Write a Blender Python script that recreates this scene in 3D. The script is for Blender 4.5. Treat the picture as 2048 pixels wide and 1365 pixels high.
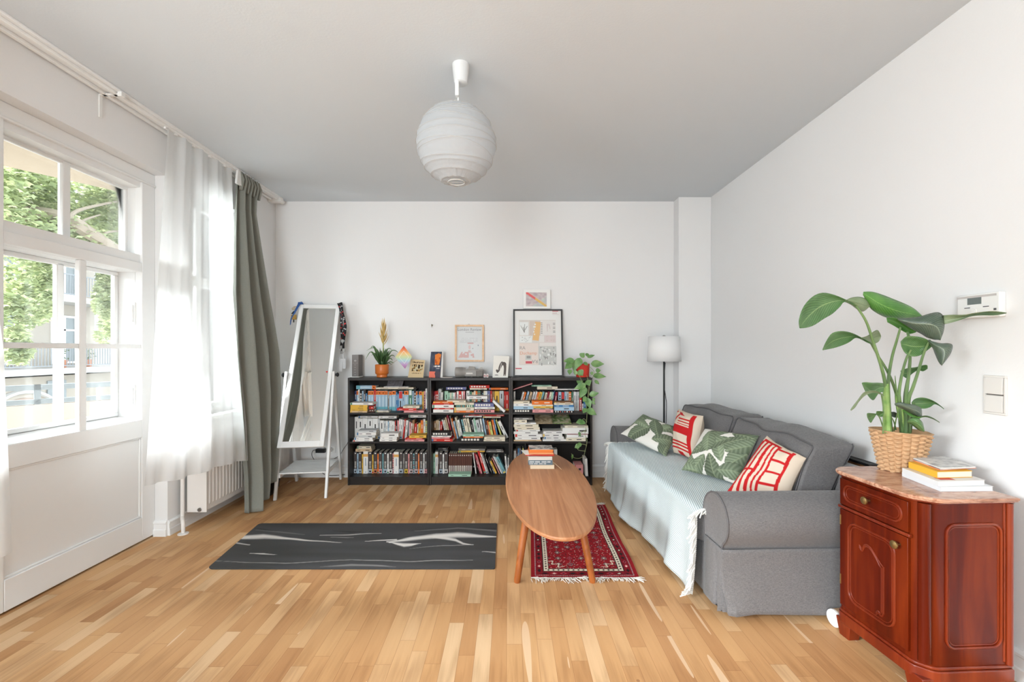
import bpy, bmesh, math, random
import numpy as np
from mathutils import Vector, Matrix, noise
random.seed(7)
C = bpy.context.scene.collection
for o in list(bpy.data.objects): bpy.data.objects.remove(o)

# ------------------------------------------------------------------ camera, world, lights, exposure
F = 890.0; CX = 1018.0; CY = 700.0; EYE = 1.33          # focal length in pixels of a 2048 px frame
cam = bpy.data.cameras.new('camera'); camo = bpy.data.objects.new('camera', cam); C.objects.link(camo)
cam.sensor_width = 36; cam.lens = F/2048*36; cam.clip_start = 0.05; cam.clip_end = 300
camo.location = (0, 0, EYE); camo.rotation_euler = (math.pi/2, 0, 0)
cam.shift_x = (1024-CX)/2048; cam.shift_y = (CY-682.5)/2048
bpy.context.scene.camera = camo
sc = bpy.context.scene
sc.view_settings.view_transform = 'Standard'; sc.view_settings.look = 'None'
sc.view_settings.gamma = 1; sc.view_settings.exposure = 1.26; sc.view_settings.use_curve_mapping = False
world = bpy.data.worlds.new('overcast_sky'); sc.world = world; world.use_nodes = True
bg = world.node_tree.nodes['Background']; bg.inputs[0].default_value = (0.85, 0.94, 1.0, 1); bg.inputs[1].default_value = 1.9

def area(name, loc, rot, sx, sy, power, col):
    l = bpy.data.lights.new(name, 'AREA'); l.shape = 'RECTANGLE'; l.size = sx; l.size_y = sy
    l.energy = power; l.color = col
    o = bpy.data.objects.new(name, l); o.location = loc; o.rotation_euler = rot; C.objects.link(o); return o
# fill lamps added in made-up, unseen openings left of and behind the camera
area('left_fill_light', (-2.62, -0.30, 1.65), (0, -math.pi/2, 0), 1.7, 1.7, 20, (0.85, 0.945, 1.0))
area('rear_fill_light', (-1.15, -2.60, 1.6), (math.pi/2, 0, 0), 1.5, 1.9, 50, (0.85, 0.945, 1.0))
area('voile_window_fill', (-2.72, 3.745, 1.68), (0, -math.pi/2, 0), 1.7, 0.56, 11, (0.88, 0.955, 1.0))  # lamp added outside the voiled window to strengthen its daylight
sun = bpy.data.lights.new('sky_fill_sun', 'SUN'); sun.energy = 14.0; sun.angle = math.radians(40); sun.color = (0.92, 0.97, 1.0)  # broad soft sun added to stand in for bright sky
suno = bpy.data.objects.new('sky_fill_sun', sun); C.objects.link(suno); suno.location = (-10, 3, 10)
suno.rotation_euler = Vector((0.82, 0.34, -0.50)).to_track_quat('-Z', 'Y').to_euler()

# ------------------------------------------------------------------ helpers
def PX(px, Y): return (px-CX)/F*Y
def PZ(py, Y): return EYE-(py-CY)/F*Y
def P(px, py, Y): return Vector((PX(px, Y), Y, PZ(py, Y)))
def lin(c):
    c = c/255.0
    return c/12.92 if c <= 0.04045 else ((c+0.055)/1.055)**2.4
def RGB(r, g, b): return (lin(r), lin(g), lin(b), 1)
_m = {}
def mat(name, col, rough=0.6, metal=0.0, spec=0.4, bump=0, bscale=200, var=0, vscale=6, trans=0, coat=0, sheen=0):
    if name in _m: return _m[name]
    m = bpy.data.materials.new(name); m.use_nodes = True; nt = m.node_tree; b = nt.nodes['Principled BSDF']
    if len(col) == 3: col = RGB(*col)
    b.inputs['Base Color'].default_value = col; b.inputs['Roughness'].default_value = rough
    b.inputs['Metallic'].default_value = metal; b.inputs['Specular IOR Level'].default_value = spec
    b.inputs['Coat Weight'].default_value = coat; b.inputs['Sheen Weight'].default_value = sheen
    m.diffuse_color = col
    if var or bump:
        tc = nt.nodes.new('ShaderNodeTexCoord')
    if var:
        n = nt.nodes.new('ShaderNodeTexNoise'); n.inputs['Scale'].default_value = vscale; n.inputs['Detail'].default_value = 4
        nt.links.new(tc.outputs['Object'], n.inputs['Vector'])
        hs = nt.nodes.new('ShaderNodeHueSaturation'); hs.inputs['Color'].default_value = col
        mr = nt.nodes.new('ShaderNodeMapRange'); mr.inputs['To Min'].default_value = 1-var; mr.inputs['To Max'].default_value = 1+var
        nt.links.new(n.outputs['Fac'], mr.inputs['Value']); nt.links.new(mr.outputs[0], hs.inputs['Value'])
        nt.links.new(hs.outputs[0], b.inputs['Base Color'])
    if bump:
        n2 = nt.nodes.new('ShaderNodeTexNoise'); n2.inputs['Scale'].default_value = bscale; n2.inputs['Detail'].default_value = 3
        nt.links.new(tc.outputs['Object'], n2.inputs['Vector'])
        bp = nt.nodes.new('ShaderNodeBump'); bp.inputs['Strength'].default_value = bump; bp.inputs['Distance'].default_value = 0.004
        nt.links.new(n2.outputs['Fac'], bp.inputs['Height']); nt.links.new(bp.outputs[0], b.inputs['Normal'])
    _m[name] = m; return m
def colmat(r, g, b, rough=0.62): return mat('paint_%d_%d_%d' % (r, g, b), (r, g, b), rough, spec=0.3)
def attrmat(name, rough=0.85, bump=0.25, bscale=900, sheen=0):
    if name in _m: return _m[name]
    m = mat(name, (200, 200, 200), rough, bump=bump, bscale=bscale, sheen=sheen, spec=0.2); nt = m.node_tree
    a = nt.nodes.new('ShaderNodeVertexColor'); a.layer_name = 'Col'
    nt.links.new(a.outputs['Color'], nt.nodes['Principled BSDF'].inputs['Base Color']); return m
def N(nt, typ, **kw):
    n = nt.nodes.new(typ)
    for k, v in kw.items():
        if k.startswith('i_'): n.inputs[k[2:].replace('_', ' ')].default_value = v
        elif k.startswith('n_'): n.inputs[int(k[2:])].default_value = v
        else: setattr(n, k, v)
    return n
def M2(nt, op, a, b=None, c=None):
    n = nt.nodes.new('ShaderNodeMath'); n.operation = op
    for i, v in enumerate((a, b, c)):
        if v is None: continue
        if isinstance(v, (int, float)): n.inputs[i].default_value = v
        else: nt.links.new(v, n.inputs[i])
    return n.outputs[0]
def ramp(nt, fac, stops, interp='LINEAR'):
    r = nt.nodes.new('ShaderNodeValToRGB'); e = r.color_ramp.elements; r.color_ramp.interpolation = interp
    while len(e) < len(stops): e.new(0.5)
    for i, (p, c) in enumerate(stops):
        e[i].position = p; e[i].color = c if len(c) == 4 else RGB(*c)
    nt.links.new(fac, r.inputs[0]); return r.outputs[0]

ORG = {}
class MB:
    def __init__(s, xf=None): s.v = []; s.f = []; s.m = []; s.c = []; s.xf = xf; s.uv = None
    def pt(s, p, col=None):
        p = Vector(p)
        if s.xf is not None: p = s.xf @ p
        s.v.append(p); s.c.append(col); return len(s.v)-1
    def face(s, idx, mi=0): s.f.append(tuple(idx)); s.m.append(mi)
    def box(s, a, b, mi=0, R=None, piv=None, mis=None):
        x0, y0, z0 = a; x1, y1, z1 = b
        pts = [(x0, y0, z0), (x1, y0, z0), (x1, y1, z0), (x0, y1, z0), (x0, y0, z1), (x1, y0, z1), (x1, y1, z1), (x0, y1, z1)]
        if R is not None:
            pv = Vector(piv); pts = [R @ (Vector(p)-pv)+pv for p in pts]
        i = [s.pt(p) for p in pts]
        fs = [(0, 3, 2, 1), (4, 5, 6, 7), (0, 1, 5, 4), (1, 2, 6, 5), (2, 3, 7, 6), (3, 0, 4, 7)]
        for k, q in enumerate(fs): s.face([i[j] for j in q], mis[k] if mis else mi)
    def hexa(s, pts, mi=0):
        i = [s.pt(p) for p in pts]
        for q in [(0, 3, 2, 1), (4, 5, 6, 7), (0, 1, 5, 4), (1, 2, 6, 5), (2, 3, 7, 6), (3, 0, 4, 7)]: s.face([i[j] for j in q], mi)
    def grid(s, rows, mi=0, cols=None, closed=False):
        """rows: list of lists of points"""
        ids = []
        for a, r in enumerate(rows):
            ids.append([s.pt(p, cols[a][b] if cols is not None else None) for b, p in enumerate(r)])
        n = len(rows[0])
        for a in range(len(rows)-1):
            for b in range(n if closed else n-1):
                c = (b+1) % n
                s.face((ids[a][b], ids[a][c], ids[a+1][c], ids[a+1][b]), mi)
        return ids
    def tube(s, pts, r, n=8, mi=0, cap=True, sq=1.0):
        pts = [Vector(p) for p in pts]
        k = len(pts); rr = r if isinstance(r, (list, tuple)) else [r]*k
        up = None; rows = []
        for i in range(k):
            t = (pts[min(i+1, k-1)]-pts[max(i-1, 0)])
            if t.length < 1e-9: t = Vector((0, 0, 1))
            t.normalize()
            if up is None:
                up = Vector((0, 0, 1)) if abs(t.z) < 0.9 else Vector((1, 0, 0))
            b = t.cross(up)
            if b.length < 1e-6: b = t.cross(Vector((0, 1, 0.1)))
            b.normalize(); up = b.cross(t).normalized()
            rows.append([pts[i]+(b*math.cos(2*math.pi*j/n)+up*math.sin(2*math.pi*j/n)*sq)*rr[i] for j in range(n)])
        ids = s.grid(rows, mi, closed=True)
        if cap: s.face(list(reversed(ids[0])), mi); s.face(ids[-1], mi)
    def lathe(s, c, prof, n=32, mi=0, cap=(True, True)):
        c = Vector(c)
        rows = [[c+Vector((r*math.cos(2*math.pi*j/n), r*math.sin(2*math.pi*j/n), z)) for j in range(n)] for r, z in prof]
        ids = s.grid(rows, mi, closed=True)
        if cap[0]: s.face(list(reversed(ids[0])), mi)
        if cap[1]: s.face(ids[-1], mi)
    def prism(s, poly, d, mi=0, mi_side=None):
        """poly: 3D points in order, d: extrusion vector"""
        d = Vector(d); a = [s.pt(p) for p in poly]; b = [s.pt(Vector(p)+d) for p in poly]
        s.face(list(reversed(a)), mi); s.face(b, mi); n = len(a)
        for i in range(n): s.face((a[i], a[(i+1) % n], b[(i+1) % n], b[i]), mi if mi_side is None else mi_side)
    def ball(s, c, r, n=12, mi=0, sc=(1, 1, 1)):
        c = Vector(c); prof = [(r*math.sin(math.pi*k/n), -r*math.cos(math.pi*k/n)) for k in range(1, n)]
        rows = [[c+Vector((q*math.cos(2*math.pi*j/n)*sc[0], q*math.sin(2*math.pi*j/n)*sc[1], z*sc[2])) for j in range(n)] for q, z in prof]
        ids = s.grid(rows, mi, closed=True); s.face(list(reversed(ids[0])), mi); s.face(ids[-1], mi)
    def build(s, name, mats, parent=None, smooth=True, bevel=0, solid=0, subd=0, ang=0.7):
        if not isinstance(mats, (list, tuple)): mats = [mats]
        me = bpy.data.meshes.new(name)
        xs = [p.x for p in s.v]; ys = [p.y for p in s.v]; zs = [p.z for p in s.v]
        if parent is None: org = Vector(((min(xs)+max(xs))/2, (min(ys)+max(ys))/2, min(zs)))
        else: org = ORG[parent.name]
        me.from_pydata([p-org for p in s.v], [], s.f)
        for m in mats: me.materials.append(m)
        me.polygons.foreach_set('material_index', s.m)
        if any(c is not None for c in s.c):
            ca = me.color_attributes.new('Col', 'FLOAT_COLOR', 'POINT')
            ca.data.foreach_set('color', np.array([(0.5, 0.5, 0.5, 1) if c is None else (c[0], c[1], c[2], 1) for c in s.c], dtype=np.float32).ravel())
        if s.uv is not None:
            ul = me.uv_layers.new(name='UVMap')
            li = np.zeros(len(me.loops), dtype=np.int32); me.loops.foreach_get('vertex_index', li)
            ul.data.foreach_set('uv', np.array(s.uv, dtype=np.float32)[li].ravel())
        if smooth:
            me.polygons.foreach_set('use_smooth', [True]*len(me.polygons))
        me.update(); me.validate()
        if smooth: me.set_sharp_from_angle(angle=ang)
        o = bpy.data.objects.new(name, me); C.objects.link(o)
        if parent is None: o.location = org
        else: o.parent = parent
        ORG[o.name] = org
        if bevel:
            b = o.modifiers.new('bevel', 'BEVEL'); b.width = bevel; b.segments = 2; b.limit_method = 'ANGLE'; b.angle_limit = 0.9
        if subd:
            b = o.modifiers.new('subd', 'SUBSURF'); b.levels = subd; b.render_levels = subd
        if solid:
            b = o.modifiers.new('solid', 'SOLIDIFY'); b.thickness = solid; b.offset = 0
        return o
def thing(name, loc, label, cat, group=None):
    o = bpy.data.objects.new(name, None); o.empty_display_size = 0.1; C.objects.link(o); o.location = loc
    ORG[o.name] = Vector(loc); o['label'] = label; o['category'] = cat
    if group: o['group'] = group
    return o
def tag(o, label, cat, group=None, kind=None):
    o['label'] = label; o['category'] = cat
    if group: o['group'] = group
    if kind: o['kind'] = kind
    return o
def struct(o): o['kind'] = 'structure'; return o
def sroot(name, loc):
    o = bpy.data.objects.new(name, None); C.objects.link(o); o.location = loc; ORG[o.name] = Vector(loc); o['kind'] = 'structure'; return o
def textpolys(mb, s, origin, right, up, size, mi=0, depth=0.0015):
    cu = bpy.data.curves.new('lettering', 'FONT'); cu.body = s; cu.size = 1.0
    ob = bpy.data.objects.new('lettering', cu); C.objects.link(ob)
    dg = bpy.context.evaluated_depsgraph_get(); me = ob.evaluated_get(dg).to_mesh()
    vs = [v.co.copy() for v in me.vertices]; fs = [tuple(p.vertices) for p in me.polygons]
    ob.evaluated_get(dg).to_mesh_clear(); bpy.data.objects.remove(ob); bpy.data.curves.remove(cu)
    w = max(v.x for v in vs)-min(v.x for v in vs); k = size/w; x0 = min(v.x for v in vs)
    right = Vector(right); up = Vector(up); nrm = right.cross(up).normalized()
    base = len(mb.v)
    for v in vs: mb.pt(Vector(origin)+right*((v.x-x0)*k)+up*(v.y*k)+nrm*depth)
    for f in fs: mb.face([base+i for i in f], mi)
def spline(pts, n=24):
    pts = [Vector(p) for p in pts]; out = []; k = len(pts)
    for i in range(k-1):
        p0 = pts[max(i-1, 0)]; p1 = pts[i]; p2 = pts[i+1]; p3 = pts[min(i+2, k-1)]
        m = max(2, n//(k-1))
        for j in range(m):
            t = j/m
            out.append(0.5*((2*p1)+(p2-p0)*t+(2*p0-5*p1+4*p2-p3)*t*t+(3*p1-p0-3*p2+p3)*t**3))
    out.append(pts[-1]); return out
def interp(x, xs, ys): return float(np.interp(x, xs, ys))
def frame_ring(mb, x0, x1, z0, z1, w, y0, y1, mi=0, axis='Y'):
    """rectangular ring lying in the XZ plane (axis Y) or the YZ plane (axis X)"""
    def bx(a0, a1, b0, b1):
        if axis == 'Y': mb.box((a0, y0, b0), (a1, y1, b1), mi)
        else: mb.box((y0, a0, b0), (y1, a1, b1), mi)
    bx(x0, x1, z0, z0+w); bx(x0, x1, z1-w, z1); bx(x0, x0+w, z0+w, z1-w); bx(x1-w, x1, z0+w, z1-w)

# ------------------------------------------------------------------ shared materials
def wall_mat(name, col):
    return mat(name, col, 0.9, spec=0.15, bump=0.12, bscale=90, var=0.012, vscale=1.5)
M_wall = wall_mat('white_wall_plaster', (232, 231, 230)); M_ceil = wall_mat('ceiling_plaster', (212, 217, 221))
M_paint = mat('white_gloss_paint', (236, 236, 235), 0.42, spec=0.4, bump=0.05, bscale=30)
M_white = mat('white_plastic', (236, 235, 232), 0.4)
M_black = mat('black_plastic', (22, 22, 23), 0.45)
M_dgrey = mat('dark_grey_plastic', (82, 80, 79), 0.5)
M_metal = mat('brushed_metal', (150, 148, 145), 0.35, metal=1)
def glass():
    m = bpy.data.materials.new('window_glass'); m.use_nodes = True; nt = m.node_tree; nt.nodes.clear()
    t = N(nt, 'ShaderNodeBsdfTransparent'); g = N(nt, 'ShaderNodeBsdfGlossy'); g.inputs['Roughness'].default_value = 0.02
    mx = N(nt, 'ShaderNodeMixShader'); fr = N(nt, 'ShaderNodeFresnel'); fr.inputs[0].default_value = 1.3
    out = N(nt, 'ShaderNodeOutputMaterial')
    t.inputs[0].default_value = (0.97, 0.98, 0.98, 1)
    nt.links.new(fr.outputs[0], mx.inputs[0]); nt.links.new(t.outputs[0], mx.inputs[1]); nt.links.new(g.outputs[0], mx.inputs[2])
    nt.links.new(mx.outputs[0], out.inputs[0]); return m
M_glass = glass()
def cloth_thin(name, col, transp, rough=0.9, tl=0.55):
    m = bpy.data.materials.new(name); m.use_nodes = True; nt = m.node_tree; nt.nodes.clear()
    d = N(nt, 'ShaderNodeBsdfDiffuse'); d.inputs[0].default_value = RGB(*col)
    t = N(nt, 'ShaderNodeBsdfTranslucent'); t.inputs[0].default_value = RGB(*col)
    tr = N(nt, 'ShaderNodeBsdfTransparent'); a = N(nt, 'ShaderNodeMixShader'); a.inputs[0].default_value = tl
    b = N(nt, 'ShaderNodeMixShader'); b.inputs[0].default_value = transp; out = N(nt, 'ShaderNodeOutputMaterial')
    nt.links.new(d.outputs[0], a.inputs[1]); nt.links.new(t.outputs[0], a.inputs[2])
    nt.links.new(a.outputs[0], b.inputs[1]); nt.links.new(tr.outputs[0], b.inputs[2]); nt.links.new(b.outputs[0], out.inputs[0])
    return m
M_sheer = cloth_thin('sheer_white_voile', (238, 238, 237), 0.18)
M_paper = cloth_thin('lamp_rice_paper', (216, 218, 220), 0.0)

def floor_mat():
    m = bpy.data.materials.new('oak_strip_parquet'); m.use_nodes = True; nt = m.node_tree; b = nt.nodes['Principled BSDF']; L = nt.links.new
    tc = N(nt, 'ShaderNodeTexCoord'); sp = N(nt, 'ShaderNodeSeparateXYZ'); L(tc.outputs['Object'], sp.inputs[0])
    X = M2(nt, 'ADD', sp.outputs[0], 20.0); Y = M2(nt, 'ADD', sp.outputs[1], 20.0)
    w = 0.0695
    cx = M2(nt, 'DIVIDE', X, w); col = M2(nt, 'FLOOR', cx); fx = M2(nt, 'FRACT', cx)
    wn = N(nt, 'ShaderNodeTexWhiteNoise', noise_dimensions='1D'); L(col, wn.inputs['W'])
    wn2 = N(nt, 'ShaderNodeTexWhiteNoise', noise_dimensions='1D'); L(M2(nt, 'ADD', col, 71.3), wn2.inputs['W'])
    ln = M2(nt, 'MULTIPLY_ADD', wn2.outputs['Value'], 0.22, 0.36)
    ry = M2(nt, 'DIVIDE', M2(nt, 'MULTIPLY_ADD', wn.outputs['Value'], 3.0, Y), ln)
    row = M2(nt, 'FLOOR', ry); fy = M2(nt, 'FRACT', ry)
    cv = N(nt, 'ShaderNodeCombineXYZ'); L(col, cv.inputs[0]); L(row, cv.inputs[1])
    rn = N(nt, 'ShaderNodeTexWhiteNoise', noise_dimensions='2D'); L(cv.outputs[0], rn.inputs['Vector'])
    base = ramp(nt, rn.outputs['Value'], [(0, (188, 139, 94)), (0.10, (197, 149, 102)), (0.35, (204, 157, 109)), (0.65, (209, 163, 114)), (0.90, (216, 174, 128)), (1, (224, 190, 150))])
    # grain stretched along the boards
    gv = N(nt, 'ShaderNodeCombineXYZ'); L(M2(nt, 'MULTIPLY', X, 34.0), gv.inputs[0]); L(M2(nt, 'MULTIPLY_ADD', rn.outputs['Value'], 37.0, M2(nt, 'MULTIPLY', Y, 2.2)), gv.inputs[1])
    g1 = N(nt, 'ShaderNodeTexNoise', i_Scale=1.6, i_Detail=5.0, i_Distortion=0.6); L(gv.outputs[0], g1.inputs['Vector'])
    wv = N(nt, 'ShaderNodeTexWave', wave_type='RINGS', i_Scale=0.35, i_Distortion=6.0, i_Detail=2.0, i_Detail_Scale=0.6); 
    off = N(nt, 'ShaderNodeCombineXYZ'); L(M2(nt, 'MULTIPLY_ADD', rn.outputs['Value'], 90.0, M2(nt, 'MULTIPLY', X, 22.0)), off.inputs[0]); L(M2(nt, 'MULTIPLY', Y, 1.6), off.inputs[1]); L(off.outputs[0], wv.inputs['Vector'])
    gg = M2(nt, 'ADD', M2(nt, 'MULTIPLY', g1.outputs['Fac'], 0.62), M2(nt, 'MULTIPLY', wv.outputs['Fac'], 0.38))
    mul = ramp(nt, gg, [(0.2, (214, 206, 198)), (0.5, (246, 243, 240)), (0.8, (255, 255, 255))])
    mx = N(nt, 'ShaderNodeMixRGB', blend_type='MULTIPLY'); mx.inputs[0].default_value = 0.9; L(base, mx.inputs[1]); L(mul, mx.inputs[2])
    # joints
    ex = M2(nt, 'MINIMUM', fx, M2(nt, 'SUBTRACT', 1.0, fx)); ey = M2(nt, 'MULTIPLY', M2(nt, 'MINIMUM', fy, M2(nt, 'SUBTRACT', 1.0, fy)), M2(nt, 'DIVIDE', ln, w))
    j = M2(nt, 'LESS_THAN', M2(nt, 'MINIMUM', ex, ey), 0.012)
    mj = N(nt, 'ShaderNodeMixRGB', blend_type='MULTIPLY'); L(M2(nt, 'MULTIPLY', j, 0.45), mj.inputs[0]); L(mx.outputs[0], mj.inputs[1]); mj.inputs[2].default_value = RGB(150, 104, 64)
    # pale sapwood streaks
    sv = N(nt, 'ShaderNodeCombineXYZ'); L(M2(nt, 'MULTIPLY', X, 14.0), sv.inputs[0]); L(M2(nt, 'MULTIPLY_ADD', rn.outputs['Value'], 50.0, M2(nt, 'MULTIPLY', Y, 1.1)), sv.inputs[1])
    sn = N(nt, 'ShaderNodeTexNoise', i_Scale=1.0, i_Detail=0.0); L(sv.outputs[0], sn.inputs['Vector'])
    st = M2(nt, 'MULTIPLY', M2(nt, 'GREATER_THAN', sn.outputs['Fac'], 0.775), 0.5)
    ms = N(nt, 'ShaderNodeMixRGB'); L(st, ms.inputs[0]); L(mj.outputs[0], ms.inputs[1]); ms.inputs[2].default_value = RGB(238, 212, 180)
    # knots
    kn = N(nt, 'ShaderNodeTexVoronoi', i_Scale=3.1); L(tc.outputs['Object'], kn.inputs['Vector'])
    kk = M2(nt, 'LESS_THAN', kn.outputs['Distance'], 0.022)
    mk = N(nt, 'ShaderNodeMixRGB'); L(M2(nt, 'MULTIPLY', kk, 0.55), mk.inputs[0]); L(ms.outputs[0], mk.inputs[1]); mk.inputs[2].default_value = RGB(120, 72, 44)
    L(mk.outputs[0], b.inputs['Base Color'])
    b.inputs['Roughness'].default_value = 0.55; b.inputs['Specular IOR Level'].default_value = 0.22
    bp = N(nt, 'ShaderNodeBump'); bp.inputs['Strength'].default_value = 0.15; bp.inputs['Distance'].default_value = 0.001
    L(M2(nt, 'SUBTRACT', g1.outputs['Fac'], j), bp.inputs['Height']); L(bp.outputs[0], b.inputs['Normal'])
    return m
def wood_mat(name, c1, c2, c3, sx=30, sy=1.5, rough=0.4, axis='Y', coat=0, scale=1.0, spec=0.3):
    m = bpy.data.materials.new(name); m.use_nodes = True; nt = m.node_tree; b = nt.nodes['Principled BSDF']; L = nt.links.new
    tc = N(nt, 'ShaderNodeTexCoord'); mp = N(nt, 'ShaderNodeMapping')
    s = {'Y': (sx, sy, sx), 'Z': (sx, sx, sy), 'X': (sy, sx, sx)}[axis]; mp.inputs['Scale'].default_value = s
    L(tc.outputs['Object'], mp.inputs[0])
    n1 = N(nt, 'ShaderNodeTexNoise', i_Scale=scale, i_Detail=6.0, i_Distortion=1.2); L(mp.outputs[0], n1.inputs['Vector'])
    n2 = N(nt, 'ShaderNodeTexNoise', i_Scale=scale*0.22, i_Detail=2.0); L(mp.outputs[0], n2.inputs['Vector'])
    f = M2(nt, 'ADD', M2(nt, 'MULTIPLY', n1.outputs['Fac'], 0.6), M2(nt, 'MULTIPLY', n2.outputs['Fac'], 0.4))
    L(ramp(nt, f, [(0.32, c1), (0.5, c2), (0.66, c3)]), b.inputs['Base Color'])
    b.inputs['Roughness'].default_value = rough; b.inputs['Coat Weight'].default_value = coat; b.inputs['Specular IOR Level'].default_value = spec; b.inputs['Coat Roughness'].default_value = 0.15
    bp = N(nt, 'ShaderNodeBump'); bp.inputs['Strength'].default_value = 0.1; bp.inputs['Distance'].default_value = 0.001
    L(n1.outputs['Fac'], bp.inputs['Height']); L(bp.outputs[0], b.inputs['Normal'])
    m.diffuse_color = RGB(*c2); return m
M_floor = floor_mat()

# ------------------------------------------------------------------ room shell
XL, XR, YB, ZC, YR = -2.44, 2.05, 4.65, 2.88, -2.7
b = MB(); b.box((-2.76, YR, -0.1), (XR+0.1, YB+0.1, 0)); struct(b.build('floor', M_floor, smooth=False))
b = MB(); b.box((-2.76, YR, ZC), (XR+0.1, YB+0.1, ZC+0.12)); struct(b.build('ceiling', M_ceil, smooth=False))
b = MB(); b.box((-2.76, YB, 0), (XR+0.1, YB+0.12, ZC)); struct(b.build('wall_back', M_wall, smooth=False))
b = MB(); b.box((1.72, 4.51, 0), (XR, YB, ZC)); struct(b.build('wall_pier', M_wall, smooth=False, bevel=0.004))
b = MB(); b.box((XR, YR, 0), (XR+0.12, YB+0.12, ZC)); struct(b.build('wall_right', M_wall, smooth=False))
# left wall with the balcony glazing, a narrow window behind the voile, and an unseen window added to let in light
DY0, DY1, DZ = 1.06, 3.18, 2.575
WY0, WY1, WZ0 = 3.43, 4.06, 0.80
b = MB(); W0 = -2.76
b.box((W0, YR, 0), (XL, -1.15, ZC)); b.box((W0, -1.15, 0), (XL, 0.55, 0.8)); b.box((W0, -1.15, 2.5), (XL, 0.55, ZC)); b.box((W0, 0.55, 0), (XL, DY0, ZC))
b.box((W0, DY0, DZ), (XL, DY1, ZC)); b.box((W0, DY1, 0), (XL, WY0, ZC))
b.box((W0, WY0, 0), (XL, WY1, WZ0)); b.box((W0, WY0, DZ), (XL, WY1, ZC)); b.box((W0, WY1, 0), (XL, YB, ZC))
struct(b.build('wall_left', M_wall, smooth=False))
b = MB(); frame_ring(b, -1.15, 0.55, 0.8, 2.5, 0.06, -2.56, -2.50, axis='X'); b.box((-2.55, -0.33, 0.86), (-2.51, -0.27, 2.44))
struct(b.build('added_window', M_paint, bevel=0.004))  # frame of the made-up light opening, out of view
# wall behind the photographer, with a wide opening added to let in light
b = MB(); b.box((-2.76, YR-0.12, 0), (XR+0.12, YR, 0.5)); b.box((-2.76, YR-0.12, 2.6), (XR+0.12, YR, ZC)); b.box((-2.76, YR-0.12, 0.5), (-1.95, YR, 2.6)); b.box((-0.35, YR-0.12, 0.5), (XR+0.12, YR, 2.6))
struct(b.build('wall_rear', M_wall, smooth=False))

def baseboard(name, pts, h=0.125, t=0.018):
    """pts: plan path; the board stands to the left of the path direction"""
    b = MB(); prof = [(0, 0), (t, 0), (t, h*0.42), (t*0.72, h*0.46), (t*0.72, h*0.78), (t*0.95, h*0.82), (t*0.95, h*0.9), (t*0.4, h), (0, h)]
    for (x0, y0), (x1, y1) in zip(pts[:-1], pts[1:]):
        d = Vector((x1-x0, y1-y0, 0)).normalized(); n = Vector((-d.y, d.x, 0))
        rows = [[Vector((x, y, 0))+n*a+Vector((0, 0, z)) for a, z in prof] for x, y in ((x0, y0), (x1, y1))]
        ids = b.grid(rows); b.face(list(reversed(ids[0]))); b.face(ids[1])
    return struct(b.build(name, M_paint, ang=0.4))
baseboard('baseboard_back', [(1.72, YB), (XL, YB)], 0.13)
baseboard('baseboard_pier', [(XR, 4.51), (1.72, 4.51), (1.72, YB)], 0.13)
baseboard('baseboard_left', [(XL, YB), (XL, DY1), (-2.53, DY1)], 0.11)
baseboard('baseboard_right', [(XR, YR), (XR, 4.51)], 0.13)

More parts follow.
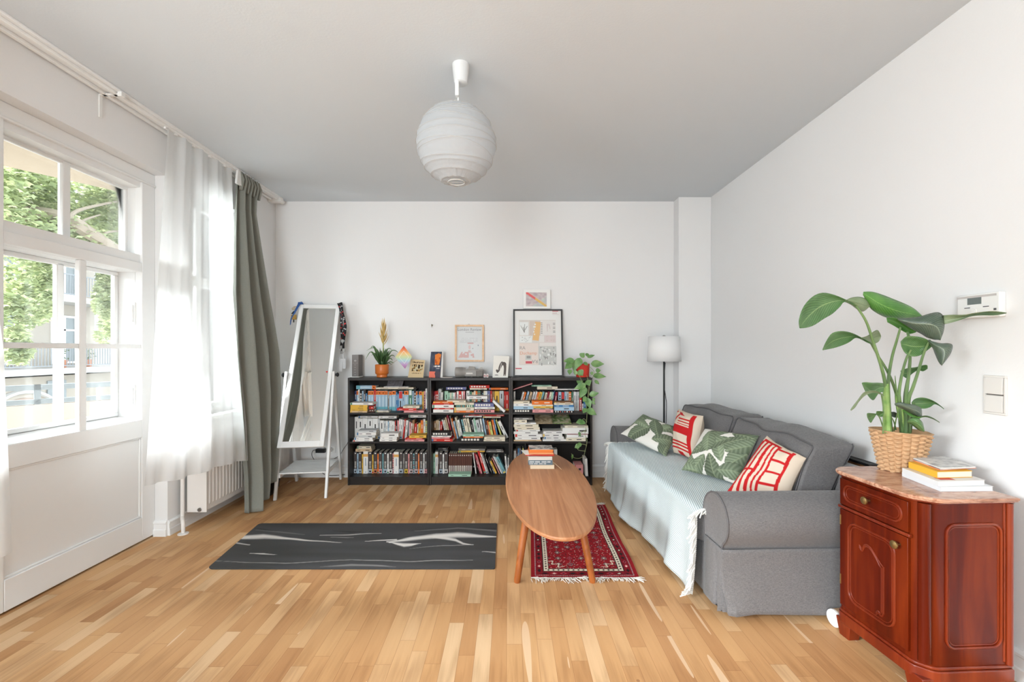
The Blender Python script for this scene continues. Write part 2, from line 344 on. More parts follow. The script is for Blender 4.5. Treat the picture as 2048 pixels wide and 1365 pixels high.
# glazed balcony partition: two equal leaves, the far one in view
def leaf_unit(name, y0, y1, first):
    r = sroot(name, (-2.53, (y0+y1)/2, 0)); fx = -2.53; a, c = y0+0.11, y1-0.11; mid = (a+c)/2
    b = MB(); b.box((-2.58, y0, 0.012), (fx, a, 2.49)); b.box((-2.58, c, 0.012), (fx, y1, 2.49))
    b.box((-2.58, a, 0.012), (fx, c, 0.173)); b.box((-2.58, a, 0.725), (fx, c, 0.847)); b.box((-2.58, a, 1.865), (fx, c, 1.93))
    b.build('door_frame', M_paint, r, bevel=0.004)
    b = MB(); b.box((-2.585, a, 0.17), (-2.547, c, 0.728)); b.build('lower_panel', M_paint, r)
    b = MB(); frame_ring(b, a, c, 0.173, 0.725, 0.012, -2.549, -2.538, axis='X'); b.build('panel_moulding', M_paint, r, bevel=0.004)
    b = MB(); b.hexa([(-2.72, a, 0.80), (-2.58, a, 0.80), (-2.58, c, 0.80), (-2.72, c, 0.80), (-2.72, a, 0.872), (-2.53, a, 0.848), (-2.53, c, 0.848), (-2.72, c, 0.872)])
    b.build('sill', M_paint, r, bevel=0.002)
    b = MB(); b.box((-2.745, c, 0.8), (-2.58, c+0.03, 1.90)); b.box((-2.745, a-0.03, 0.8), (-2.58, a, 1.90)); b.box((-2.745, a, 1.865), (-2.58, c, 1.90)); b.build('reveal', M_paint, r)
    b = MB(); b.box((-2.565, mid-0.022, 0.847), (-2.535, mid+0.022, 1.865)); b.box((-2.562, a, 1.338), (-2.538, mid-0.022, 1.368)); b.box((-2.562, mid+0.022, 1.338), (-2.538, c, 1.368))
    b.build('inner_muntin', M_paint, r, bevel=0.005)
    b = MB(); frame_ring(b, a, c, 0.872, 1.865, 0.026, -2.725, -2.695, axis='X'); b.box((-2.725, mid+0.005, 0.89), (-2.695, mid+0.047, 1.85)); b.box((-2.72, a, 1.34), (-2.70, c, 1.368))
    b.build('outer_sash', M_paint, r, bevel=0.004)
    b = MB(); b.box((-2.712, a+0.02, 0.89), (-2.708, c-0.02, 1.85)); b.build('glass_pane', M_glass, r, smooth=False)
    # transom light
    b = MB(); b.box((-2.70, a-0.045, 1.93), (-2.545, c+0.045, 1.985)); b.box((-2.70, a-0.045, 2.45), (-2.545, c+0.045, 2.487)); b.box((-2.70, a-0.045, 1.98), (-2.545, a-0.008, 2.455)); b.box((-2.70, c+0.006, 1.98), (-2.545, c+0.045, 2.455))
    b.build('transom_reveal', M_paint, r)
    b = MB(); frame_ring(b, a-0.01, c+0.01, 1.98, 2.455, 0.022, -2.665, -2.635, axis='X'); b.box((-2.668, mid-0.022, 1.99), (-2.632, mid+0.022, 2.45)); b.build('transom_sash', M_paint, r, bevel=0.004)
    b = MB(); b.box((-2.652, a, 1.99), (-2.648, c, 2.45)); b.build('glass_pane', M_glass, r, smooth=False)
    for z in (1.42, 1.60, 0.98):
        pass
    for z0, z1 in ((1.50, 1.66), (0.93, 1.09)):
        b = MB(); b.box((-2.60, c-0.008, z0), (-2.575, c+0.001, z1)); b.tube([(-2.59, c-0.012, z0+0.02), (-2.59, c-0.012, z1-0.02)], 0.006); b.build('hinge', M_paint, r, bevel=0.002)
    return r
leaf_unit('door_1', 2.12, 3.18, True); leaf_unit('door_2', 1.06, 2.12, False)
b = MB(); b.box((-2.64, DY0, 2.487), (-2.53, DY1, DZ)); b.box((-2.535, DY0, 2.485), (-2.52, DY1, 2.50)); struct(b.build('trim_1', M_paint, bevel=0.004))
b = MB(); b.box((-2.68, DY0, -0.0), (-2.60, DY1, 0.8)); struct(b.build('trim_2', M_paint))
# window behind the voile
r = sroot('window_2', (-2.62, (WY0+WY1)/2, WZ0))
b = MB(); frame_ring(b, WY0, WY1, WZ0, DZ, 0.07, -2.66, -2.60, axis='X'); b.box((-2.66, WY0+0.05, 1.86), (-2.59, WY1-0.05, 1.94)); b.box((-2.65, (WY0+WY1)/2-0.025, WZ0+0.05), (-2.61, (WY0+WY1)/2+0.025, DZ-0.05)); b.build('window_frame', M_paint, r, bevel=0.005)
b = MB(); b.box((-2.632, WY0+0.05, WZ0+0.05), (-2.628, WY1-0.05, DZ-0.05)); b.build('glass_pane', M_glass, r, smooth=False)
b = MB(); b.box((-2.60, WY0-0.03, WZ0-0.025), (-2.36, WY1+0.25, WZ0)); b.build('window_sill', M_paint, r, bevel=0.004)

# curtain track on the ceiling, with the bare wall bracket
t = thing('curtain_rail', (-2.37, 3.2, ZC), 'long white double curtain track along the ceiling above the windows', 'curtain rail')
b = MB(); b.box((XL, 1.7, ZC-0.014), (-2.31, 4.52, ZC)); b.build('track_board', M_paint, t, bevel=0.003)
for x in (-2.41, -2.345):
    b = MB(); b.box((x-0.012, 1.7, ZC-0.032), (x+0.012, 4.50, ZC-0.014)); b.build('track', M_white, t, bevel=0.003)
b = MB(); b.box((-2.44, 4.50, ZC-0.05), (-2.31, 4.56, ZC)); b.ball((-2.33, 4.58, ZC-0.03), 0.022); b.build('end_cap', M_white, t, bevel=0.004)
b = MB(); y = 2.655
b.box((XL, y-0.011, 2.715), (XL+0.006, y+0.011, 2.856)); b.box((XL, y-0.011, 2.848), (-2.305, y+0.011, 2.856)); b.box((-2.325, y-0.014, 2.838), (-2.30, y+0.014, 2.866))
tag(b.build('curtain_bracket', M_white, bevel=0.002), 'small white angled metal bracket on wall above the balcony glazing', 'bracket')

# ------------------------------------------------------------------ curtains
def drape(name, lvls, nu, fold_n, fold_a, m, parent=None, zt_fn=None, thick=0, seed=0, nz=60, bot=None):
    """lvls: list of (z, (x,y) near edge, (x,y) far edge); folds push sideways from the chord"""
    b = MB(); zs = [l[0] for l in lvls]; zs_r = zs[::-1]; rows = []
    rnd = random.Random(seed); ph = [rnd.uniform(0, 6.28) for _ in range(4)]
    def at(z, k, c): return float(np.interp(z, zs_r, [l[k][c] for l in lvls][::-1]))
    for i in range(nz+1):
        row = []
        for j in range(nu+1):
            u = j/nu; zb = bot(u) if bot else zs[-1]; zt = zt_fn(u) if zt_fn else zs[0]
            z = zt+(zb-zt)*i/nz
            x0, y0, x1, y1 = at(z, 1, 0), at(z, 1, 1), at(z, 2, 0), at(z, 2, 1)
            d = Vector((x1-x0, y1-y0, 0)); n = Vector((d.y, -d.x, 0)).normalized()
            q = i/nz; fa = fold_a(q) if callable(fold_a) else fold_a
            s = math.sin(u*fold_n*2*math.pi+ph[0]+0.6*math.sin(q*2.2+ph[1]))+0.45*math.sin(u*fold_n*4.1*math.pi+ph[2]+q*1.3)
            row.append(Vector((x0, y0, 0))+d*(u+0.010*math.sin(u*fold_n*6.28+ph[3]))+n*(s*fa)+Vector((0, 0, z)))
        rows.append(row)
    b.grid(rows); return b.build(name, m, parent, solid=thick)
def xy(px, X): return (X, X*F/(px-CX))
def zed(py, px, X): return PZ(py, X*F/(px-CX))
t = thing('sheer_curtain', (-2.33, 3.4, 0.45), 'sheer white voile curtain hanging over the window and radiator', 'curtain')
lv = [(2.85, xy(332, -2.34), xy(462, -2.34)), (2.2, xy(320, -2.30), xy(467, -2.32)), (1.33, xy(305, -2.24), xy(478, -2.17)), (0.72, xy(292, -2.20), xy(492, -2.11)), (0.40, xy(283, -2.19), xy(495, -2.10))]
drape('fabric', lv, 150, 4, lambda q: 0.013+0.007*q, M_sheer, t, seed=3, bot=lambda u: 0.515-0.035*u-0.06*u*u-0.02*math.sin(u*5))
for k in range(9):
    b = MB(); u = k/8; y = lv[0][1][1]+(lv[0][2][1]-lv[0][1][1])*u
    b.box((-2.348, y-0.012, 2.835), (-2.333, y+0.012, 2.848)); b.build('heading_tab', M_white, t, bevel=0.002)
t = thing('sheer_curtain', (-2.30, 1.6, 0.38), 'sheer white curtain edge at the far left, beside the balcony glazing', 'curtain')
lv = [(2.84, (-2.34, 1.15), (-2.34, 1.80)), (1.9, (-2.34, 1.15), (-2.34, 1.99)), (1.33, (-2.34, 1.15), (-2.34, 2.06)), (0.38, (-2.34, 1.1), (-2.34, 2.095))]
drape('fabric', lv, 70, 4, 0.015, M_sheer, t, seed=9)

M_dcurt = mat('grey_green_curtain_cloth', (136, 137, 129), 0.9, spec=0.1, bump=0.3, bscale=700, var=0.10, vscale=120, sheen=0.1)
t = thing('dark_curtain', (-2.15, 3.95, 0.02), 'grey green heavy curtain gathered beside the standing mirror', 'curtain')
lv = [(2.85, xy(474, -2.33), xy(516, -2.33)), (2.70, xy(473, -2.325), xy(510, -2.325)), (2.55, xy(472, -2.31), xy(508, -2.31)), (2.2, xy(470, -2.27), xy(520, -2.27)), (1.8, xy(469, -2.20), xy(534, -2.22)), (1.3, xy(474, -2.13), xy(553, -2.16)), (0.95, xy(482, -2.10), xy(556, -2.13)), (0.5, xy(492, -2.09), xy(549, -2.12)), (0.3, xy(497, -2.085), xy(548, -2.12)), (0.12, xy(499, -2.08), xy(542, -2.11)), (0.01, xy(500, -2.07), xy(536, -2.10))]
drape('fabric', lv, 130, 3, lambda q: 0.022+0.030*min(1, q*2), M_dcurt, t, seed=12, thick=0.003, nz=90, bot=lambda u: 0.012+0.30*max(0, u-0.3)**1.2+0.05*max(0, 0.15-u))
b = MB()
yy0 = lv[0][1][1]; yy1 = lv[0][2][1]
for k in range(7):
    y = yy0+(yy1-yy0)*(k+0.5)/7
    b.tube([(-2.315+0.012*(k % 2), y-0.012, 2.86), (-2.30, y, 2.80), (-2.315, y+0.004, 2.71)], [0.014, 0.017, 0.012], n=8, sq=1.3)
b.build('pinch_pleat', M_dcurt, t)
b = MB(); b.hexa([(-2.318, yy0-0.05, 2.74), (-2.30, yy0-0.05, 2.74), (-2.30, yy0+0.02, 2.74), (-2.318, yy0+0.02, 2.74), (-2.318, yy0-0.03, 2.86), (-2.30, yy0-0.03, 2.86), (-2.30, yy0+0.0, 2.86), (-2.318, yy0+0.0, 2.86)])
b.build('heading_lining', M_white, t)

# ------------------------------------------------------------------ radiator and pipe
M_rad = mat('radiator_enamel', (228, 223, 218), 0.35, spec=0.5)
t = thing('radiator', (-2.30, 3.9, 0.125), 'white panel radiator with ribbed front under the voile curtain', 'radiator')
b = MB(); ry0, ry1, rz0, rz1 = 3.30, 4.54, 0.125, 0.715; x0, x1 = -2.385, -2.240
rows = []; n = 248
for z in (rz0+0.012, rz0+0.05, rz0+0.06, rz1-0.06, rz1-0.05, rz1-0.01):
    r_ = []
    for k in range(n+1):
        y = ry0+(ry1-ry0)*k/n; d = 0.006*max(0, math.cos((k/n)*math.pi*2*31))**0.5 if rz0+0.055 < z < rz1-0.055 else 0
        r_.append((x1-0.006+d, y, z))
    rows.append(r_)
b.grid(rows); b.box((x0, ry0+0.004, rz0+0.012), (x1-0.0065, ry1-0.004, rz1-0.012)); b.build('ribbed_panel', M_rad, t, ang=0.5)
b = MB(); b.box((x0, ry0-0.004, rz0), (x1, ry0, rz1)); b.build('side_cover', M_rad, t, bevel=0.001)
b = MB(); b.box((x0, ry1, rz0), (x1, ry1+0.004, rz1)); b.build('side_cover', M_rad, t, bevel=0.001)
b = MB(); b.box((x0, ry0, rz1-0.008), (x1, ry1, rz1))
b.build('top_grille', M_rad, t, bevel=0.002)
b = MB(); b.tube([(x1-0.05, ry0-0.012, rz0+0.02), (x1-0.05, ry0+0.01, rz0+0.02)], 0.014, n=16); b.build('bleed_plug', M_metal, t)
for y in (3.5, 4.3):
    b = MB(); b.box((XL+0.001, y-0.02, 0.2), (x0, y+0.02, 0.6)); b.build('wall_bracket', M_rad, t)
b = MB(); yp = 3.27; b.tube(spline([(-2.40, yp, 0.715), (-2.40, yp, 0.14), (-2.39, yp-0.015, 0.10), (-2.36, yp-0.05, 0.085), (-2.35, yp-0.06, 0.05), (-2.35, yp-0.06, 0.0)], 40), 0.013, n=12)
b.lathe((-2.35, yp-0.06, 0), [(0.035, 0), (0.034, 0.006), (0.014, 0.010)], 20)
tag(b.build('heating_pipe', M_rad), 'white heating pipe bending into the floor left of the radiator', 'pipe')

# ------------------------------------------------------------------ standing mirror
yaw = math.radians(8.5); MX = Matrix.Translation((-1.895, 4.245, 0)) @ Matrix.Rotation(yaw, 4, 'Z')
t = thing('standing_mirror', (-1.905, 4.245, 0), 'white wooden floor mirror with slatted shelf, tilted back beside the dark curtain', 'mirror')
hw = 0.214
def bar(mb, a, c, w, d, up=(0, 1, 0)):
    a = Vector(a); c = Vector(c); z = (c-a).normalized(); x = Vector(up).cross(z).normalized(); y = z.cross(x)
    pts = []
    for e in (a, c):
        for sx, sy in ((-1, -1), (1, -1), (1, 1), (-1, 1)): pts.append(e+x*(w/2*sx)+y*(d/2*sy))
    mb.hexa(pts)
for s in (-1, 1):
    b = MB(MX); bar(b, (s*hw, -0.295, 0), (s*hw, 0.0, 1.12), 0.022, 0.036); b.build('front_leg', M_paint, t, bevel=0.002)
    b = MB(MX); bar(b, (s*(hw+0.0), 0.30, 0), (s*(hw+0.0), 0.03, 1.07), 0.022, 0.034); b.build('rear_leg', M_paint, t, bevel=0.002)
    b = MB(MX); b.lathe((0, 0, 0), [(0.001, 0), (0.012, 0.0), (0.012, 0.012), (0.02, 0.014), (0.021, 0.024), (0.012, 0.032), (0.001, 0.033)], 16)
    R = Matrix.Rotation(s*math.pi/2, 4, 'Y'); b.v = [MX @ (Matrix.Translation((s*(hw+0.012), 0.01, 1.09)) @ R @ (MX.inverted() @ v)) for v in b.v]
    b.build('pivot_knob', M_black, t)
    b = MB(MX); bar(b, (s*(hw-0.016), -0.235, 0.195), (s*(hw-0.016), 0.245, 0.195), 0.014, 0.03, up=(0, 0, 1)); b.build('shelf_rail', M_paint, t)
b = MB(MX)
for k in range(8):
    y = -0.235+k*0.0605; b.box((-hw+0.012, y, 0.212), (hw-0.012, y+0.052, 0.224))
b.build('slatted_shelf', M_paint, t, bevel=0.0015)
tl = math.radians(25.7); MM = MX @ Matrix.Translation((0, 0.012, 1.09)) @ Matrix.Rotation(-tl, 4, 'X')
fw, z0, z1 = 0.196, -0.700, 0.775
b = MB(MM); fr_w = 0.036
b.box((-fw, -0.014, z0), (-fw+fr_w, 0.014, z1)); b.box((fw-fr_w, -0.014, z0), (fw, 0.014, z1)); b.box((-fw+fr_w, -0.014, z0), (fw-fr_w, 0.014, z0+0.055)); b.box((-fw+fr_w, -0.014, z1-0.036), (fw-fr_w, 0.014, z1))
b.build('mirror_frame', M_paint, t, bevel=0.002)
M_mir = mat('mirror_silver', (238, 240, 238), 0.01, metal=1.0)
b = MB(MM); b.box((-fw+0.03, -0.004, z0+0.05), (fw-0.03, 0.002, z1-0.03)); b.build('mirror_glass', M_mir, t, smooth=False)
M_red = colmat(206, 52, 44); b = MB(MM)
b.prism([(fw-0.062, -0.0045, 0.035), (fw-0.04, -0.0045, 0.035), (fw-0.051, -0.0045, 0.016)], (0, -0.001, 0)); b.build('sticker', M_red, t, smooth=False)
M_blue = mat('blue_ribbon', (48, 88, 150), 0.6, bump=0.2)
b = MB(MM); pts = spline([(-fw+0.006, -0.03, z1+0.012), (-fw-0.004, -0.034, z1-0.03), (-fw-0.03, -0.036, z1-0.12), (-fw-0.052, -0.03, z1-0.18), (-fw-0.055, -0.02, z1-0.25)], 24)
rows = [[p+Vector((-0.018*(1-k/len(pts)*0.85), 0, 0)), p+Vector((0.018*(1-k/len(pts)*0.85), 0, 0.012))] for k, p in enumerate(pts)]
b.grid(rows); b.box((-fw-0.012, -0.034, z1+0.002), (-fw+0.03, 0.02, z1+0.014)); tag(b.build('ribbon', M_blue, solid=0.002), 'blue ribbon looped over the left top corner of the mirror', 'ribbon')
# lanyards
lan = [(26, 26, 28), (60, 58, 60), (30, 28, 32), (24, 24, 26)]
for k in range(4):
    b = MB(MM); dx = [0.0, 0.012, 0.024, 0.034][k]; ln = [0.46, 0.52, 0.40, 0.50][k]; base = fw-0.012+dx*0.3
    pp = []
    for i in range(25):
        q = i/24; zz = z1+0.012-q*ln; pp.append(Vector((base+dx*0.9+0.055*min(1, q*2.0)**0.8+0.006*math.sin(q*9+k), -0.022-0.006*k-0.16*q*q*0, zz)))
    # hang straight down in the world from the frame's top corner
    w0 = MM @ pp[0]; b.xf = None; rows = []
    for i, p in enumerate(pp):
        q = i/24; c = Vector((w0.x+(p.x-pp[0].x), w0.y-0.02-0.07*q-0.004*k, w0.z-(z1+0.012-p.z)*0.95)); rows.append([c-Vector((0.009, 0, 0)), c+Vector((0.009, 0.002*math.sin(i), 0))])
    b.grid(rows, 0)
    for i in range(2, 23, 3):
        c = (rows[i][0]+rows[i][1])/2+Vector((0, -0.003, 0)); b.box(c-Vector((0.005, 0.0005, 0.006)), c+Vector((0.005, 0.0005, 0.005)), 1 if (i+k) % 2 else 2)
    c = (rows[-1][0]+rows[-1][1])/2; b.box(c-Vector((0.012, 0.004, 0.03)), c+Vector((0.012, 0.004, 0)), 3)
    tag(b.build('lanyard', [colmat(*lan[k]), colmat(190, 190, 192), colmat(196, 60, 60), M_metal], solid=0.0015), ['black lanyard hanging innermost on the mirror top corner', 'dark grey lanyard, second from the mirror frame, longest', 'shortest black lanyard on the right of the mirror top', 'black lanyard hanging outermost from the mirror top corner'][k], 'lanyard', 'lanyards hanging on the mirror')
M_badge = colmat(216, 218, 220)
for k in range(2):
    w = MM @ Vector((fw+0.05, 0, z1)); c = Vector((w.x+0.02-0.03*k, w.y-0.115-0.012*k, w.z-0.60-0.03*k))
    b = MB(); b.box(c-Vector((0.028, 0.001, 0.05)), c+Vector((0.028, 0.001, 0.05))); b.box(c+Vector((-0.006, -0.001, 0.05)), c+Vector((0.006, 0.001, 0.10)))
    tag(b.build('badge_holder', M_badge, bevel=0.001), ['clear badge sleeve, right one, hanging below the lanyards', 'clear badge sleeve, left one, hanging below the lanyards'][k], 'badge', 'badge sleeves under the lanyards')
# charm on the wall left of the mirror
b = MB(); c = P(587.5, 618, 4.56); M_gold = mat('brass_charm', (190, 150, 84), 0.3, metal=0.8)
b.tube([c+Vector((0, 0.08, 0.03)), c+Vector((0, 0, 0.02))], 0.004); b.ball(c+Vector((0, 0, 0.0)), 0.022, sc=(1, .5, .7), mi=2); b.prism([c+Vector((-0.03, 0, -0.05)), c+Vector((0.0, 0, -0.02)), c+Vector((0.016, 0, -0.045)), c+Vector((-0.01, 0, -0.055))], (0, 0.01, 0), 1)
b.box(c+Vector((-0.028, 0, -0.11)), c+Vector((0.024, 0.012, -0.06)), 0); b.box(c+Vector((-0.008, 0, -0.14)), c+Vector((0.002, 0.01, -0.11)), 1)
tag(b.build('wall_charm', [M_gold, M_black, colmat(196, 178, 150)], bevel=0.002), 'small brass and black trinket hanging on wall left of the mirror', 'ornament')
# dark bag on floor behind the curtain
b = MB(); rows = []
for i in range(15):
    th = math.pi*i/14; rr = []
    for j in range(28):
        ph = 2*math.pi*j/28; d = Vector((math.sin(th)*math.cos(ph), math.sin(th)*math.sin(ph), math.cos(th))); k = 1+0.18*noise.noise(d*2.2)
        rr.append(Vector((-2.205+0.085*d.x*k, 4.06+0.15*d.y*k, max(0.001, 0.11+0.12*d.z*k))))
    rows.append(rr)
b.grid(rows, closed=True); tag(b.build('black_bag', mat('black_canvas', (30, 29, 28), 0.9, bump=0.6, bscale=120)), 'black soft bag on the floor behind the curtain and mirror', 'bag')
# sockets, adapter and cables behind the mirror
def socket(cx, cz, lab):
    t = thing('wall_socket', (cx, YB-0.005, cz), lab, 'socket', 'wall sockets behind the mirror')
    b = MB(); b.box((cx-0.037, YB-0.011, cz-0.037), (cx+0.037, YB, cz+0.037)); b.build('face_plate', M_white, t, bevel=0.003)
    b = MB(); 
    for r0, y0_ in ((0.022, YB-0.0125), (0.019, YB-0.0118)):
        ring = [(cx+r0*math.cos(a*math.pi/12), y0_, cz+r0*math.sin(a*math.pi/12)) for a in range(24)]
        b.prism(ring, (0, -0.0006, 0), 0 if r0 > 0.02 else 1)
    for s in (-1, 1): b.box((cx+s*0.009-0.0025, YB-0.0135, cz-0.0025), (cx+s*0.009+0.0025, YB-0.012, cz+0.0025), 2)
    for s in (-1, 1): b.box((cx-0.004, YB-0.0135, cz+s*0.018-0.002), (cx+0.004, YB-0.012, cz+s*0.018+0.002), 2)
    b.build('outlet', [colmat(196, 194, 190), colmat(228, 226, 222), M_black], t)
socket(PX(664, YB), PZ(899, YB), 'white wall socket seen between the mirror legs, the free one')
socket(PX(664, YB)-0.071, PZ(899, YB), 'white wall socket behind the mirror leg, adapter plugged in')
b = MB(); c = P(642, 902, 4.62); b.box(c-Vector((0.05, 0.02, 0.02)), c+Vector((0.045, 0.028, 0.02))); tag(b.build('power_adapter', M_black, bevel=0.003), 'black power adapter plugged in behind the mirror', 'adapter')
b = MB(); b.tube(spline([P(634, 900, 4.60), P(626, 902, 4.58), P(624, 912, 4.57), P(632, 925, 4.56), P(650, 950, 4.60), P(690, 950, 4.63)], 30), 0.003, n=6); tag(b.build('power_cable', M_black), 'thin black cable curling down from the adapter behind the mirror', 'cable')
b = MB(); b.tube(spline([P(625, 900, 4.60), P(627, 908, 4.59), P(636, 921, 4.57), P(650, 940, 4.62)], 20), 0.003, n=6); tag(b.build('power_cable', M_white), 'thin white cable hanging beside the black one behind the mirror', 'cable')
b = MB(); b.tube(spline([P(669, 918, 4.63), P(680, 910, 4.63), P(688, 897, 4.62), P(695, 887, 4.63), P(700, 870, 4.64)], 20), 0.0025, n=6); tag(b.build('power_cable', M_black), 'thin black cable running along wall behind the left bookcase', 'cable')

# ------------------------------------------------------------------ yoga mat
STK = [([(290,155,26),(420,150,30),(600,165,15),(760,180,8),(930,190,2)],1), ([(240,195,10),(320,207,6)],.8), ([(1110,182,3),(1200,176,8),(1290,170,10)],1), ([(1250,186,7),(1400,165,24),(1560,146,34),(1700,140,34),(1850,148,20),(1955,152,6)],1),
 ([(1265,190,5),(1345,205,28),(1400,202,20),(1450,195,3)],1), ([(1560,150,20),(1690,172,20),(1740,196,14),(1800,205,3)],.95), ([(1400,228,2),(1600,212,4),(1800,205,5)],.5), ([(350,262,3),(420,265,9),(495,273,2)],1), ([(815,140,3),(1000,137,6),(1190,128,3)],.85),
 ([(80,310,2),(300,322,4),(560,325,4),(800,315,3),(1000,304,4),(1200,310,4),(1380,318,5),(1600,308,6),(1790,306,3)],.6), ([(820,352,3),(1000,338,16),(1200,345,10),(1280,352,2)],.4), ([(1880,252,3),(1955,258,7)],.9), ([(380,108,3),(520,120,10),(680,135,4)],.28), ([(880,155,4),(960,157,5),(1010,156,3)],.5), ([(1440,112,4),(1700,95,10),(1960,112,12)],.35), ([(300,90,3),(400,100,8),(500,112,3)],-.4), ([(900,115,4),(1000,120,10),(1080,118,3)],-.5), ([(1350,110,3),(1650,100,8),(1960,98,8)],-.35)]
def mat_mark(x, y):
    """marbling: distance to the pale streak lines, measured along the mat"""
    px = CX+F*x/y; py = CY+F*EYE/y; cx = (px-400)*3.303; cy = (py-1030)*3.303; cx += 10*noise.noise((x*9, y*9, 0)); cy += 5*noise.noise((x*5, y*14, 4)); v = 0.05*noise.noise((x*1.6, y*12, 2))
    for pts, a in STK:
        if pts[0][0]-20 < cx < pts[-1][0]+10:
            xs = [p[0] for p in pts]; yc = float(np.interp(cx, xs, [p[1] for p in pts])); w = float(np.interp(cx, xs, [p[2] for p in pts]))
            k = max(0, 1-(abs(cy-yc)/max(w*0.62, 1))**2.5); v = v+a*k*(1-v) if a > 0 else v+a*0.2*k
    return v
rows = []; cols = []; nu, nv = 380, 130
for j_ in range(nv+1):
    r_, c_ = [], []
    for i_ in range(nu+1):
        u, v = i_/nu, j_/nv; y = 2.690+(3.395-2.690)*v; xl = -1.828+(-1.905+1.828)*v; xr = -0.085-0.007*v
        d0 = 0.03*max(0, 1-v/0.043)**2+0.02*max(0, 1-(1-v)/0.04)**2; d1 = 0.010*max(0, 1-v/0.02)**2+0.010*max(0, 1-(1-v)/0.02)**2
        x = (xl+d0)+((xr-d1)-(xl+d0))*u; m = max(-0.1, min(1, mat_mark(x, y))); g = [70+m*150, 70+m*144, 72+m*136] if m > 0 else [70+m*200]*3
        r_.append((x, y, 0.006)); c_.append([lin(max(10, q)) for q in g])
    rows.append(r_); cols.append(c_)
b = MB(); ids = b.grid(rows, cols=cols)
edge = ids[0]+[r[-1] for r in ids[1:]]+list(reversed(ids[-1]))[1:]+[r[0] for r in reversed(ids[1:-1])]
low = [b.pt((b.v[k].x, b.v[k].y, 0.0008), (0.05, 0.05, 0.055)) for k in edge]
for k in range(len(edge)): q = (k+1) % len(edge); b.face((edge[k], low[k], low[q], edge[q]))
b.face(low)
tag(b.build('yoga_mat', attrmat('marbled_rubber', 0.55, 0.15, 600), ang=0.6), 'dark grey yoga mat with pale marbled streaks lying on the oak floor', 'yoga mat')

# ------------------------------------------------------------------ patterned rug
def rug_col(u, v):
    """u across 0..1 (0.63 m), v along 0..1 (1.24 m)"""
    W, H = 0.63, 1.24; x, y = u*W, v*H; d = min(x, W-x, y*0.95+0.006, (H-y)*0.95+0.006)
    red = (150, 22, 32); dred = (112, 18, 30); cream = (226, 212, 190); blk = (40, 22, 26); pink = (186, 70, 84)
    hs = lambda a, b_: (math.sin(a*127.1+b_*311.7)*43758.5453) % 1
    along = y if (x < d+1e-6 or W-x < d+1e-6) else x
    if d < 0.022: return red
    if d < 0.028: return (178, 150, 150) if (along*90) % 1 < .7 else dred
    if d < 0.072:
        k = (along/0.055) % 1; c = (d-0.05)/0.02
        if abs(k-0.5)*1.6+abs(c) < 0.34: return cream if hs(int(along/0.055), 3) > .6 else blk
        if abs(k-0.5)*1.6+abs(c) < 0.62: return pink if hs(int(along/0.055), 5) > .5 else blk
        return dred if hs(int(x*300), int(y*300)) > .35 else red
    if d < 0.077: return blk
    if d < 0.103:
        k = (along/0.030) % 1; c = (d-0.09)/0.013
        if abs(k-0.5)*2+abs(c) < 0.62: return blk
        return cream
    if d < 0.108: return blk
    # corner scrolls
    cxn = min(x, W-x); cyn = min(y, H-y)
    rx, ry = cxn-0.15, cyn-0.165; aa = rx+ry; bb = rx-ry
    if abs(aa-0.022*math.sin(bb*85)) < 0.008 and abs(bb) < 0.085: return cream
    # field: small diamond lattice
    g = 0.072; gx = (x-W/2)/g; gy = y/g/1.12; ix, iy = math.floor(gx+0.5), math.floor(gy+0.5); fx, fy = gx-ix, gy-iy; m = abs(fx)+abs(fy); h = hs(ix, iy); h2 = hs(ix+7, iy+3)
    if h > 0.18:
        if m < 0.10: return cream if h2 > .4 else pink
        if m < 0.19: return blk
        if m < 0.28: return (150, 110, 110) if h > .5 else pink
        if m < 0.36 and int((x+y)*260) % 2: return blk
    if hs(int(x*190), int(y*190)) > .90: return blk
    if hs(int(x*170)+5, int(y*170)) > .955: return (200, 160, 150)
    return red
rq = [(0.128, 2.585), (0.755, 2.585), (0.815, 3.80), (0.185, 3.80)]
t = thing('rug', (0.47, 3.2, 0), 'small red oriental rug with cream border and white fringes under the coffee table', 'rug')
b = MB(); rows = []; cols = []; nu, nv = 210, 400
def rugp(u, v):
    a = Vector((*rq[0], 0)).lerp(Vector((*rq[1], 0)), u); c = Vector((*rq[3], 0)).lerp(Vector((*rq[2], 0)), u); p = a.lerp(c, v)
    p.x += 0.006*math.sin(v*9)*u; return p
for j in range(nv+1):
    r_ = []; c_ = []
    for i in range(nu+1):
        u, v = i/nu, j/nv; p = rugp(u, v); p.z = 0.007+0.0012*noise.noise((u*30, v*60, 0))+(0.0025*max(0, math.sin(u*7+1)) if v < .03 else 0); r_.append(p); c = rug_col(u, v); c_.append((lin(c[0]), lin(c[1]), lin(c[2])))
    rows.append(r_); cols.append(c_)
b.grid(rows, cols=cols)
e = [b.pt(rugp(u, v)+Vector((0, 0, 0.001)), (0.2, 0.01, 0.02)) for u, v in ((0, 0), (1, 0), (1, 1), (0, 1))]; b.face(e)
b.build('woven_pile', attrmat('rug_wool', 0.95, 0.5, 700), t)
M_fringe = mat('cotton_fringe', (222, 216, 206), 0.95)
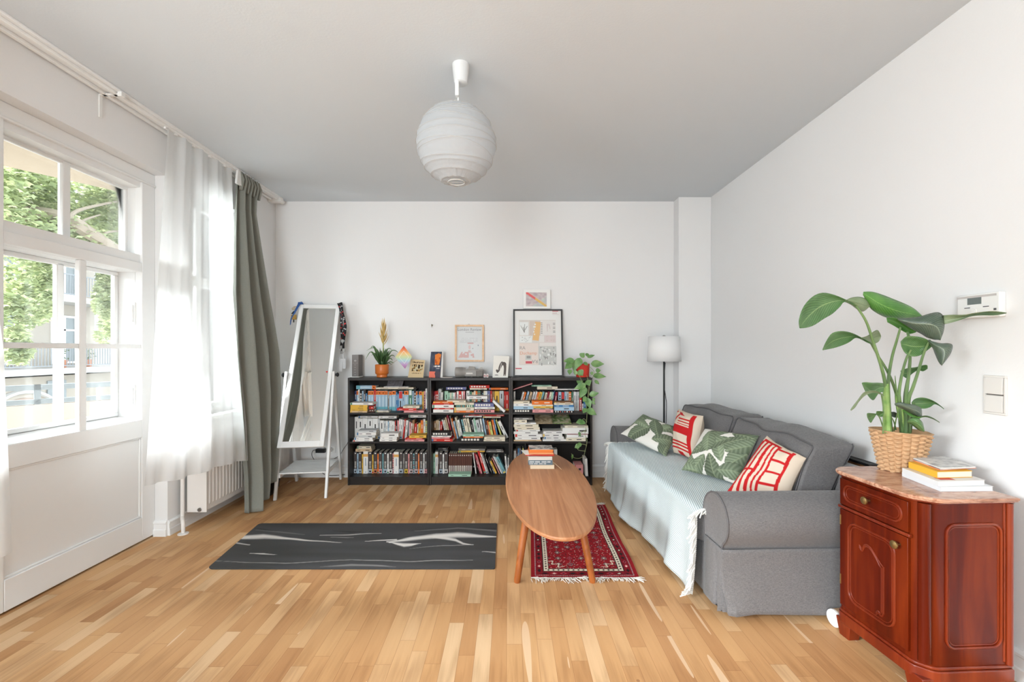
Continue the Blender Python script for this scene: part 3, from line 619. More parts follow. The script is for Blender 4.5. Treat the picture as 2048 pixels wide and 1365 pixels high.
def fringe(v0, sgn, seed, name, par):
    b = MB(); rnd = random.Random(seed)
    for k in range(150):
        u = (k+rnd.random())/150; p = rugp(u, v0)+Vector((0, 0, 0.006)); a = rnd.gauss(0, 0.5)+0.5*math.sin(u*14+seed); L = rnd.uniform(0.03, 0.055)*(1+0.25*math.sin(u*22))
        p2 = p+Vector((math.sin(a)*L*.6, sgn*math.cos(a)*L*.6, 0.004)); p3 = p2+Vector((math.sin(a+rnd.uniform(-1, 1))*L*.45, sgn*math.cos(a)*L*.45, -0.005))
        b.tube([p, p2, p3], [0.0026, 0.0024, 0.0012], n=4)
    b.build(name, M_fringe, par)
fringe(0.0, -1, 1, 'fringe', t); fringe(1.0, 1, 2, 'fringe', t)

# ------------------------------------------------------------------ coffee table
M_wal = wood_mat('walnut_veneer', (148, 94, 62), (178, 121, 82), (198, 143, 103), sx=26, sy=1.1, rough=0.45)
M_leg = wood_mat('oiled_leg_wood', (128, 66, 26), (158, 88, 38), (178, 104, 50), sx=30, sy=3, rough=0.4, axis='Z')
t = thing('coffee_table', (0.265, 3.14, 0), 'oval walnut coffee table on four splayed round legs, standing over the red rug', 'table')
tc_ = Vector((0.268, 3.150, 0)); ta, tb = 0.292, 0.950; rot = math.radians(0.6)
b = MB(); n = 96; prof = [(0.93, 0.372), (0.975, 0.373), (0.995, 0.379), (1.0, 0.390), (0.996, 0.398), (0.985, 0.401)]
def ov(k, s, z):
    a = 2*math.pi*k/n; x = ta*s*math.copysign(abs(math.cos(a))**0.95, math.cos(a)); y = tb*s*math.copysign(abs(math.sin(a))**0.97, math.sin(a))
    return tc_+Vector((x*math.cos(rot)-y*math.sin(rot)*1.0, x*math.sin(rot)+y*math.cos(rot), z))
ids = b.grid([[ov(k, s, z) for k in range(n)] for s, z in prof], closed=True); b.face(ids[-1]); b.face(list(reversed(ids[0])))
b.build('tabletop', M_wal, t, ang=0.5)
b = MB(); ids = b.grid([[ov(k, s, z) for k in range(n)] for s, z in ((0.78, 0.334), (0.80, 0.334), (0.80, 0.372), (0.78, 0.372))], closed=True); b.grid([[ov(k, 0.78, z) for k in range(n)] for z in (0.334, 0.372)], closed=True); b.build('apron', M_leg, t)
for sx in (-1, 1):
    for (yt, yb) in ((2.66, 2.545), (3.64, 3.755)):
        b = MB(); b.tube([(0.262+sx*0.150, yt, 0.372), (0.262+sx*0.185, (yt+yb)/2, 0.19), (0.262+sx*0.215, yb, 0.012), (0.262+sx*0.2165, yb, 0.008 if yb > 2.6 else 0.0)], [0.0235, 0.022, 0.019, 0.017], n=16); b.build('leg', M_leg, t)

# ------------------------------------------------------------------ sofa
th = math.radians(1.5); SM = Matrix.Translation((1.05, 2.14, 0)) @ Matrix.Rotation(th, 4, 'Z')
def fabric_mat(name, c, c2):
    m = mat(name, c, 0.92, spec=0.12, sheen=0.15); nt = m.node_tree; b = nt.nodes['Principled BSDF']; L = nt.links.new
    tc = N(nt, 'ShaderNodeTexCoord'); a = N(nt, 'ShaderNodeTexNoise', i_Scale=1.0, i_Detail=2.0); mp = N(nt, 'ShaderNodeMapping'); mp.inputs['Scale'].default_value = (900, 900, 120); L(tc.outputs['Object'], mp.inputs[0]); L(mp.outputs[0], a.inputs['Vector'])
    a2 = N(nt, 'ShaderNodeTexNoise', i_Scale=1.0, i_Detail=2.0); mp2 = N(nt, 'ShaderNodeMapping'); mp2.inputs['Scale'].default_value = (90, 90, 900); L(tc.outputs['Object'], mp2.inputs[0]); L(mp2.outputs[0], a2.inputs['Vector'])
    f = M2(nt, 'MULTIPLY', M2(nt, 'ADD', a.outputs['Fac'], a2.outputs['Fac']), 0.5)
    L(ramp(nt, f, [(0.38, c2), (0.62, c)]), b.inputs['Base Color']); bp = N(nt, 'ShaderNodeBump'); bp.inputs['Strength'].default_value = 0.35; bp.inputs['Distance'].default_value = 0.001; L(f, bp.inputs['Height']); L(bp.outputs[0], b.inputs['Normal']); return m
M_sofa = fabric_mat('grey_linen_upholstery', (124, 121, 120), (94, 92, 93)); M_pipe = mat('grey_piping', (94, 92, 93), 0.9)
sofa = thing('sofa', (1.05+0.45, 3.25, 0), 'grey fabric sofa with rolled arms along the right wall', 'sofa')
LS = 2.22; D = 0.88
def arm_prof(near):
    pts = [(0.045, 0.04), (0.058, 0.15), (0.062, 0.30), (0.060, 0.345)]
    c = (0.125, 0.475); r = 0.128
    for k in range(0, 17):
        a = math.radians(232-k*(232+30)/16); pts.append((c[0]+r*math.cos(a)*1.0, c[1]+r*math.sin(a)))
    pts += [(0.235, 0.34), (0.235, 0.04)]
    return pts if near else [(LS-y, z) for y, z in pts]
for near in (True, False):
    pr = arm_prof(near); b = MB(SM); n = len(pr); cy = sum(p[0] for p in pr)/n; cz = sum(p[1] for p in pr)/n
    rows = []
    for a_, s in ((0.006, 0.90), (0.0, 0.96), (0.004, 0.99), (0.014, 1.0), (0.3, 1.0), (0.6, 1.0), (D, 1.0)):
        rows.append([(a_, cy+(y-cy)*s, cz+(z-cz)*s if z > 0.05 else z) for y, z in pr])
    ids = b.grid(rows, closed=True); b.face(list(reversed(ids[0]))); b.face(ids[-1]); b.build('armrest', M_sofa, sofa, ang=0.9)
    b = MB(SM); b.tube([(0.003, y, z) for y, z in pr[3:22]], 0.0042, n=6); b.tube([(0.004, pr[3][0]+(0.012 if near else -0.012), pr[3][1]-0.005), (0.002, pr[2][0]+(0.012 if near else -0.012), 0.27)], 0.0035, n=6); b.build('piping', M_pipe, sofa)
b = MB(SM); b.box((0.02, 0.235, 0.045), (0.80, LS-0.235, 0.30)); b.build('seat_base', M_sofa, sofa, bevel=0.01)
def softbox(mb, cor, r=0.3, n=14, bulge=(0, 0, 0, 0, 0, 0), mi=0, wr=0):
    """cor: 8 corners (x0y0z0,x1y0z0,x1y1z0,x0y1z0, then z1); bulge pushes faces -x,+x,-y,+y,-z,+z outward (m)"""
    C8 = [Vector(c) for c in cor]
    ex = (C8[1]-C8[0]).normalized(); ez = (C8[4]-C8[0]).normalized(); ey = (C8[3]-C8[0]).normalized()
    def f(p):
        q = Vector(p); cl = Vector([max(-(1-r), min(1-r, c)) for c in q]); d = q-cl
        if d.length > 1e-9: q = cl+d.normalized()*r*max(abs(d.x), abs(d.y), abs(d.z))/r if False else cl+d*(r/max(d.length, r) if d.length > r else 1)
        u, v, w = (q.x+1)/2, (q.y+1)/2, (q.z+1)/2
        P0 = (C8[0].lerp(C8[1], u)).lerp(C8[3].lerp(C8[2], u), v); P1 = (C8[4].lerp(C8[5], u)).lerp(C8[7].lerp(C8[6], u), v); o = P0.lerp(P1, w)
        gx, gy, gz = 1-p[0]**2, 1-p[1]**2, 1-p[2]**2
        o += ex*((bulge[1] if p[0] > 0 else -bulge[0])*abs(p[0])*gy*gz)+ey*((bulge[3] if p[1] > 0 else -bulge[2])*abs(p[1])*gx*gz)+ez*((bulge[5] if p[2] > 0 else -bulge[4])*abs(p[2])*gx*gy)
        if wr: o += (ex*noise.noise(o*5)+ez*noise.noise(o*5+Vector((9, 9, 9))))*wr
        return o
    L = np.linspace(-1, 1, n+1)
    for ax in range(3):
        for s in (-1, 1):
            rows = []
            for a in L:
                row = []
                for c in L:
                    p = [0, 0, 0]; p[ax] = s; p[(ax+1) % 3] = a*(1 if s > 0 else -1); p[(ax+2) % 3] = c; row.append(f(p))
                rows.append(row)
            mb.grid(rows, mi)
    return f
b = MB(SM); y0, y1 = 0.24, LS-0.24
softbox(b, [(-0.03, y0, 0.28), (0.62, y0, 0.28), (0.62, y1, 0.28), (-0.05, y1, 0.28), (-0.03, y0, 0.455), (0.62, y0, 0.46), (0.62, y1, 0.46), (-0.05, y1, 0.455)], r=0.22); b.build('seat_cushion', M_sofa, sofa)
b = MB(SM); b.hexa([(0.66, 0.12, 0.05), (0.88, 0.12, 0.05), (0.88, LS-0.12, 0.05), (0.66, LS-0.12, 0.05), (0.78, 0.12, 0.70), (0.88, 0.12, 0.70), (0.88, LS-0.12, 0.70), (0.78, LS-0.12, 0.70)]); b.build('back_frame', M_sofa, sofa, bevel=0.03)
def back_cushion(ya, yb, zt0, zt1, tilt=0.0):
    b = MB(SM); cor = [(0.48, ya, 0.45), (0.70, ya, 0.45), (0.70, yb, 0.45), (0.48, yb, 0.45), (0.63, ya, zt0), (0.86, ya, zt0+0.005), (0.86, yb, zt1+0.005), (0.63, yb, zt1)]
    f = softbox(b, cor, r=0.17, n=26, bulge=(0.045, 0.02, 0.0, 0.0, 0, 0.03), wr=0.024); o = b.build('back_cushion', M_sofa, sofa, ang=1.2)
    b = MB(SM); ring = []; e = 0.965; k = 22
    for i in range(k): ring.append((-0.93, -e+2*e*i/k, e))
    for i in range(k): ring.append((-0.93, e, e-2*e*i/k))
    ring2 = [f(p)+Vector((-0.004, 0, 0.004)) for p in ring]; b.tube(ring2, 0.0045, n=6)
    ring = [f((-0.93, -e, -e+2*e*i/k))+Vector((-0.004, -0.003, 0)) for i in range(k+1)]; b.tube(ring, 0.0045, n=6)
    ring = [f((0.93, -e, -e+2*e*i/k))+Vector((0.004, -0.003, 0)) for i in range(k+1)]; b.tube(ring, 0.0045, n=6)
    b.build('cushion_piping', M_pipe, o if False else sofa)
back_cushion(0.275, 1.10, 0.815, 0.835); back_cushion(1.11, 1.97, 0.835, 0.83)
# skirt with corner pleat
b = MB(SM); rows = []
for i in range(17):
    q = i/16; z = 0.347-(0.347-0.035)*q; o = max(0, (q-0.25)/0.75)
    path = [(0.0-0.006*q, 0.235), (0.0-0.006*q, 0.13), (0.002, 0.118), (0.028*o+0.002, 0.110), (0.030*o+0.002, 0.095), (-0.004*o, 0.085), (-0.016*o, 0.066), (0.010*o, 0.062), (0.026*o, 0.052), (0.02*o, 0.045-0.022*o), (0.05, 0.043-0.035*o), (0.15, 0.046-0.024*o), (0.32, 0.046-0.018*o-0.006*o), (0.5, 0.046-0.020*o), (0.7, 0.046-0.010*o), (0.88, 0.046-0.008*o)]
    rows.append([(a, y, z+(0.006*math.sin(a*9)*q)) for a, y in path])
b.grid(rows); b.build('skirt', M_sofa, sofa, solid=0.004, ang=0.5)
b = MB(SM); rows = [[(0.012-0.004*k, y, z) for y in np.linspace(0.235, LS-0.235, 30)] for k, z in enumerate((0.29, 0.16, 0.035))]; b.grid(rows); b.build('skirt', M_sofa, sofa, solid=0.004)
b = MB(SM); b.tube([(0.0, 0.05, 0.352), (0.02, 0.052, 0.349), (0.88, 0.052, 0.346)], 0.0025, n=5); b.build('seam', M_pipe, sofa)

# ------------------------------------------------------------------ throw
def throw_mat():
    m = bpy.data.materials.new('striped_cotton_throw'); m.use_nodes = True; nt = m.node_tree; b = nt.nodes['Principled BSDF']; L = nt.links.new
    uv = N(nt, 'ShaderNodeUVMap'); uv.uv_map = 'UVMap'; sp = N(nt, 'ShaderNodeSeparateXYZ'); L(uv.outputs[0], sp.inputs[0])
    tt = M2(nt, 'ADD', sp.outputs[1], M2(nt, 'MULTIPLY', sp.outputs[0], 0.27)); s = M2(nt, 'SINE', M2(nt, 'MULTIPLY', tt, 2*math.pi/0.0115))
    f = M2(nt, 'MULTIPLY_ADD', s, 0.5, 0.5); jit = M2(nt, 'SINE', M2(nt, 'MULTIPLY', M2(nt, 'SUBTRACT', sp.outputs[0], M2(nt, 'MULTIPLY', sp.outputs[1], 0.3)), 2*math.pi/0.004))
    f = M2(nt, 'MULTIPLY_ADD', jit, 0.12, f)
    L(ramp(nt, f, [(0.30, (164, 180, 185)), (0.48, (228, 235, 236))]), b.inputs['Base Color']); b.inputs['Roughness'].default_value = 0.95; b.inputs['Specular IOR Level'].default_value = 0.1
    bp = N(nt, 'ShaderNodeBump'); bp.inputs['Strength'].default_value = 0.4; bp.inputs['Distance'].default_value = 0.002; L(f, bp.inputs['Height']); L(bp.outputs[0], b.inputs['Normal']); return m
throw = thing('throw_blanket', (1.2, 3.2, 0), 'pale blue and white striped throw with tassels draped over the sofa seat', 'throw')
Ys = np.linspace(4.085, 2.378, 200); b = MB(); rows = []; uvs = []
hemX = lambda y: float(np.interp(y, [2.30, 2.40, 2.60, 2.84, 3.10, 3.30, 3.49, 3.70, 3.90, 4.09], [0.985, 0.975, 0.952, 0.955, 0.935, 0.885, 0.872, 0.885, 0.895, 0.905]))
topX = lambda y: float(np.interp(y, [2.38, 2.6, 3.08, 3.56, 4.09], [1.005, 1.00, 0.975, 0.935, 0.915]))
hemZ = lambda y: float(np.interp(y, [2.38, 2.45, 2.62, 2.9, 3.15, 3.3, 3.6, 3.9, 4.09], [0.012, 0.012, 0.03, 0.02, 0.03, 0.02, 0.012, 0.02, 0.03]))
throw_cols = []
for y in Ys:
    c = []; fold = math.sin(y*17)+0.5*math.sin(y*31+1); T = 46
    bx = SM @ Vector((0.545, y-2.14, 0)); xb = bx.x
    for k in range(T+1):
        q = k/T
        if q < 0.42:
            s = q/0.42; x = xb+(topX(y)+0.035-xb)*s; z = 0.478-0.004*s+0.0025*noise.noise((x*7, y*7, 3))
        elif q < 0.56:
            s = (q-0.42)/0.14; a = s*math.pi/2; x = topX(y)+0.035-0.035*math.sin(a); z = 0.474-0.035*(1-math.cos(a))
        else:
            s = (q-0.56)/0.44; hx = hemX(y); x = topX(y)+(hx-topX(y))*(s**1.4)-0.017*s*fold; z = 0.439+(hemZ(y)+0.010*(fold+1.2)-0.439)*s
        c.append(Vector((x, y+0.008*math.sin(q*5), z)))
    rows.append(c)
    L_ = [0.0]
    for k in range(1, len(c)): L_.append(L_[-1]+(c[k]-c[k-1]).length)
    uvs.append([(y, l) for l in L_])
b.grid(rows); b.uv = [q for r_ in uvs for q in r_]; b.build('woven_cloth', throw_mat(), throw, solid=0.003)
M_tas = mat('cotton_tassel', (228, 228, 224), 0.95)
def tassels(row, out, seed):
    b = MB(); rnd = random.Random(seed); pts = row[3:]
    acc = 0
    for k in range(len(pts)-1):
        for s in (0.0, 0.5):
            p = pts[k].lerp(pts[k+1], s); d = Vector(out)+Vector((rnd.uniform(-.3, .3), rnd.uniform(-.15, .15), 0)); drop = -0.9 if p.z > 0.08 else -0.0
            if p.z > 0.45: drop = -0.1 if out[1] > 0 else -0.25
            dd = (d+Vector((0, 0, drop+rnd.uniform(-.2, .1)))).normalized(); L = rnd.uniform(0.05, 0.075)
            q1 = p+dd*L*.5+Vector((0, 0, 0.003)); q2 = q1+(dd+Vector((rnd.uniform(-.5, .5), 0, -0.4 if p.z > .06 else 0))).normalized()*L*.6
            if q2.z < 0.003: q2.z = 0.003
            if q1.z < 0.003: q1.z = 0.004
            b.tube([p+Vector((0, 0, 0.002)), q1, q2], [0.0048, 0.0052, 0.0034], n=5)
    b.build('tassel_fringe', M_tas, throw)
tassels(rows[0], (-0.35, 0.6, 0), 1); tassels(rows[-1], (-0.9, -0.35, 0), 2)

# ------------------------------------------------------------------ scatter cushions
def pillow(name, cor, thick, front, label, backcol, n=110, sag=0.0, group='scatter cushions on the sofa'):
    """cor: TL, TR, BR, BL of the visible face; front(s,t)->rgb with s to the right, t downwards"""
    TL, TR, BR, BL = [Vector(c) for c in cor]; nrm = (TR-TL).cross(BL-TL).normalized()
    if nrm.y > 0 and abs(nrm.y) > abs(nrm.x) or (abs(nrm.x) >= abs(nrm.y) and nrm.x > 0): nrm = -nrm
    t_ = thing(name, ((TL+TR+BR+BL)/4-Vector((0, 0, 0.15))), label, 'cushion', group)
    for side in (1, -1):
        b = MB(); rows = []; cols = []; m = n if side == 1 else 30
        for j in range(m+1):
            r_, c_ = [], []
            for i in range(m+1):
                s, t = i/m, j/m; a, c = 2*s-1, 2*t-1
                # edges draw in between the corners
                ss = 0.5+(a*(1-0.07*(1-c*c)))/2; tt = 0.5+(c*(1-0.07*(1-a*a)))/2
                p = TL.lerp(TR, ss).lerp(BL.lerp(BR, ss), tt); h = ((1-abs(a)**2.6)*(1-abs(c)**2.6))**0.55
                w = 0.010*noise.noise((s*3.1+sag*9, t*3.1, side*2+len(label)))*h*2+0.004*math.sin(s*17+t*6)*(1-h)
                r_.append(p+nrm*(side*(thick/2*h)+w)-Vector((0, 0, sag*(1-c*c)*0.02)))
                k = front(s, t) if side == 1 else backcol; c_.append((lin(k[0]), lin(k[1]), lin(k[2])))
            rows.append(r_); cols.append(c_)
        b.grid(rows, cols=cols); b.build('front_cover' if side == 1 else 'back_cover', attrmat('cushion_linen', 0.9, 0.3, 1200), t_, ang=1.5)
    return t_
def leaf_fab(seed):
    rnd = random.Random(seed); LV = []
    for k in range(13):
        LV.append((rnd.uniform(-.05, 1.05), rnd.uniform(-.05, 1.05), rnd.uniform(0, 6.28), rnd.uniform(0.26, 0.40), rnd.uniform(0.11, 0.16), rnd.uniform(0.86, 1.12)))
    def f(s, t):
        c = (226, 222, 214)
        for (cx, cy, a, L, W, br) in LV:
            dx, dy = s-cx, t-cy; u = (dx*math.cos(a)+dy*math.sin(a))/L; v = (-dx*math.sin(a)+dy*math.cos(a))
            if -1 < u < 1:
                w = W*(1-u*u)**0.75*(1-0.15*u)
                notch = 0.10*max(0, math.sin((u*L+abs(v)*0.7)*52))**6
                if abs(v) < w*(1-notch):
                    vein = math.sin((u*L-abs(v)*0.75)*95); k = abs(v)/w
                    base = np.array((128, 141, 116))*br*(1-0.10*k)+np.array((15, 15, 14))*vein
                    if abs(v) < 0.006: base = np.array((148, 160, 128))
                    if k > .93: base = base*0.82
                    if v < 0: base = base*0.90
                    c = tuple(np.clip(base, 0, 255))
        return c
    return f
BG = (214, 197, 178); RD = (188, 34, 36)
def red_a(s, t):   # near cushion: stripes run downwards, a ladder of squares beside them
    w = 0.012*math.sin(t*9)
    if t < 0.05: return BG
    if s > 0.86: return BG
    s2 = s+w
    if 0.80 < s2 < 0.86: return RD
    if 0.50 < s2 < 0.80:
        if s2 < 0.545: return RD
        k = (t-0.10) % 0.235
        if k < 0.045+0.035*(0.5 < t < 0.6): return RD
        return BG
    if t < 0.10: return RD if s > 0.08 else BG
    for a, c in ((0.02, 0.13), (0.20, 0.25), (0.31, 0.37), (0.42, 0.455)):
        if a < s2 < c: return RD
    if abs(t-0.62) < 0.018 and s2 < 0.31: return RD
    return BG
def red_b(s, t):
    if s > 0.90 or t < 0.05: return BG
    if s > 0.80: return RD
    if 0.37 < t < 0.55: return RD
    if t < 0.37:
        if t < 0.09 and s < .15: return RD
        if abs((s-0.1)-(0.30-t)*1.1) < 0.05 and t > .06: return RD
        if s > 0.35 and (0.19 < t < 0.225 or 0.26 < t < 0.29 or 0.32 < t < 0.34): return RD
        if t < 0.12 and abs(s-0.1-t*3.2) < .09: return RD
        return BG
    if t < 0.72: return RD if (s < 0.03 or 0.10 < s < 0.13) else BG
    if (0.72 < t < 0.755) or (0.79 < t < 0.825) or (0.86 < t < 0.895): return RD
    if t > 0.93 and 0.35 < s < 0.6: return RD
    return BG
pillow('scatter_cushion', [P(1286, 829, 4.10), P(1366, 862, 3.74), P(1332, 914, 3.54), P(1241, 868, 4.00)], 0.15, leaf_fab(4), 'green leaf print cushion at the far end, against the far armrest', (222, 218, 208))
pillow('scatter_cushion', [P(1358, 818, 3.80), P(1406, 832, 3.46), P(1396, 928, 3.34), P(1347, 906, 3.62)], 0.17, red_b, 'upright beige cushion with red bars, between the two leaf cushions', (206, 190, 170))
pillow('scatter_cushion', [P(1410, 858, 3.18), P(1518, 871, 2.84), P(1478, 972, 2.76), P(1362, 941, 3.08)], 0.15, leaf_fab(22), 'green leaf print cushion in the middle, between the two red ones', (222, 218, 208), sag=0.1)
pillow('scatter_cushion', [P(1534, 872, 2.66), P(1612, 916, 2.42), P(1578, 1002, 2.42), P(1447, 992, 2.58)], 0.15, red_a, 'beige cushion with red ladder pattern, nearest the near armrest', (206, 190, 170), sag=0.2)

# ------------------------------------------------------------------ wooden tray table folded behind the sofa
M_brn = wood_mat('dark_brown_veneer', (96, 62, 36), (124, 82, 50), (142, 98, 62), sx=24, sy=1.5, rough=0.5)
t = thing('wooden_panel', (2.0, 2.9, 0), 'dark edged brown wooden board standing between sofa and right wall', 'board')
b = MB(); b.box((1.985, 2.47, 0.0), (2.015, 3.6, 0.685)); b.build('board', M_brn, t)
b = MB(); b.box((2.018, 2.45, 0.0), (2.032, 3.62, 0.70)); b.box((1.975, 2.44, 0.0), (2.032, 2.47, 0.695)); b.box((1.975, 2.44, 0.685), (2.032, 3.62, 0.70)); b.build('dark_edge', M_black, t, bevel=0.002)

# ------------------------------------------------------------------ floor lamp
M_shade = cloth_thin('lamp_shade_cloth', (250, 249, 248), 0.0, tl=0.18)
lx, ly = 1.552, 4.455
t = thing('floor_lamp', (lx, ly, 0), 'floor lamp with white drum shade and slim black pole behind the sofa', 'lamp')
b = MB(); b.lathe((lx, ly, 0), [(0.12, 0), (0.12, 0.015), (0.10, 0.022), (0.012, 0.03)], 32); b.build('base', M_black, t)
b = MB(); b.tube([(lx, ly, 0.02), (lx, ly, 1.30)], 0.009, n=12); b.tube(spline([(lx+0.008, ly-0.012, 1.2), (lx-0.006, ly-0.014, 1.0), (lx+0.012, ly-0.012, 0.86), (lx+0.02, ly-0.014, 0.76), (lx+0.008, ly-0.012, 0.4)], 30), 0.0035, n=6); b.build('pole', M_black, t)
b = MB(); b.lathe((lx+0.0, ly, 0), [(0.162, 1.215), (0.155, 1.335), (0.149, 1.462)], 48, cap=(False, False)); b.build('lamp_shade', M_shade, t, solid=0.002)
b = MB(); b.lathe((lx, ly, 1.455), [(0.018, 0), (0.018, 0.012), (0.008, 0.02)], 16)
for k in range(3): b.tube([(lx, ly, 1.458), (lx+0.148*math.cos(k*2.1), ly+0.148*math.sin(k*2.1), 1.458)], 0.002, n=5)
b.build('shade_ring', M_metal, t)
b = MB(); b.tube([(lx, ly, 1.30), (lx, ly, 1.36)], 0.018, n=12); b.ball((lx, ly, 1.40), 0.03); b.build('bulb', M_white, t)

# ------------------------------------------------------------------ rice paper pendant
px_, py_ = -0.286, 2.42; gz = 2.445; gr = 0.215
t = thing('pendant_lamp', (-0.27, 2.42, ZC), 'round white paper globe lamp hanging from the ceiling', 'lamp')
b = MB(); c = Vector((-0.262, 2.42, ZC)); rows = []
b.lathe((c.x, c.y, 0), [(0.03, ZC-0.105), (0.036, ZC-0.10), (0.043, ZC-0.04), (0.046, ZC)], 28); b.build('canopy', mat('lamp_canopy_plastic', (214, 215, 215), 0.45), t)
b = MB(); b.tube([c+Vector((-0.015, 0, -0.10)), (px_+0.01, py_, gz+0.20)], 0.004, n=8); b.box((px_-0.004, py_-0.03, 2.70), (px_+0.016, py_+0.0, 2.79)); b.build('cord', M_white, t, bevel=0.003)
b = MB(); rows = []; NT, NP = 90, 120
hoops = []; rnd = random.Random(5)
for k in range(13): hoops.append((-0.93+1.86*k/12, rnd.uniform(-0.16, 0.16), rnd.uniform(0, 6.28)))
def rad(th_, ph):
    z = -math.cos(th_); d = min(abs(z-(h+a*math.sin(ph+p)*(1-h*h))) for h, a, p in hoops)
    cr = 0.006*math.exp(-(d/0.018)**2)
    pleat = 0.0022*math.sin(ph*46)*max(0, abs(z)-0.5)*2+0.003*noise.noise((math.cos(ph)*7, math.sin(ph)*7, z*9))
    return gr*(1-0.02*z*z)+cr-0.004+pleat
for i in range(NT+1):
    th_ = math.radians(14)+(math.pi-math.radians(28))*i/NT; r_ = []
    for j in range(NP):
        ph = 2*math.pi*j/NP; R_ = rad(th_, ph); r_.append((px_+R_*math.sin(th_)*math.cos(ph), py_+R_*math.sin(th_)*math.sin(ph), gz-R_*math.cos(th_)))
    rows.append(r_)
b.grid(rows, closed=True); b.build('paper_shade', M_paper, t, ang=3)
M_rib = mat('lamp_wire_rib', (196, 194, 190), 0.6)
for h, a, p in hoops:
    b = MB(); pts = []
    for j in range(61):
        ph = 2*math.pi*j/60; z = max(-0.965, min(0.965, h+a*math.sin(ph+p)*(1-h*h))); th_ = math.acos(-z); R_ = rad(th_, ph)+0.0004; pts.append((px_+R_*math.sin(th_)*math.cos(ph), py_+R_*math.sin(th_)*math.sin(ph), gz-R_*math.cos(th_)))
    b.tube(pts, 0.0011, n=4, cap=False); b.build('wire_rib', M_rib, t)
b = MB(); b.lathe((px_, py_, gz-0.207), [(0.045, 0), (0.048, 0.004), (0.045, 0.008)], 24, cap=(False, False)); b.tube([(px_-0.046, py_, gz-0.203), (px_+0.046, py_, gz-0.203)], 0.0015, n=4); b.build('bottom_ring', M_rib, t)
b = MB(); b.tube([(px_, py_, gz+0.2), (px_, py_, gz+0.06)], 0.018, n=10); b.ball((px_, py_, gz+0.02), 0.04); b.build('bulb', M_white, t)

# ------------------------------------------------------------------ night cabinet with marble top
M_mah = wood_mat('polished_mahogany', (56, 12, 3), (82, 21, 5), (112, 40, 11), sx=10, sy=1.0, rough=0.26, axis='Z', coat=0.0, spec=0.16)
M_mahd = wood_mat('mahogany_moulding', (78, 20, 6), (104, 32, 10), (132, 52, 22), sx=10, sy=1.0, rough=0.34, axis='Z', coat=0.25, spec=0.3)  # lighter than the carcass: edge highlights put into the colour
def marble():
    m = bpy.data.materials.new('pink_brown_marble'); m.use_nodes = True; nt = m.node_tree; b = nt.nodes['Principled BSDF']; L = nt.links.new
    tc = N(nt, 'ShaderNodeTexCoord'); mp = N(nt, 'ShaderNodeMapping'); mp.inputs['Scale'].default_value = (5, 16, 16); mp.inputs['Rotation'].default_value = (0, 0, 0.35); L(tc.outputs['Object'], mp.inputs[0])
    n1 = N(nt, 'ShaderNodeTexNoise', i_Scale=1.6, i_Detail=7.0, i_Distortion=1.6, i_Roughness=0.62); L(mp.outputs[0], n1.inputs['Vector'])
    L(ramp(nt, n1.outputs['Fac'], [(0.30, (108, 66, 48)), (0.42, (160, 112, 88)), (0.52, (188, 142, 116)), (0.66, (206, 166, 140)), (0.8, (214, 182, 158))]), b.inputs['Base Color']); b.inputs['Roughness'].default_value = 0.18; return m
M_marb = marble()
cab = thing('cabinet', (1.74, 1.9, 0), 'small polished mahogany cabinet with pink marble top against the right wall', 'cabinet')
CM = Matrix.Translation((1.572, 1.685, 0)) @ Matrix.Rotation(math.radians(3.0), 4, 'Z')
# local frame: x = depth to the wall, y = along the front (away from the camera)
cw, cd = 0.415, 0.352; cz0, cz1 = 0.125, 0.745; ch = 0.042
def foot(off): # plan outline, chamfered front corners
    o = off; return [(-o, ch+0.0), (ch, -o), (cd, -o), (cd, cw+o), (ch*0.6, cw+o), (-o, cw-ch*0.4)]
def plan(mb, off, z0, z1, rnd_=0, mi=0):
    pl = foot(off); pts = []
    if rnd_:
        n = len(pl)
        for i, p in enumerate(pl):
            p = Vector((*p, 0)); a = Vector((*pl[i-1], 0)); c = Vector((*pl[(i+1) % n], 0)); k = min(rnd_, (a-p).length*.45, (c-p).length*.45)
            if p.x > cd-0.01: pts.append(p); continue
            for s in (0, .25, .5, .75, 1): pts.append((p+(a-p).normalized()*k*(1-s)**2+(c-p).normalized()*k*s**2))
    else: pts = [Vector((*p, 0)) for p in pl]
    mb.prism([(p.x, p.y, z0) for p in pts], (0, 0, z1-z0), mi)
b = MB(CM); plan(b, 0, cz0-0.01, cz1, 0.02); b.build('carcass', M_mah, cab, bevel=0.002)
b = MB(CM); plan(b, 0.012, 0.065, 0.112, 0.02); plan(b, 0.006, 0.112, 0.125, 0.02); b.build('plinth', M_mahd, cab, bevel=0.004)
for (x, y) in ((-0.008, 0.0), (-0.008, cw-0.075), (cd-0.06, 0.0), (cd-0.06, cw-0.06)):
    b = MB(CM); b.hexa([(x+0.004, y+0.006, 0), (x+0.056, y+0.006, 0), (x+0.056, y+0.06, 0), (x+0.004, y+0.06, 0), (x, y-0.004, 0.08), (x+0.06, y-0.004, 0.08), (x+0.06, y+0.078, 0.08), (x, y+0.078, 0.08)]); b.build('foot', M_mahd, cab, bevel=0.004)
b = MB(CM); plan(b, 0.012, cz1, cz1+0.008, 0.02); b.build('cornice', M_mahd, cab, bevel=0.003)
b = MB(CM); plan(b, 0.026, cz1+0.008, cz1+0.015, 0.03); plan(b, 0.030, cz1+0.014, cz1+0.026, 0.03); b.build('marble_top', M_marb, cab, bevel=0.004)
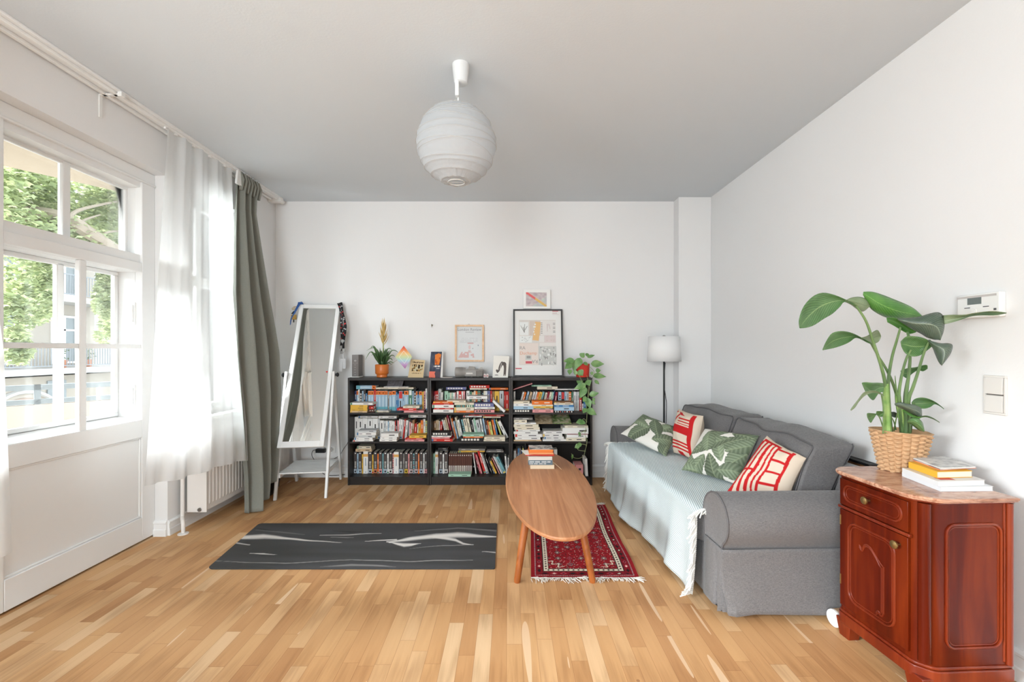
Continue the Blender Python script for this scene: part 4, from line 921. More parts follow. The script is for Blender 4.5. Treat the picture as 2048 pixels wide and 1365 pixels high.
def rrect(x, y0, y1, z0, z1, r, axis='front', n=6):
    pts = []
    for (cy, cz, a0) in ((y1-r, z1-r, 0), (y0+r, z1-r, 90), (y0+r, z0+r, 180), (y1-r, z0+r, 270)):
        for k in range(n+1):
            a = math.radians(a0+90*k/n); pts.append((cy+r*math.cos(a), cz+r*math.sin(a)))
    pts.append(pts[0])
    return [(x, p[0], p[1]) for p in pts] if axis == 'front' else [(p[0], x, p[1]) for p in pts]
fy0, fy1 = ch+0.012, cw-0.028
# drawer
dr = MB(CM); dr.box((-0.012, fy0, 0.615), (0.0, fy1, 0.735)); drw = dr.build('drawer', M_mah, cab, bevel=0.002)
b = MB(CM); b.tube(rrect(-0.013, fy0+0.025, fy1-0.025, 0.640, 0.712, 0.034), 0.0045, n=6); b.tube(rrect(-0.012, fy0+0.036, fy1-0.036, 0.650, 0.702, 0.025), 0.0022, n=6); b.build('drawer_moulding', M_mahd, drw)
M_brass = mat('aged_brass', (150, 124, 80), 0.35, metal=0.9)
def knob(y, z, par):
    b = MB(CM); R = [(0.002, 0), (0.0045, 0.0), (0.0045, 0.014), (0.012, 0.018), (0.0165, 0.023), (0.016, 0.028), (0.008, 0.032), (0.001, 0.0325)]
    rows = [[(-0.013-h, y+r*math.cos(2*math.pi*j/20), z+r*math.sin(2*math.pi*j/20)) for j in range(20)] for r, h in R]; ids = b.grid(rows, closed=True); b.face(ids[-1]); b.build('knob', M_brass, par)
knob((fy0+fy1)/2+0.005, 0.683, drw)
b = MB(CM); b.box((-0.016, fy0-0.01, 0.598), (0.0, fy1+0.008, 0.611)); b.build('rail_moulding', M_mahd, cab, bevel=0.003)
# door
dr = MB(CM); dr.box((-0.012, fy0, 0.150), (0.0, fy1, 0.594)); door = dr.build('door', M_mah, cab, bevel=0.002)
b = MB(CM); b.tube(rrect(-0.013, fy0+0.055, fy1-0.05, 0.195, 0.550, 0.045), 0.005, n=6); b.tube(rrect(-0.012, fy0+0.066, fy1-0.061, 0.206, 0.539, 0.037), 0.0025, n=6); b.build('door_moulding', M_mahd, door)
b = MB(CM); yy = fy0+0.105; zt = 0.47
for o in (0, 0.008):
    b.tube(spline([(-0.0125, fy1-0.11, zt-o), (-0.0125, fy1-0.125, zt-0.012-o), (-0.0125, fy1-0.138, zt+0.012-o), (-0.0125, yy+0.065, zt+0.015-o), (-0.0125, yy+0.035, zt-0.012-o), (-0.0125, yy+0.01+o, zt-0.035-o), (-0.0125, yy+o, zt-0.04-o)], 30), 0.0036, n=6)
    b.tube(spline([(-0.0125, yy+o, zt-0.04-o), (-0.0125, yy+o, zt-0.235)], 6), 0.0036, n=6)
    b.tube(spline([(-0.0125, yy+o, zt-0.235), (-0.0125, yy+o+0.008, zt-0.25+o), (-0.0125, yy+0.024, zt-0.244+o), (-0.0125, yy+0.034, zt-0.258+o)], 14), 0.0036, n=6)
b.build('door_ornament', M_mahd, door)
knob(fy0+0.032, 0.555, door)
for z in (0.52, 0.245):
    b = MB(CM); b.tube([(-0.012, fy1-0.004, z), (-0.012, fy1-0.004, z+0.045)], 0.0032, n=8); b.build('hinge', M_brass, door)
# side panel facing the camera, and its framing
b = MB(CM); b.tube(rrect(-0.002, ch+0.045, cd-0.045, 0.195, 0.665, 0.035, 'side'), 0.0048, n=6); b.tube(rrect(0.0, ch+0.055, cd-0.055, 0.205, 0.655, 0.028, 'side'), 0.0025, n=6); b.build('side_moulding', M_mahd, cab)
b = MB(CM); b.tube([(cd-0.012, -0.002, 0.127), (cd-0.012, -0.002, 0.744)], 0.012, n=12); b.tube([(cd-0.03, 0.0, 0.137), (cd-0.03, 0.0, 0.744)], 0.004, n=8); b.build('rear_post', M_mahd, cab)
b = MB(CM); b.tube([(0.018, 0.017, 0.137), (0.018, 0.017, 0.744)], 0.020, n=16); b.build('corner_post', M_mah, cab)
# mailing tube
b = MB(); c0, c1 = Vector((1.560, 2.135, 0.0415)), Vector((1.93, 2.19, 0.0415)); b.tube([c0, c1], 0.040, n=28); 
t = thing('cardboard_tube', c0-Vector((0, 0, 0.04)), 'brown cardboard mailing tube with white end cap between sofa and cabinet', 'tube')
b.build('tube', colmat(176, 142, 108), t); b = MB(); d = (c0-c1).normalized(); b.tube([c0-d*0.004, c0+d*0.004], [0.0405, 0.039], n=28); b.build('end_cap', colmat(212, 212, 214), t)

# thermostat and switch on the right wall
t = thing('thermostat', (XR, 1.92, 1.46), 'white wall thermostat with small grey display above the cabinet', 'thermostat')
ty0, ty1, tz0, tz1 = 1.834, 2.009, 1.468, 1.572
b = MB(); b.box((XR-0.028, ty0, tz0), (XR, ty1, tz1)); b.build('housing', M_white, t, bevel=0.004)
b = MB(); b.box((XR-0.030, ty0+0.012, tz1-0.016), (XR-0.0275, ty1-0.002, tz1-0.007)); b.build('trim_strip', colmat(196, 190, 186), t)
b = MB(); b.box((XR-0.0295, 1.905, 1.527), (XR-0.0275, 1.962, 1.556)); b.build('display', colmat(112, 120, 118), t)
b = MB(); 
for a_, c_ in ((1.898, 1.875), (1.975, 1.952)): b.box((XR-0.0292, c_, 1.512), (XR-0.0275, a_, 1.5155))
b.box((XR-0.0292, 1.846, 1.495), (XR-0.0275, 1.856, 1.504)); b.build('print', colmat(80, 80, 82), t)
b = MB(); b.tube([(XR-0.030, 1.934+0.012*math.cos(a*math.pi/12), 1.497+0.012*math.sin(a*math.pi/12)) for a in range(25)], 0.0012, n=5); b.tube([(XR-0.027, 1.934, 1.497), (XR-0.034, 1.934, 1.497)], 0.0105, n=20); b.build('dial', [colmat(120, 120, 122)] if False else M_white, t)
t = thing('light_switch', (XR, 1.872, 1.06), 'white double light switch on the right wall below the thermostat', 'switch')
b = MB(); frame_ring(b, 1.828, 1.916, 1.058, 1.222, 0.009, XR-0.009, XR, axis='X'); b.build('frame', mat('switch_plastic', (222, 218, 213), 0.4), t, bevel=0.002)
b = MB(); b.box((XR-0.004, 1.836, 1.066), (XR, 1.908, 1.214)); b.build('backing', colmat(120, 114, 110), t)
for z in (1.066, 1.142):
    b = MB(); b.hexa([(XR-0.013, 1.8395, z+.0015), (XR-0.004, 1.8395, z+.0015), (XR-0.004, 1.9065, z+.0015), (XR-0.013, 1.9065, z+.0015), (XR-0.010, 1.8395, z+0.0715), (XR-0.004, 1.8395, z+0.0715), (XR-0.004, 1.9065, z+0.0715), (XR-0.010, 1.9065, z+0.0715)]); b.build('rocker', mat('switch_plastic', (222, 218, 213), 0.4), t, bevel=0.001)

# ------------------------------------------------------------------ bookcases
def bc_mat():
    m = mat('black_brown_veneer', (34, 29, 27), 0.42, spec=0.4, bump=0.08, bscale=60); return m
M_bc = bc_mat()
BX = [-1.582, -0.782, 0.018]; BW = 0.80; BY0, BY1 = 4.362, 4.642; BH = 1.054
SH = [(1.036, 'top'), (0.712, 'upper'), (0.428, 'middle'), (0.082, 'bottom')]
UN = ['left', 'middle', 'right']
for k, x in enumerate(BX):
    t = thing('bookcase', (x+BW/2, 4.5, 0), 'low black brown bookcase, %s one of three in a row' % ['left', 'middle', 'right'][k], 'bookcase', 'low bookcases along the back wall')
    for s in (0, 1):
        xx = x+0.001 if s == 0 else x+BW-0.019
        b = MB(); b.box((xx, BY0, 0), (xx+0.018, BY1-0.004, BH)); b.build('side_panel', M_bc, t, bevel=0.001)
    b = MB(); b.box((x+0.019, BY0, BH-0.026), (x+BW-0.019, BY1-0.004, BH-0.001)); b.build('top_panel', M_bc, t, bevel=0.001)
    for z, nm in SH[1:]:
        b = MB(); b.box((x+0.019, BY0+0.004, z-0.018), (x+BW-0.019, BY1-0.008, z)); b.build('shelf', M_bc, t, bevel=0.001)
    b = MB(); b.box((x+0.019, BY0+0.012, 0), (x+BW-0.019, BY0+0.028, 0.064)); b.build('plinth', M_bc, t)
    b = MB(); b.box((x+0.010, BY1-0.007, 0.03), (x+BW-0.010, BY1-0.003, BH-0.004)); b.build('back_panel', mat('bookcase_back_board', (26, 22, 21), 0.7), t)

# ------------------------------------------------------------------ books
PAL = dict(w=((232, 230, 226), 'white'), c=((224, 214, 192), 'cream'), r=((196, 48, 40), 'red'), o=((226, 116, 44), 'orange'), y=((224, 178, 72), 'yellow'), b=((74, 128, 176), 'blue'), n=((40, 58, 100), 'navy'), l=((162, 190, 210), 'pale blue'),
           k=((32, 30, 32), 'black'), g=((128, 124, 120), 'grey'), d=((70, 66, 66), 'dark grey'), m=((164, 204, 180), 'mint green'), e=((76, 128, 104), 'green'), t=((150, 110, 74), 'brown'), p=((220, 150, 150), 'pink'), v=((104, 108, 150), 'violet blue'),
           a=((210, 182, 146), 'tan'), q=((120, 170, 176), 'teal'), u=((140, 30, 50), 'crimson'), s=((196, 198, 198), 'light grey'), h=((206, 204, 120), 'lime'), x=((86, 50, 40), 'dark brown'))
M_pages = mat('book_pages', (222, 214, 198), 0.9)
BOOKN = 0
def bk_mats(col):
    j = 5; k = PAL[col][0]; return colmat(*k)
def book(x0, x1, z0, z1, yf, dep, col, style='', lean=0.0, horiz=False, label='', group='', side=1, yawd=0):
    """standing: spine width x0..x1, height z0..z1, pivoting about its lower corner; horiz: spine lies along x"""
    global BOOKN; BOOKN += 1; rnd = random.Random(BOOKN*7+3)
    m0 = bk_mats(col); mats = [m0, M_pages]; b = MB(); w, h = x1-x0, z1-z0; g = 0.0
    if not horiz:
        e = min(0.0016, w*0.16); b.box((x0, yf, z0), (x0+e, yf+dep, z1)); b.box((x1-e, yf, z0), (x1, yf+dep, z1)); b.box((x0+e, yf, z0), (x1-e, yf+0.0015, z1)); b.box((x0+e, yf+0.0015, z0+0.0015), (x1-e, yf+dep-0.003, z1-0.002), 1)
    else:
        e = min(0.0016, h*0.16); b.box((x0, yf, z0), (x1, yf+dep, z0+e)); b.box((x0, yf, z1-e), (x1, yf+dep, z1)); b.box((x0, yf, z0+e), (x1, yf+0.0015, z1-e)); b.box((x0+0.002, yf+0.0015, z0+e), (x1-0.002, yf+dep-0.003, z1-e), 1)
    def patch(f0, f1, g0, g1, c):  # f along the spine length 0..1 (bottom to top / left to right), g across
        m = colmat(*c)
        if m not in mats: mats.append(m)
        mi = mats.index(m)
        if not horiz: b.box((x0+w*g0, yf-0.0004, z0+h*f0), (x0+w*g1, yf+0.0001, z0+h*f1), mi)
        else: b.box((x0+w*f0, yf-0.0004, z0+h*g0), (x0+w*f1, yf+0.0001, z0+h*g1), mi)
    lightness = sum(PAL[col][0])/3
    ink = (60, 56, 56) if lightness > 140 else (226, 222, 214)
    if style == 'T':      # teal body, orange top block
        patch(0.80, 0.99, 0.0, 1, (226, 118, 50)); patch(0.86, 0.92, .35, .65, (240, 232, 220)); patch(0.2, 0.7, .4, .55, (216, 230, 232)); patch(0.02, .2, 0, 1, (110, 176, 190))
    elif style == 'D':    # dark spine, white dot, white lettering, picture at the foot
        patch(0.90, 0.955, .30, .70, (224, 220, 214)); patch(0.25, 0.55, .25, .75, (216, 212, 206)); patch(0.56, 0.86, .46, .54, (120, 80, 60)); pc = rnd.choice([(190, 170, 168), (170, 180, 190), (206, 170, 60), (190, 120, 90), (200, 196, 192), (214, 150, 150)])
        patch(0.02, 0.21, .02, .98, pc); patch(.06, .14, .3, .7, (120, 110, 110)) 
        for q in range(4): patch(0.28+q*.065, .31+q*.065, .2, .8, (70, 64, 62))
    elif style == 'E':    # narrow dark spine, light foot
        patch(0.88, 0.94, .3, .7, (210, 204, 196)); patch(0.03, 0.40, .12, .88, rnd.choice([(204, 190, 182), (216, 206, 196), (190, 176, 172)])); patch(0.1, .34, .4, .6, (110, 84, 84))
    elif style == 'B':    # white with a gold band
        patch(0.76, 0.88, 0, 1, (226, 170, 96)); patch(0.35, 0.7, .42, .58, (120, 140, 160)); patch(0.05, .09, .35, .65, (150, 170, 180))
    elif style == 'G':    # white label at the top
        patch(0.74, 0.97, .12, .88, (226, 230, 226)); patch(0.25, 0.6, .4, .6, (226, 236, 228))
    elif style == 'R':
        patch(0.62, 0.98, .05, .95, (200, 60, 60)); patch(0.1, 0.5, .3, .6, ink)
    elif style == 'L':    # big lettering
        for q in range(6): patch(0.08+q*.13, .17+q*.13, .25, .78, ink)
    elif style == 'S':    # stripe pattern
        for q in range(8): patch(0.05+q*.115, .10+q*.115, .08, .92, rnd.choice([ink, (170, 90, 80), (110, 140, 150)]))
    elif style == 'N': pass
    else:
        a = rnd.uniform(0.45, 0.65); patch(a, a+rnd.uniform(.2, .32), .38, .62, ink)
        if rnd.random() < .5: patch(0.12, 0.12+rnd.uniform(.1, .25), .42, .58, ink)
        if rnd.random() < .3:
            c = rnd.choice([(196, 60, 50), (80, 120, 160), (220, 180, 80), (90, 140, 110)]); patch(0.02, 0.10, .04, .96, c)
    if lean:
        px = x0 if lean > 0 else x1  # lean>0: top towards the left
        R = Matrix.Rotation(-lean, 4, 'Y'); T_ = Matrix.Translation((px, 0, z0)) @ R @ Matrix.Translation((-px, 0, -z0)); b.v = [T_ @ v for v in b.v]
    if yawd:
        cx, cy = (x0+x1)/2, yf+dep/2; T_ = Matrix.Translation((cx, cy, 0)) @ Matrix.Rotation(math.radians(yawd), 4, 'Z') @ Matrix.Translation((-cx, -cy, 0)); b.v = [T_ @ v for v in b.v]
    o = b.build('book', mats, smooth=False); label = label.replace('pale blue and orange book, third in the upright row','pale blue and orange book, third in the upright row'); tag(o, label, 'book', group)
    return o
ORD = ['first', 'second', 'third', 'fourth', 'fifth', 'sixth', 'seventh', 'eighth', 'ninth', 'tenth', 'eleventh', 'twelfth', 'thirteenth', 'fourteenth', 'fifteenth', 'sixteenth', 'seventeenth', 'eighteenth', 'nineteenth', 'twentieth'] + ['twenty-'+q for q in ['first', 'second', 'third', 'fourth', 'fifth', 'sixth', 'seventh', 'eighth', 'ninth']]+['thirtieth']+['thirty-'+q for q in ['first', 'second', 'third', 'fourth', 'fifth', 'sixth', 'seventh', 'eighth', 'ninth']]
def cname(c, st):
    if st == 'T': return 'pale blue and orange'
    if st == 'D': return 'dark grey white-lettered'
    if st == 'E': return 'narrow dark brown'
    if st == 'B': return 'thick white gold-banded'
    if st == 'G': return 'green white-labelled'
    return PAL[c][1]
def row(u, sh, crop, ys, dep, items):
    """items: 'x0 x1 ytop colour[style] [lean degrees]' in crop pixels"""
    ox, oy, s = crop; z = SH[sh][0]; grp = 'books on the %s shelf of the %s bookcase' % (['', 'top', 'middle', 'bottom'][sh], UN[u])
    its = [i.split() for i in items.strip().replace('\n', ';').split(';') if i.strip()]; xl = BX[u]+0.021; xr = BX[u]+BW-0.021; prev = -9
    for k, it in enumerate(its):
        x0, x1, yt = [float(q) for q in it[:3]]; col = it[3][0]; st = it[3][1:]; ln = math.radians(float(it[4])) if len(it) > 4 else 0
        X0 = PX(ox+x0/s, ys); X1 = PX(ox+x1/s, ys); zt = min(PZ(oy+yt/s, ys), SH[sh-1][0]-0.022); w = (X1-X0)*math.cos(ln)*0.985; h = (zt-z)/math.cos(ln)-(w*math.sin(abs(ln)) if ln else 0)
        if ln > 0: X0 = X0+h*math.sin(ln); X1 = X0+w
        elif ln < 0: X1 = X1-h*math.sin(-ln); X0 = X1-w
        else: X1 = X0+w
        if not ln and X0 < prev and X1-prev > 0.003: X0 = prev+0.0003
        if X0 < xl: X1 += xl-X0 if not st else 0; X0 = xl
        if X1 > xr: X0 = min(X0, xr-(X1-X0)); X1 = xr
        if not ln: prev = X1
        d = dep-random.Random(k).uniform(0, 0.012); pos = 'leaning' if ln else 'upright'
        book(X0, X1, z+0.0008, z+h, ys+random.Random(k+5).uniform(0, 0.004), d, col, st, ln, False, '%s book, %s in the upright row, %s shelf, %s bookcase' % (cname(col, st), ORD[k], ['', 'top', 'middle', 'bottom'][sh], UN[u]), grp)
    return z
def stack(u, sh, crop, yf, dep, name, items, zbase=None, yawj=2.0):
    """items bottom-up: 'x0 x1 ytop ybot colour[style] [yaw]'; heights follow the photo, each lies on the one below"""
    ox, oy, s = crop; z = SH[sh][0]+0.0006 if zbase is None else zbase; grp = 'books on the %s shelf of the %s bookcase' % (['', 'top', 'middle', 'bottom'][sh], UN[u])
    its = [i.split() for i in items.strip().replace('\n', ';').split(';') if i.strip()]
    for k, it in enumerate(its):
        x0, x1, y0, y1 = [float(q) for q in it[:4]]; col = it[4][0]; st = it[4][1:]; h = max(0.006, (y1-y0)/s*yf/F)
        X0 = max(PX(ox+x0/s, yf), BX[u]+0.021); X1 = min(PX(ox+x1/s, yf), BX[u]+BW-0.021); yw = float(it[5]) if len(it) > 5 else 0
        pos = 'topmost' if k == len(its)-1 and k > 0 else ('lowest' if k == 0 and len(its) > 1 else (ORD[k]+' from bottom' if len(its) > 1 else 'lying flat'))
        book(X0, X1, z+0.0004, z+h, yf+0.001*(k % 3), dep-0.004*(k % 2), col, st, 0, True, '%s book, %s%s, %s shelf, %s bookcase' % (cname(col, st), '' if pos == 'lying flat' else pos+', ', name, ['', 'top', 'middle', 'bottom'][sh], UN[u]), grp, yawd=yw); z += h+0.0008
    return z
c1 = (690, 740, 11.376); c2 = (690, 820, 8.53); c3 = (850, 750, 11.377); c4 = (850, 820, 8.531); c5 = (1015, 750, 9.99); c6 = (1015, 820, 8.532)
YR_, DR = 4.500, 0.125; YF_, DF = 4.368, 0.126
# left bookcase, top shelf
row(0, 1, c1, YR_, DR, '220 262 480 n;262 300 480 lT;300 332 450 w;335 385 450 kL;388 420 480 l;422 468 440 d;470 500 540 b;503 527 480 k;528 585 480 lT;586 653 480 lT;655 700 460 r;702 745 480 lT;747 830 480 lT;832 905 480 lT;907 968 480 lT;970 1004 490 g;1006 1060 490 lT;1062 1156 480 lT;1160 1188 510 b;1190 1224 550 b;1226 1308 485 lR;1310 1340 550 l;1342 1445 480 lT;1450 1525 455 eG;1527 1565 485 l;1570 1612 440 kL;1615 1650 490 lT;1652 1680 560 b;1682 1752 490 lT;1756 1790 500 y;1792 1828 490 pL;1830 1868 430 w')
stack(0, 1, c1, YR_+0.004, 0.115, 'lying on the row at left', '255 705 345 430 lT', zbase=0.930)
stack(0, 1, c1, YR_+0.006, 0.11, 'lying across the row', '700 1560 400 440 c;880 1440 385 402 w', zbase=0.930)
stack(0, 1, c1, YF_, DF, 'left front stack', '115 500 940 975 a;120 505 895 935 y;122 500 850 893 y;124 510 800 848 y;95 640 745 795 w -3')
stack(0, 1, c1, YF_+0.02, 0.09, 'centre front papers', '700 1000 950 972 c;720 985 930 949 s')
stack(0, 1, c1, YF_, DF, 'right front stack', '1340 1790 950 995 p;1180 1620 900 950 r;1320 1690 845 895 c')
stack(0, 1, c1, YF_+0.03, 0.07, 'beside yellow books', '545 665 860 925 x;550 650 790 858 r')
# zine leaning on top of the row
b = MB(); x0, x1 = PX(690+955/11.376, 4.53), PX(690+1308/11.376, 4.53); b.hexa([(x0, 4.505, 0.945), (x1, 4.505, 0.945), (x1, 4.515, 0.945), (x0, 4.515, 0.945), (x0, 4.575, 1.012), (x1, 4.575, 1.012), (x1, 4.583, 1.010), (x0, 4.583, 1.010)])
zn = mat('photo_print', (120, 116, 120), 0.6, var=0.9, vscale=45); tag(b.build('booklet', [zn]), 'black and white patterned booklet propped on top shelf, left bookcase', 'booklet')
# left bookcase, middle shelf
row(0, 2, c2, YR_, DR, '155 215 125 w;218 300 150 w;302 385 145 w;387 470 150 w;472 560 150 w;562 592 160 s;595 660 185 w;663 698 190 s;700 728 190 w;730 748 200 l;750 773 190 w;775 798 190 w;800 828 195 w;830 848 200 w;850 864 190 r;866 888 190 k;892 920 185 p;922 948 160 w -3;951 982 165 w -3;985 1012 175 s -3;1014 1040 165 r -6;1042 1078 180 w -5;1084 1096 190 s;1099 1128 210 p;1130 1150 230 w;1152 1188 175 t -4;1190 1228 235 r -4;1231 1250 250 c;1254 1290 230 y;1292 1334 180 o;1337 1368 160 w;1370 1400 190 hS')
stack(0, 2, c2, YR_+0.003, 0.11, 'lying on the row', '570 880 135 180 w', zbase=0.633)
stack(0, 2, c2, YR_+0.003, 0.11, 'lying on the row at left', '225 560 128 158 w', zbase=0.640)
stack(0, 2, c2, YR_+0.003, 0.11, 'lying on the row at right', '1085 1385 115 160 w', zbase=0.643)
stack(0, 2, c2, YF_, DF, 'left front stack', '130 470 510 535 w 4;155 470 470 508 w;200 520 430 468 s -3;195 530 380 428 w;215 520 345 378 s 5')
stack(0, 2, c2, YF_, DF, 'centre front stack', '588 880 492 530 w;600 885 455 490 w;612 905 390 452 w 2')
stack(0, 2, c2, YF_, DF, 'right front stack', '1020 1350 502 535 p;1030 1330 478 500 r -2;1090 1380 430 475 y 3')
# left bookcase, bottom shelf
row(0, 3, c2, 4.475, 0.14, '140 203 718 dD;205 228 750 l;228 284 718 dD;288 308 760 y;311 393 712 wB;396 460 718 dD;462 484 770 y;486 548 718 dD;551 574 755 o;576 632 718 dD;635 655 750 q;657 718 718 dD;720 744 750 w;746 810 718 dD;812 828 750 pS;830 916 722 wB;922 988 718 dD;991 1011 750 g;1014 1072 718 dD;1075 1098 755 p;1100 1158 718 dD;1161 1184 750 qS;1186 1243 718 dD;1246 1268 755 o;1270 1332 718 dD;1335 1355 750 w;1357 1400 718 dD')
stack(0, 3, c2, 4.48, 0.13, 'lying on the dark row', '180 455 648 695 a;205 445 595 640 c', zbase=0.303)
# middle bookcase, top shelf
row(1, 1, c3, YR_, DR, '170 203 380 u;205 250 375 rL;252 300 370 rL;305 370 325 s;372 405 400 w;445 526 375 m;528 568 410 m;570 600 410 c;602 634 410 m;636 680 410 w;682 700 400 p;702 720 440 d;724 764 375 w;766 830 375 rL;832 860 380 w;862 908 375 p;940 1012 370 w;1018 1063 390 e;1066 1110 400 a;1113 1150 370 c;1152 1190 375 o;1193 1262 370 eS;1266 1295 375 k;1298 1330 380 kS;1332 1374 370 c;1376 1416 370 w;1420 1482 365 v;1488 1525 370 r;1530 1580 380 t;1585 1690 375 y;1695 1790 370 s;1800 1828 375 r;1830 1906 385 r')
stack(1, 1, c3, YR_, 0.12, 'lying on the row at left', '480 935 310 370 vL', zbase=0.925)
stack(1, 1, c3, YR_, 0.12, 'lying on the row, centre', '1020 1412 328 362 c;1010 1465 262 325 rL', zbase=0.926)
stack(1, 1, c3, YR_, 0.12, 'lying on the row at right', '1450 1890 318 360 o', zbase=0.925)
stack(1, 1, c3, YF_, DF, 'left front stack', '185 645 790 860 w;205 645 755 786 r;165 655 677 748 w;168 640 640 674 r;185 630 600 638 o;')
zB = stack(1, 1, c3, YF_, DF, 'centre front stack', '662 1112 820 862 o;665 1112 742 815 c;700 1112 680 736 eS;668 1112 628 672 c')
stack(1, 1, c3, YF_, DF, 'right front stack', '1125 1580 788 852 pL;1130 1580 768 780 k;1125 1585 720 764 w;1115 1565 630 712 vL')
stack(1, 1, c3, YF_+0.004, DF, 'bridging the front stacks', '500 925 580 628 c;', zbase=zB+0.001)
stack(1, 1, c3, YF_+0.004, DF, 'on the right front stack', '950 1420 548 610 w', zbase=0.712+0.134)
X = PX(850+1845/11.377, YF_); book(X-0.022, X, 0.713, 0.713+0.155, YF_+0.0, DF, 'w', 'N', math.radians(47), False, 'white book leaning steeply against the right side, top shelf, middle bookcase', 'books on the top shelf of the middle bookcase')
# middle bookcase, middle shelf
row(1, 2, c4, YR_, DR, '112 155 195 t;160 185 195 w;187 210 180 a;212 235 178 a;238 252 195 w;262 300 200 r -3')
row_items = '285 305 168 w 13;312 340 172 c 13;338 362 130 a 13;366 396 92 u 13;414 432 100 g 13;444 462 150 o 13;478 504 195 l 13;506 536 132 c 13;548 582 170 w 13;612 640 165 qS 12;644 700 150 c 12;710 745 148 c 12;762 790 160 k 12;800 818 170 w 12;822 850 150 m 10;858 920 170 s 10;930 960 155 w 10;975 1002 150 l 10;1014 1050 175 x 11;1054 1076 190 o 11;1082 1122 205 h 11;1132 1165 170 o 11;1168 1190 165 b 11;1202 1224 170 h 18;1242 1300 190 w 26'
_o = row
def row_named(u, sh, crop, ys, dep, items, nm):
    n0 = len(bpy.data.objects); before = set(bpy.data.objects.keys()); _o(u, sh, crop, ys, dep, items)
    for k in sorted(set(bpy.data.objects.keys())-before):
        o = bpy.data.objects[k]; o['label'] = o['label'].replace('in the upright row', nm)
row_named(1, 2, c4, YR_, DR, row_items, 'in the leaning row')
stack(1, 2, c4, YR_, 0.12, 'flat at left above the row', '412 700 92 112 c', zbase=0.676)
stack(1, 2, c4, YR_-0.004, 0.12, 'flat above the row, centre', '650 970 112 136 w;745 1060 88 106 r', zbase=0.648)
stack(1, 2, c4, YR_, 0.12, 'flat above the row at right', '990 1290 124 150 c;990 1350 86 118 r', zbase=0.640)
stack(1, 2, c4, YF_, DF, 'left front stack', '97 480 530 575 r -4;105 420 502 528 p;103 440 476 500 w;105 440 415 474 kL')
stack(1, 2, c4, YF_, DF, 'centre front stack', '590 995 512 572 kL;650 990 488 510 o;640 1000 450 486 m 3')
stack(1, 2, c4, YF_+0.01, 0.115, 'right front stack', '1000 1365 520 550 c;1010 1365 475 517 c')
# middle bookcase, bottom shelf
dk = ';'.join('%d %d 750 xE' % (402+36.5*i, 437+36.5*i) for i in range(11))
row(1, 3, c4, 4.475, 0.14, '112 145 750 m;146 222 722 wB;224 238 740 x;240 300 722 dD;302 324 760 w;326 390 722 dD;'+dk)
row_named(1, 3, c4, 4.47, 0.14, '812 828 735 w 8;834 862 745 u 16;866 886 770 p 16;892 930 700 r 17;934 958 740 w 18;962 990 755 g 18;1012 1040 790 k 22;1078 1102 850 d 22;1106 1134 870 y 24;1142 1156 830 p 25;1160 1178 800 w 26;1180 1196 800 s 26;1204 1256 800 q 26', 'in the leaning row')
row_named(1, 3, c4, 4.44, 0.12, '1358 1384 795 w 5;1412 1428 820 w', 'at the right end')
stack(1, 3, c4, 4.47, 0.14, 'lying on the dark row', '560 1010 690 715 y 4;575 1030 655 688 g -3', zbase=0.300)
stack(1, 3, c4, YF_+0.0, 0.12, 'lying open-faced in front', '398 780 1125 1165 m 0', yawj=0)
stack(1, 3, c4, 4.50, 0.12, 'lying at the rear on the leaning books', '1045 1340 745 775 g;1060 1330 690 712 d', zbase=0.292)
stack(1, 3, c4, 4.52, 0.10, 'lying at the left rear', '180 400 690 712 k;220 385 620 645 d', zbase=0.303)
# right bookcase, top shelf
row(2, 1, c5, YR_, DR, '122 156 335 w')
row_named(2, 1, c5, YR_, DR, '308 338 342 w -15;345 378 345 o -15;402 438 335 l -15;455 500 345 a -15;524 556 340 w -15;572 602 335 w -15;606 640 345 o -15;645 700 340 y -15;706 742 340 q -15;762 800 355 c -13;812 846 340 u -13;852 890 345 c -12;895 928 345 m -12;930 952 325 n -11;962 1006 345 u -9', 'in the leaning row')
row_named(2, 1, c5, YR_, DR, '1018 1076 345 lL;1080 1136 345 kR;1140 1180 340 l;1182 1222 340 s;1226 1272 345 oS;1280 1310 350 e;1322 1366 342 w;1368 1398 342 s;1400 1430 342 w;1436 1484 460 rL;1490 1520 580 w;1524 1572 540 b', 'of the upright books at right')
book(PX(1015+120/9.99, 4.47), PX(1015+120/9.99, 4.47)+0.20, 0.925, 0.933, 4.47, 0.12, 'p', 'N', math.radians(18), True, 'pink thin book tilted up across, top shelf, right bookcase', 'books on the top shelf of the right bookcase')
stack(2, 1, c5, YR_, 0.11, 'lying on the leaning row', '595 1000 265 322 c;485 880 225 252 m', zbase=0.928)
stack(2, 1, c5, YR_, 0.12, 'lying on the upright books', '950 1425 318 340 w', zbase=0.922)
stack(2, 1, c5, YF_, DF, 'left front stack', '118 500 690 752 kL;120 520 622 682 l;122 515 565 618 w;122 440 515 560 c')
stack(2, 1, c5, YF_, DF, 'centre front stack', '490 915 692 752 p;520 905 664 688 g;520 905 622 660 y;490 910 588 618 c;485 895 506 580 o 1')
stack(2, 1, c5, YF_, DF, 'right front stack', '935 1330 712 748 kS;935 1330 632 705 l;930 1320 588 628 b;930 1315 548 582 c;935 1310 520 544 t')
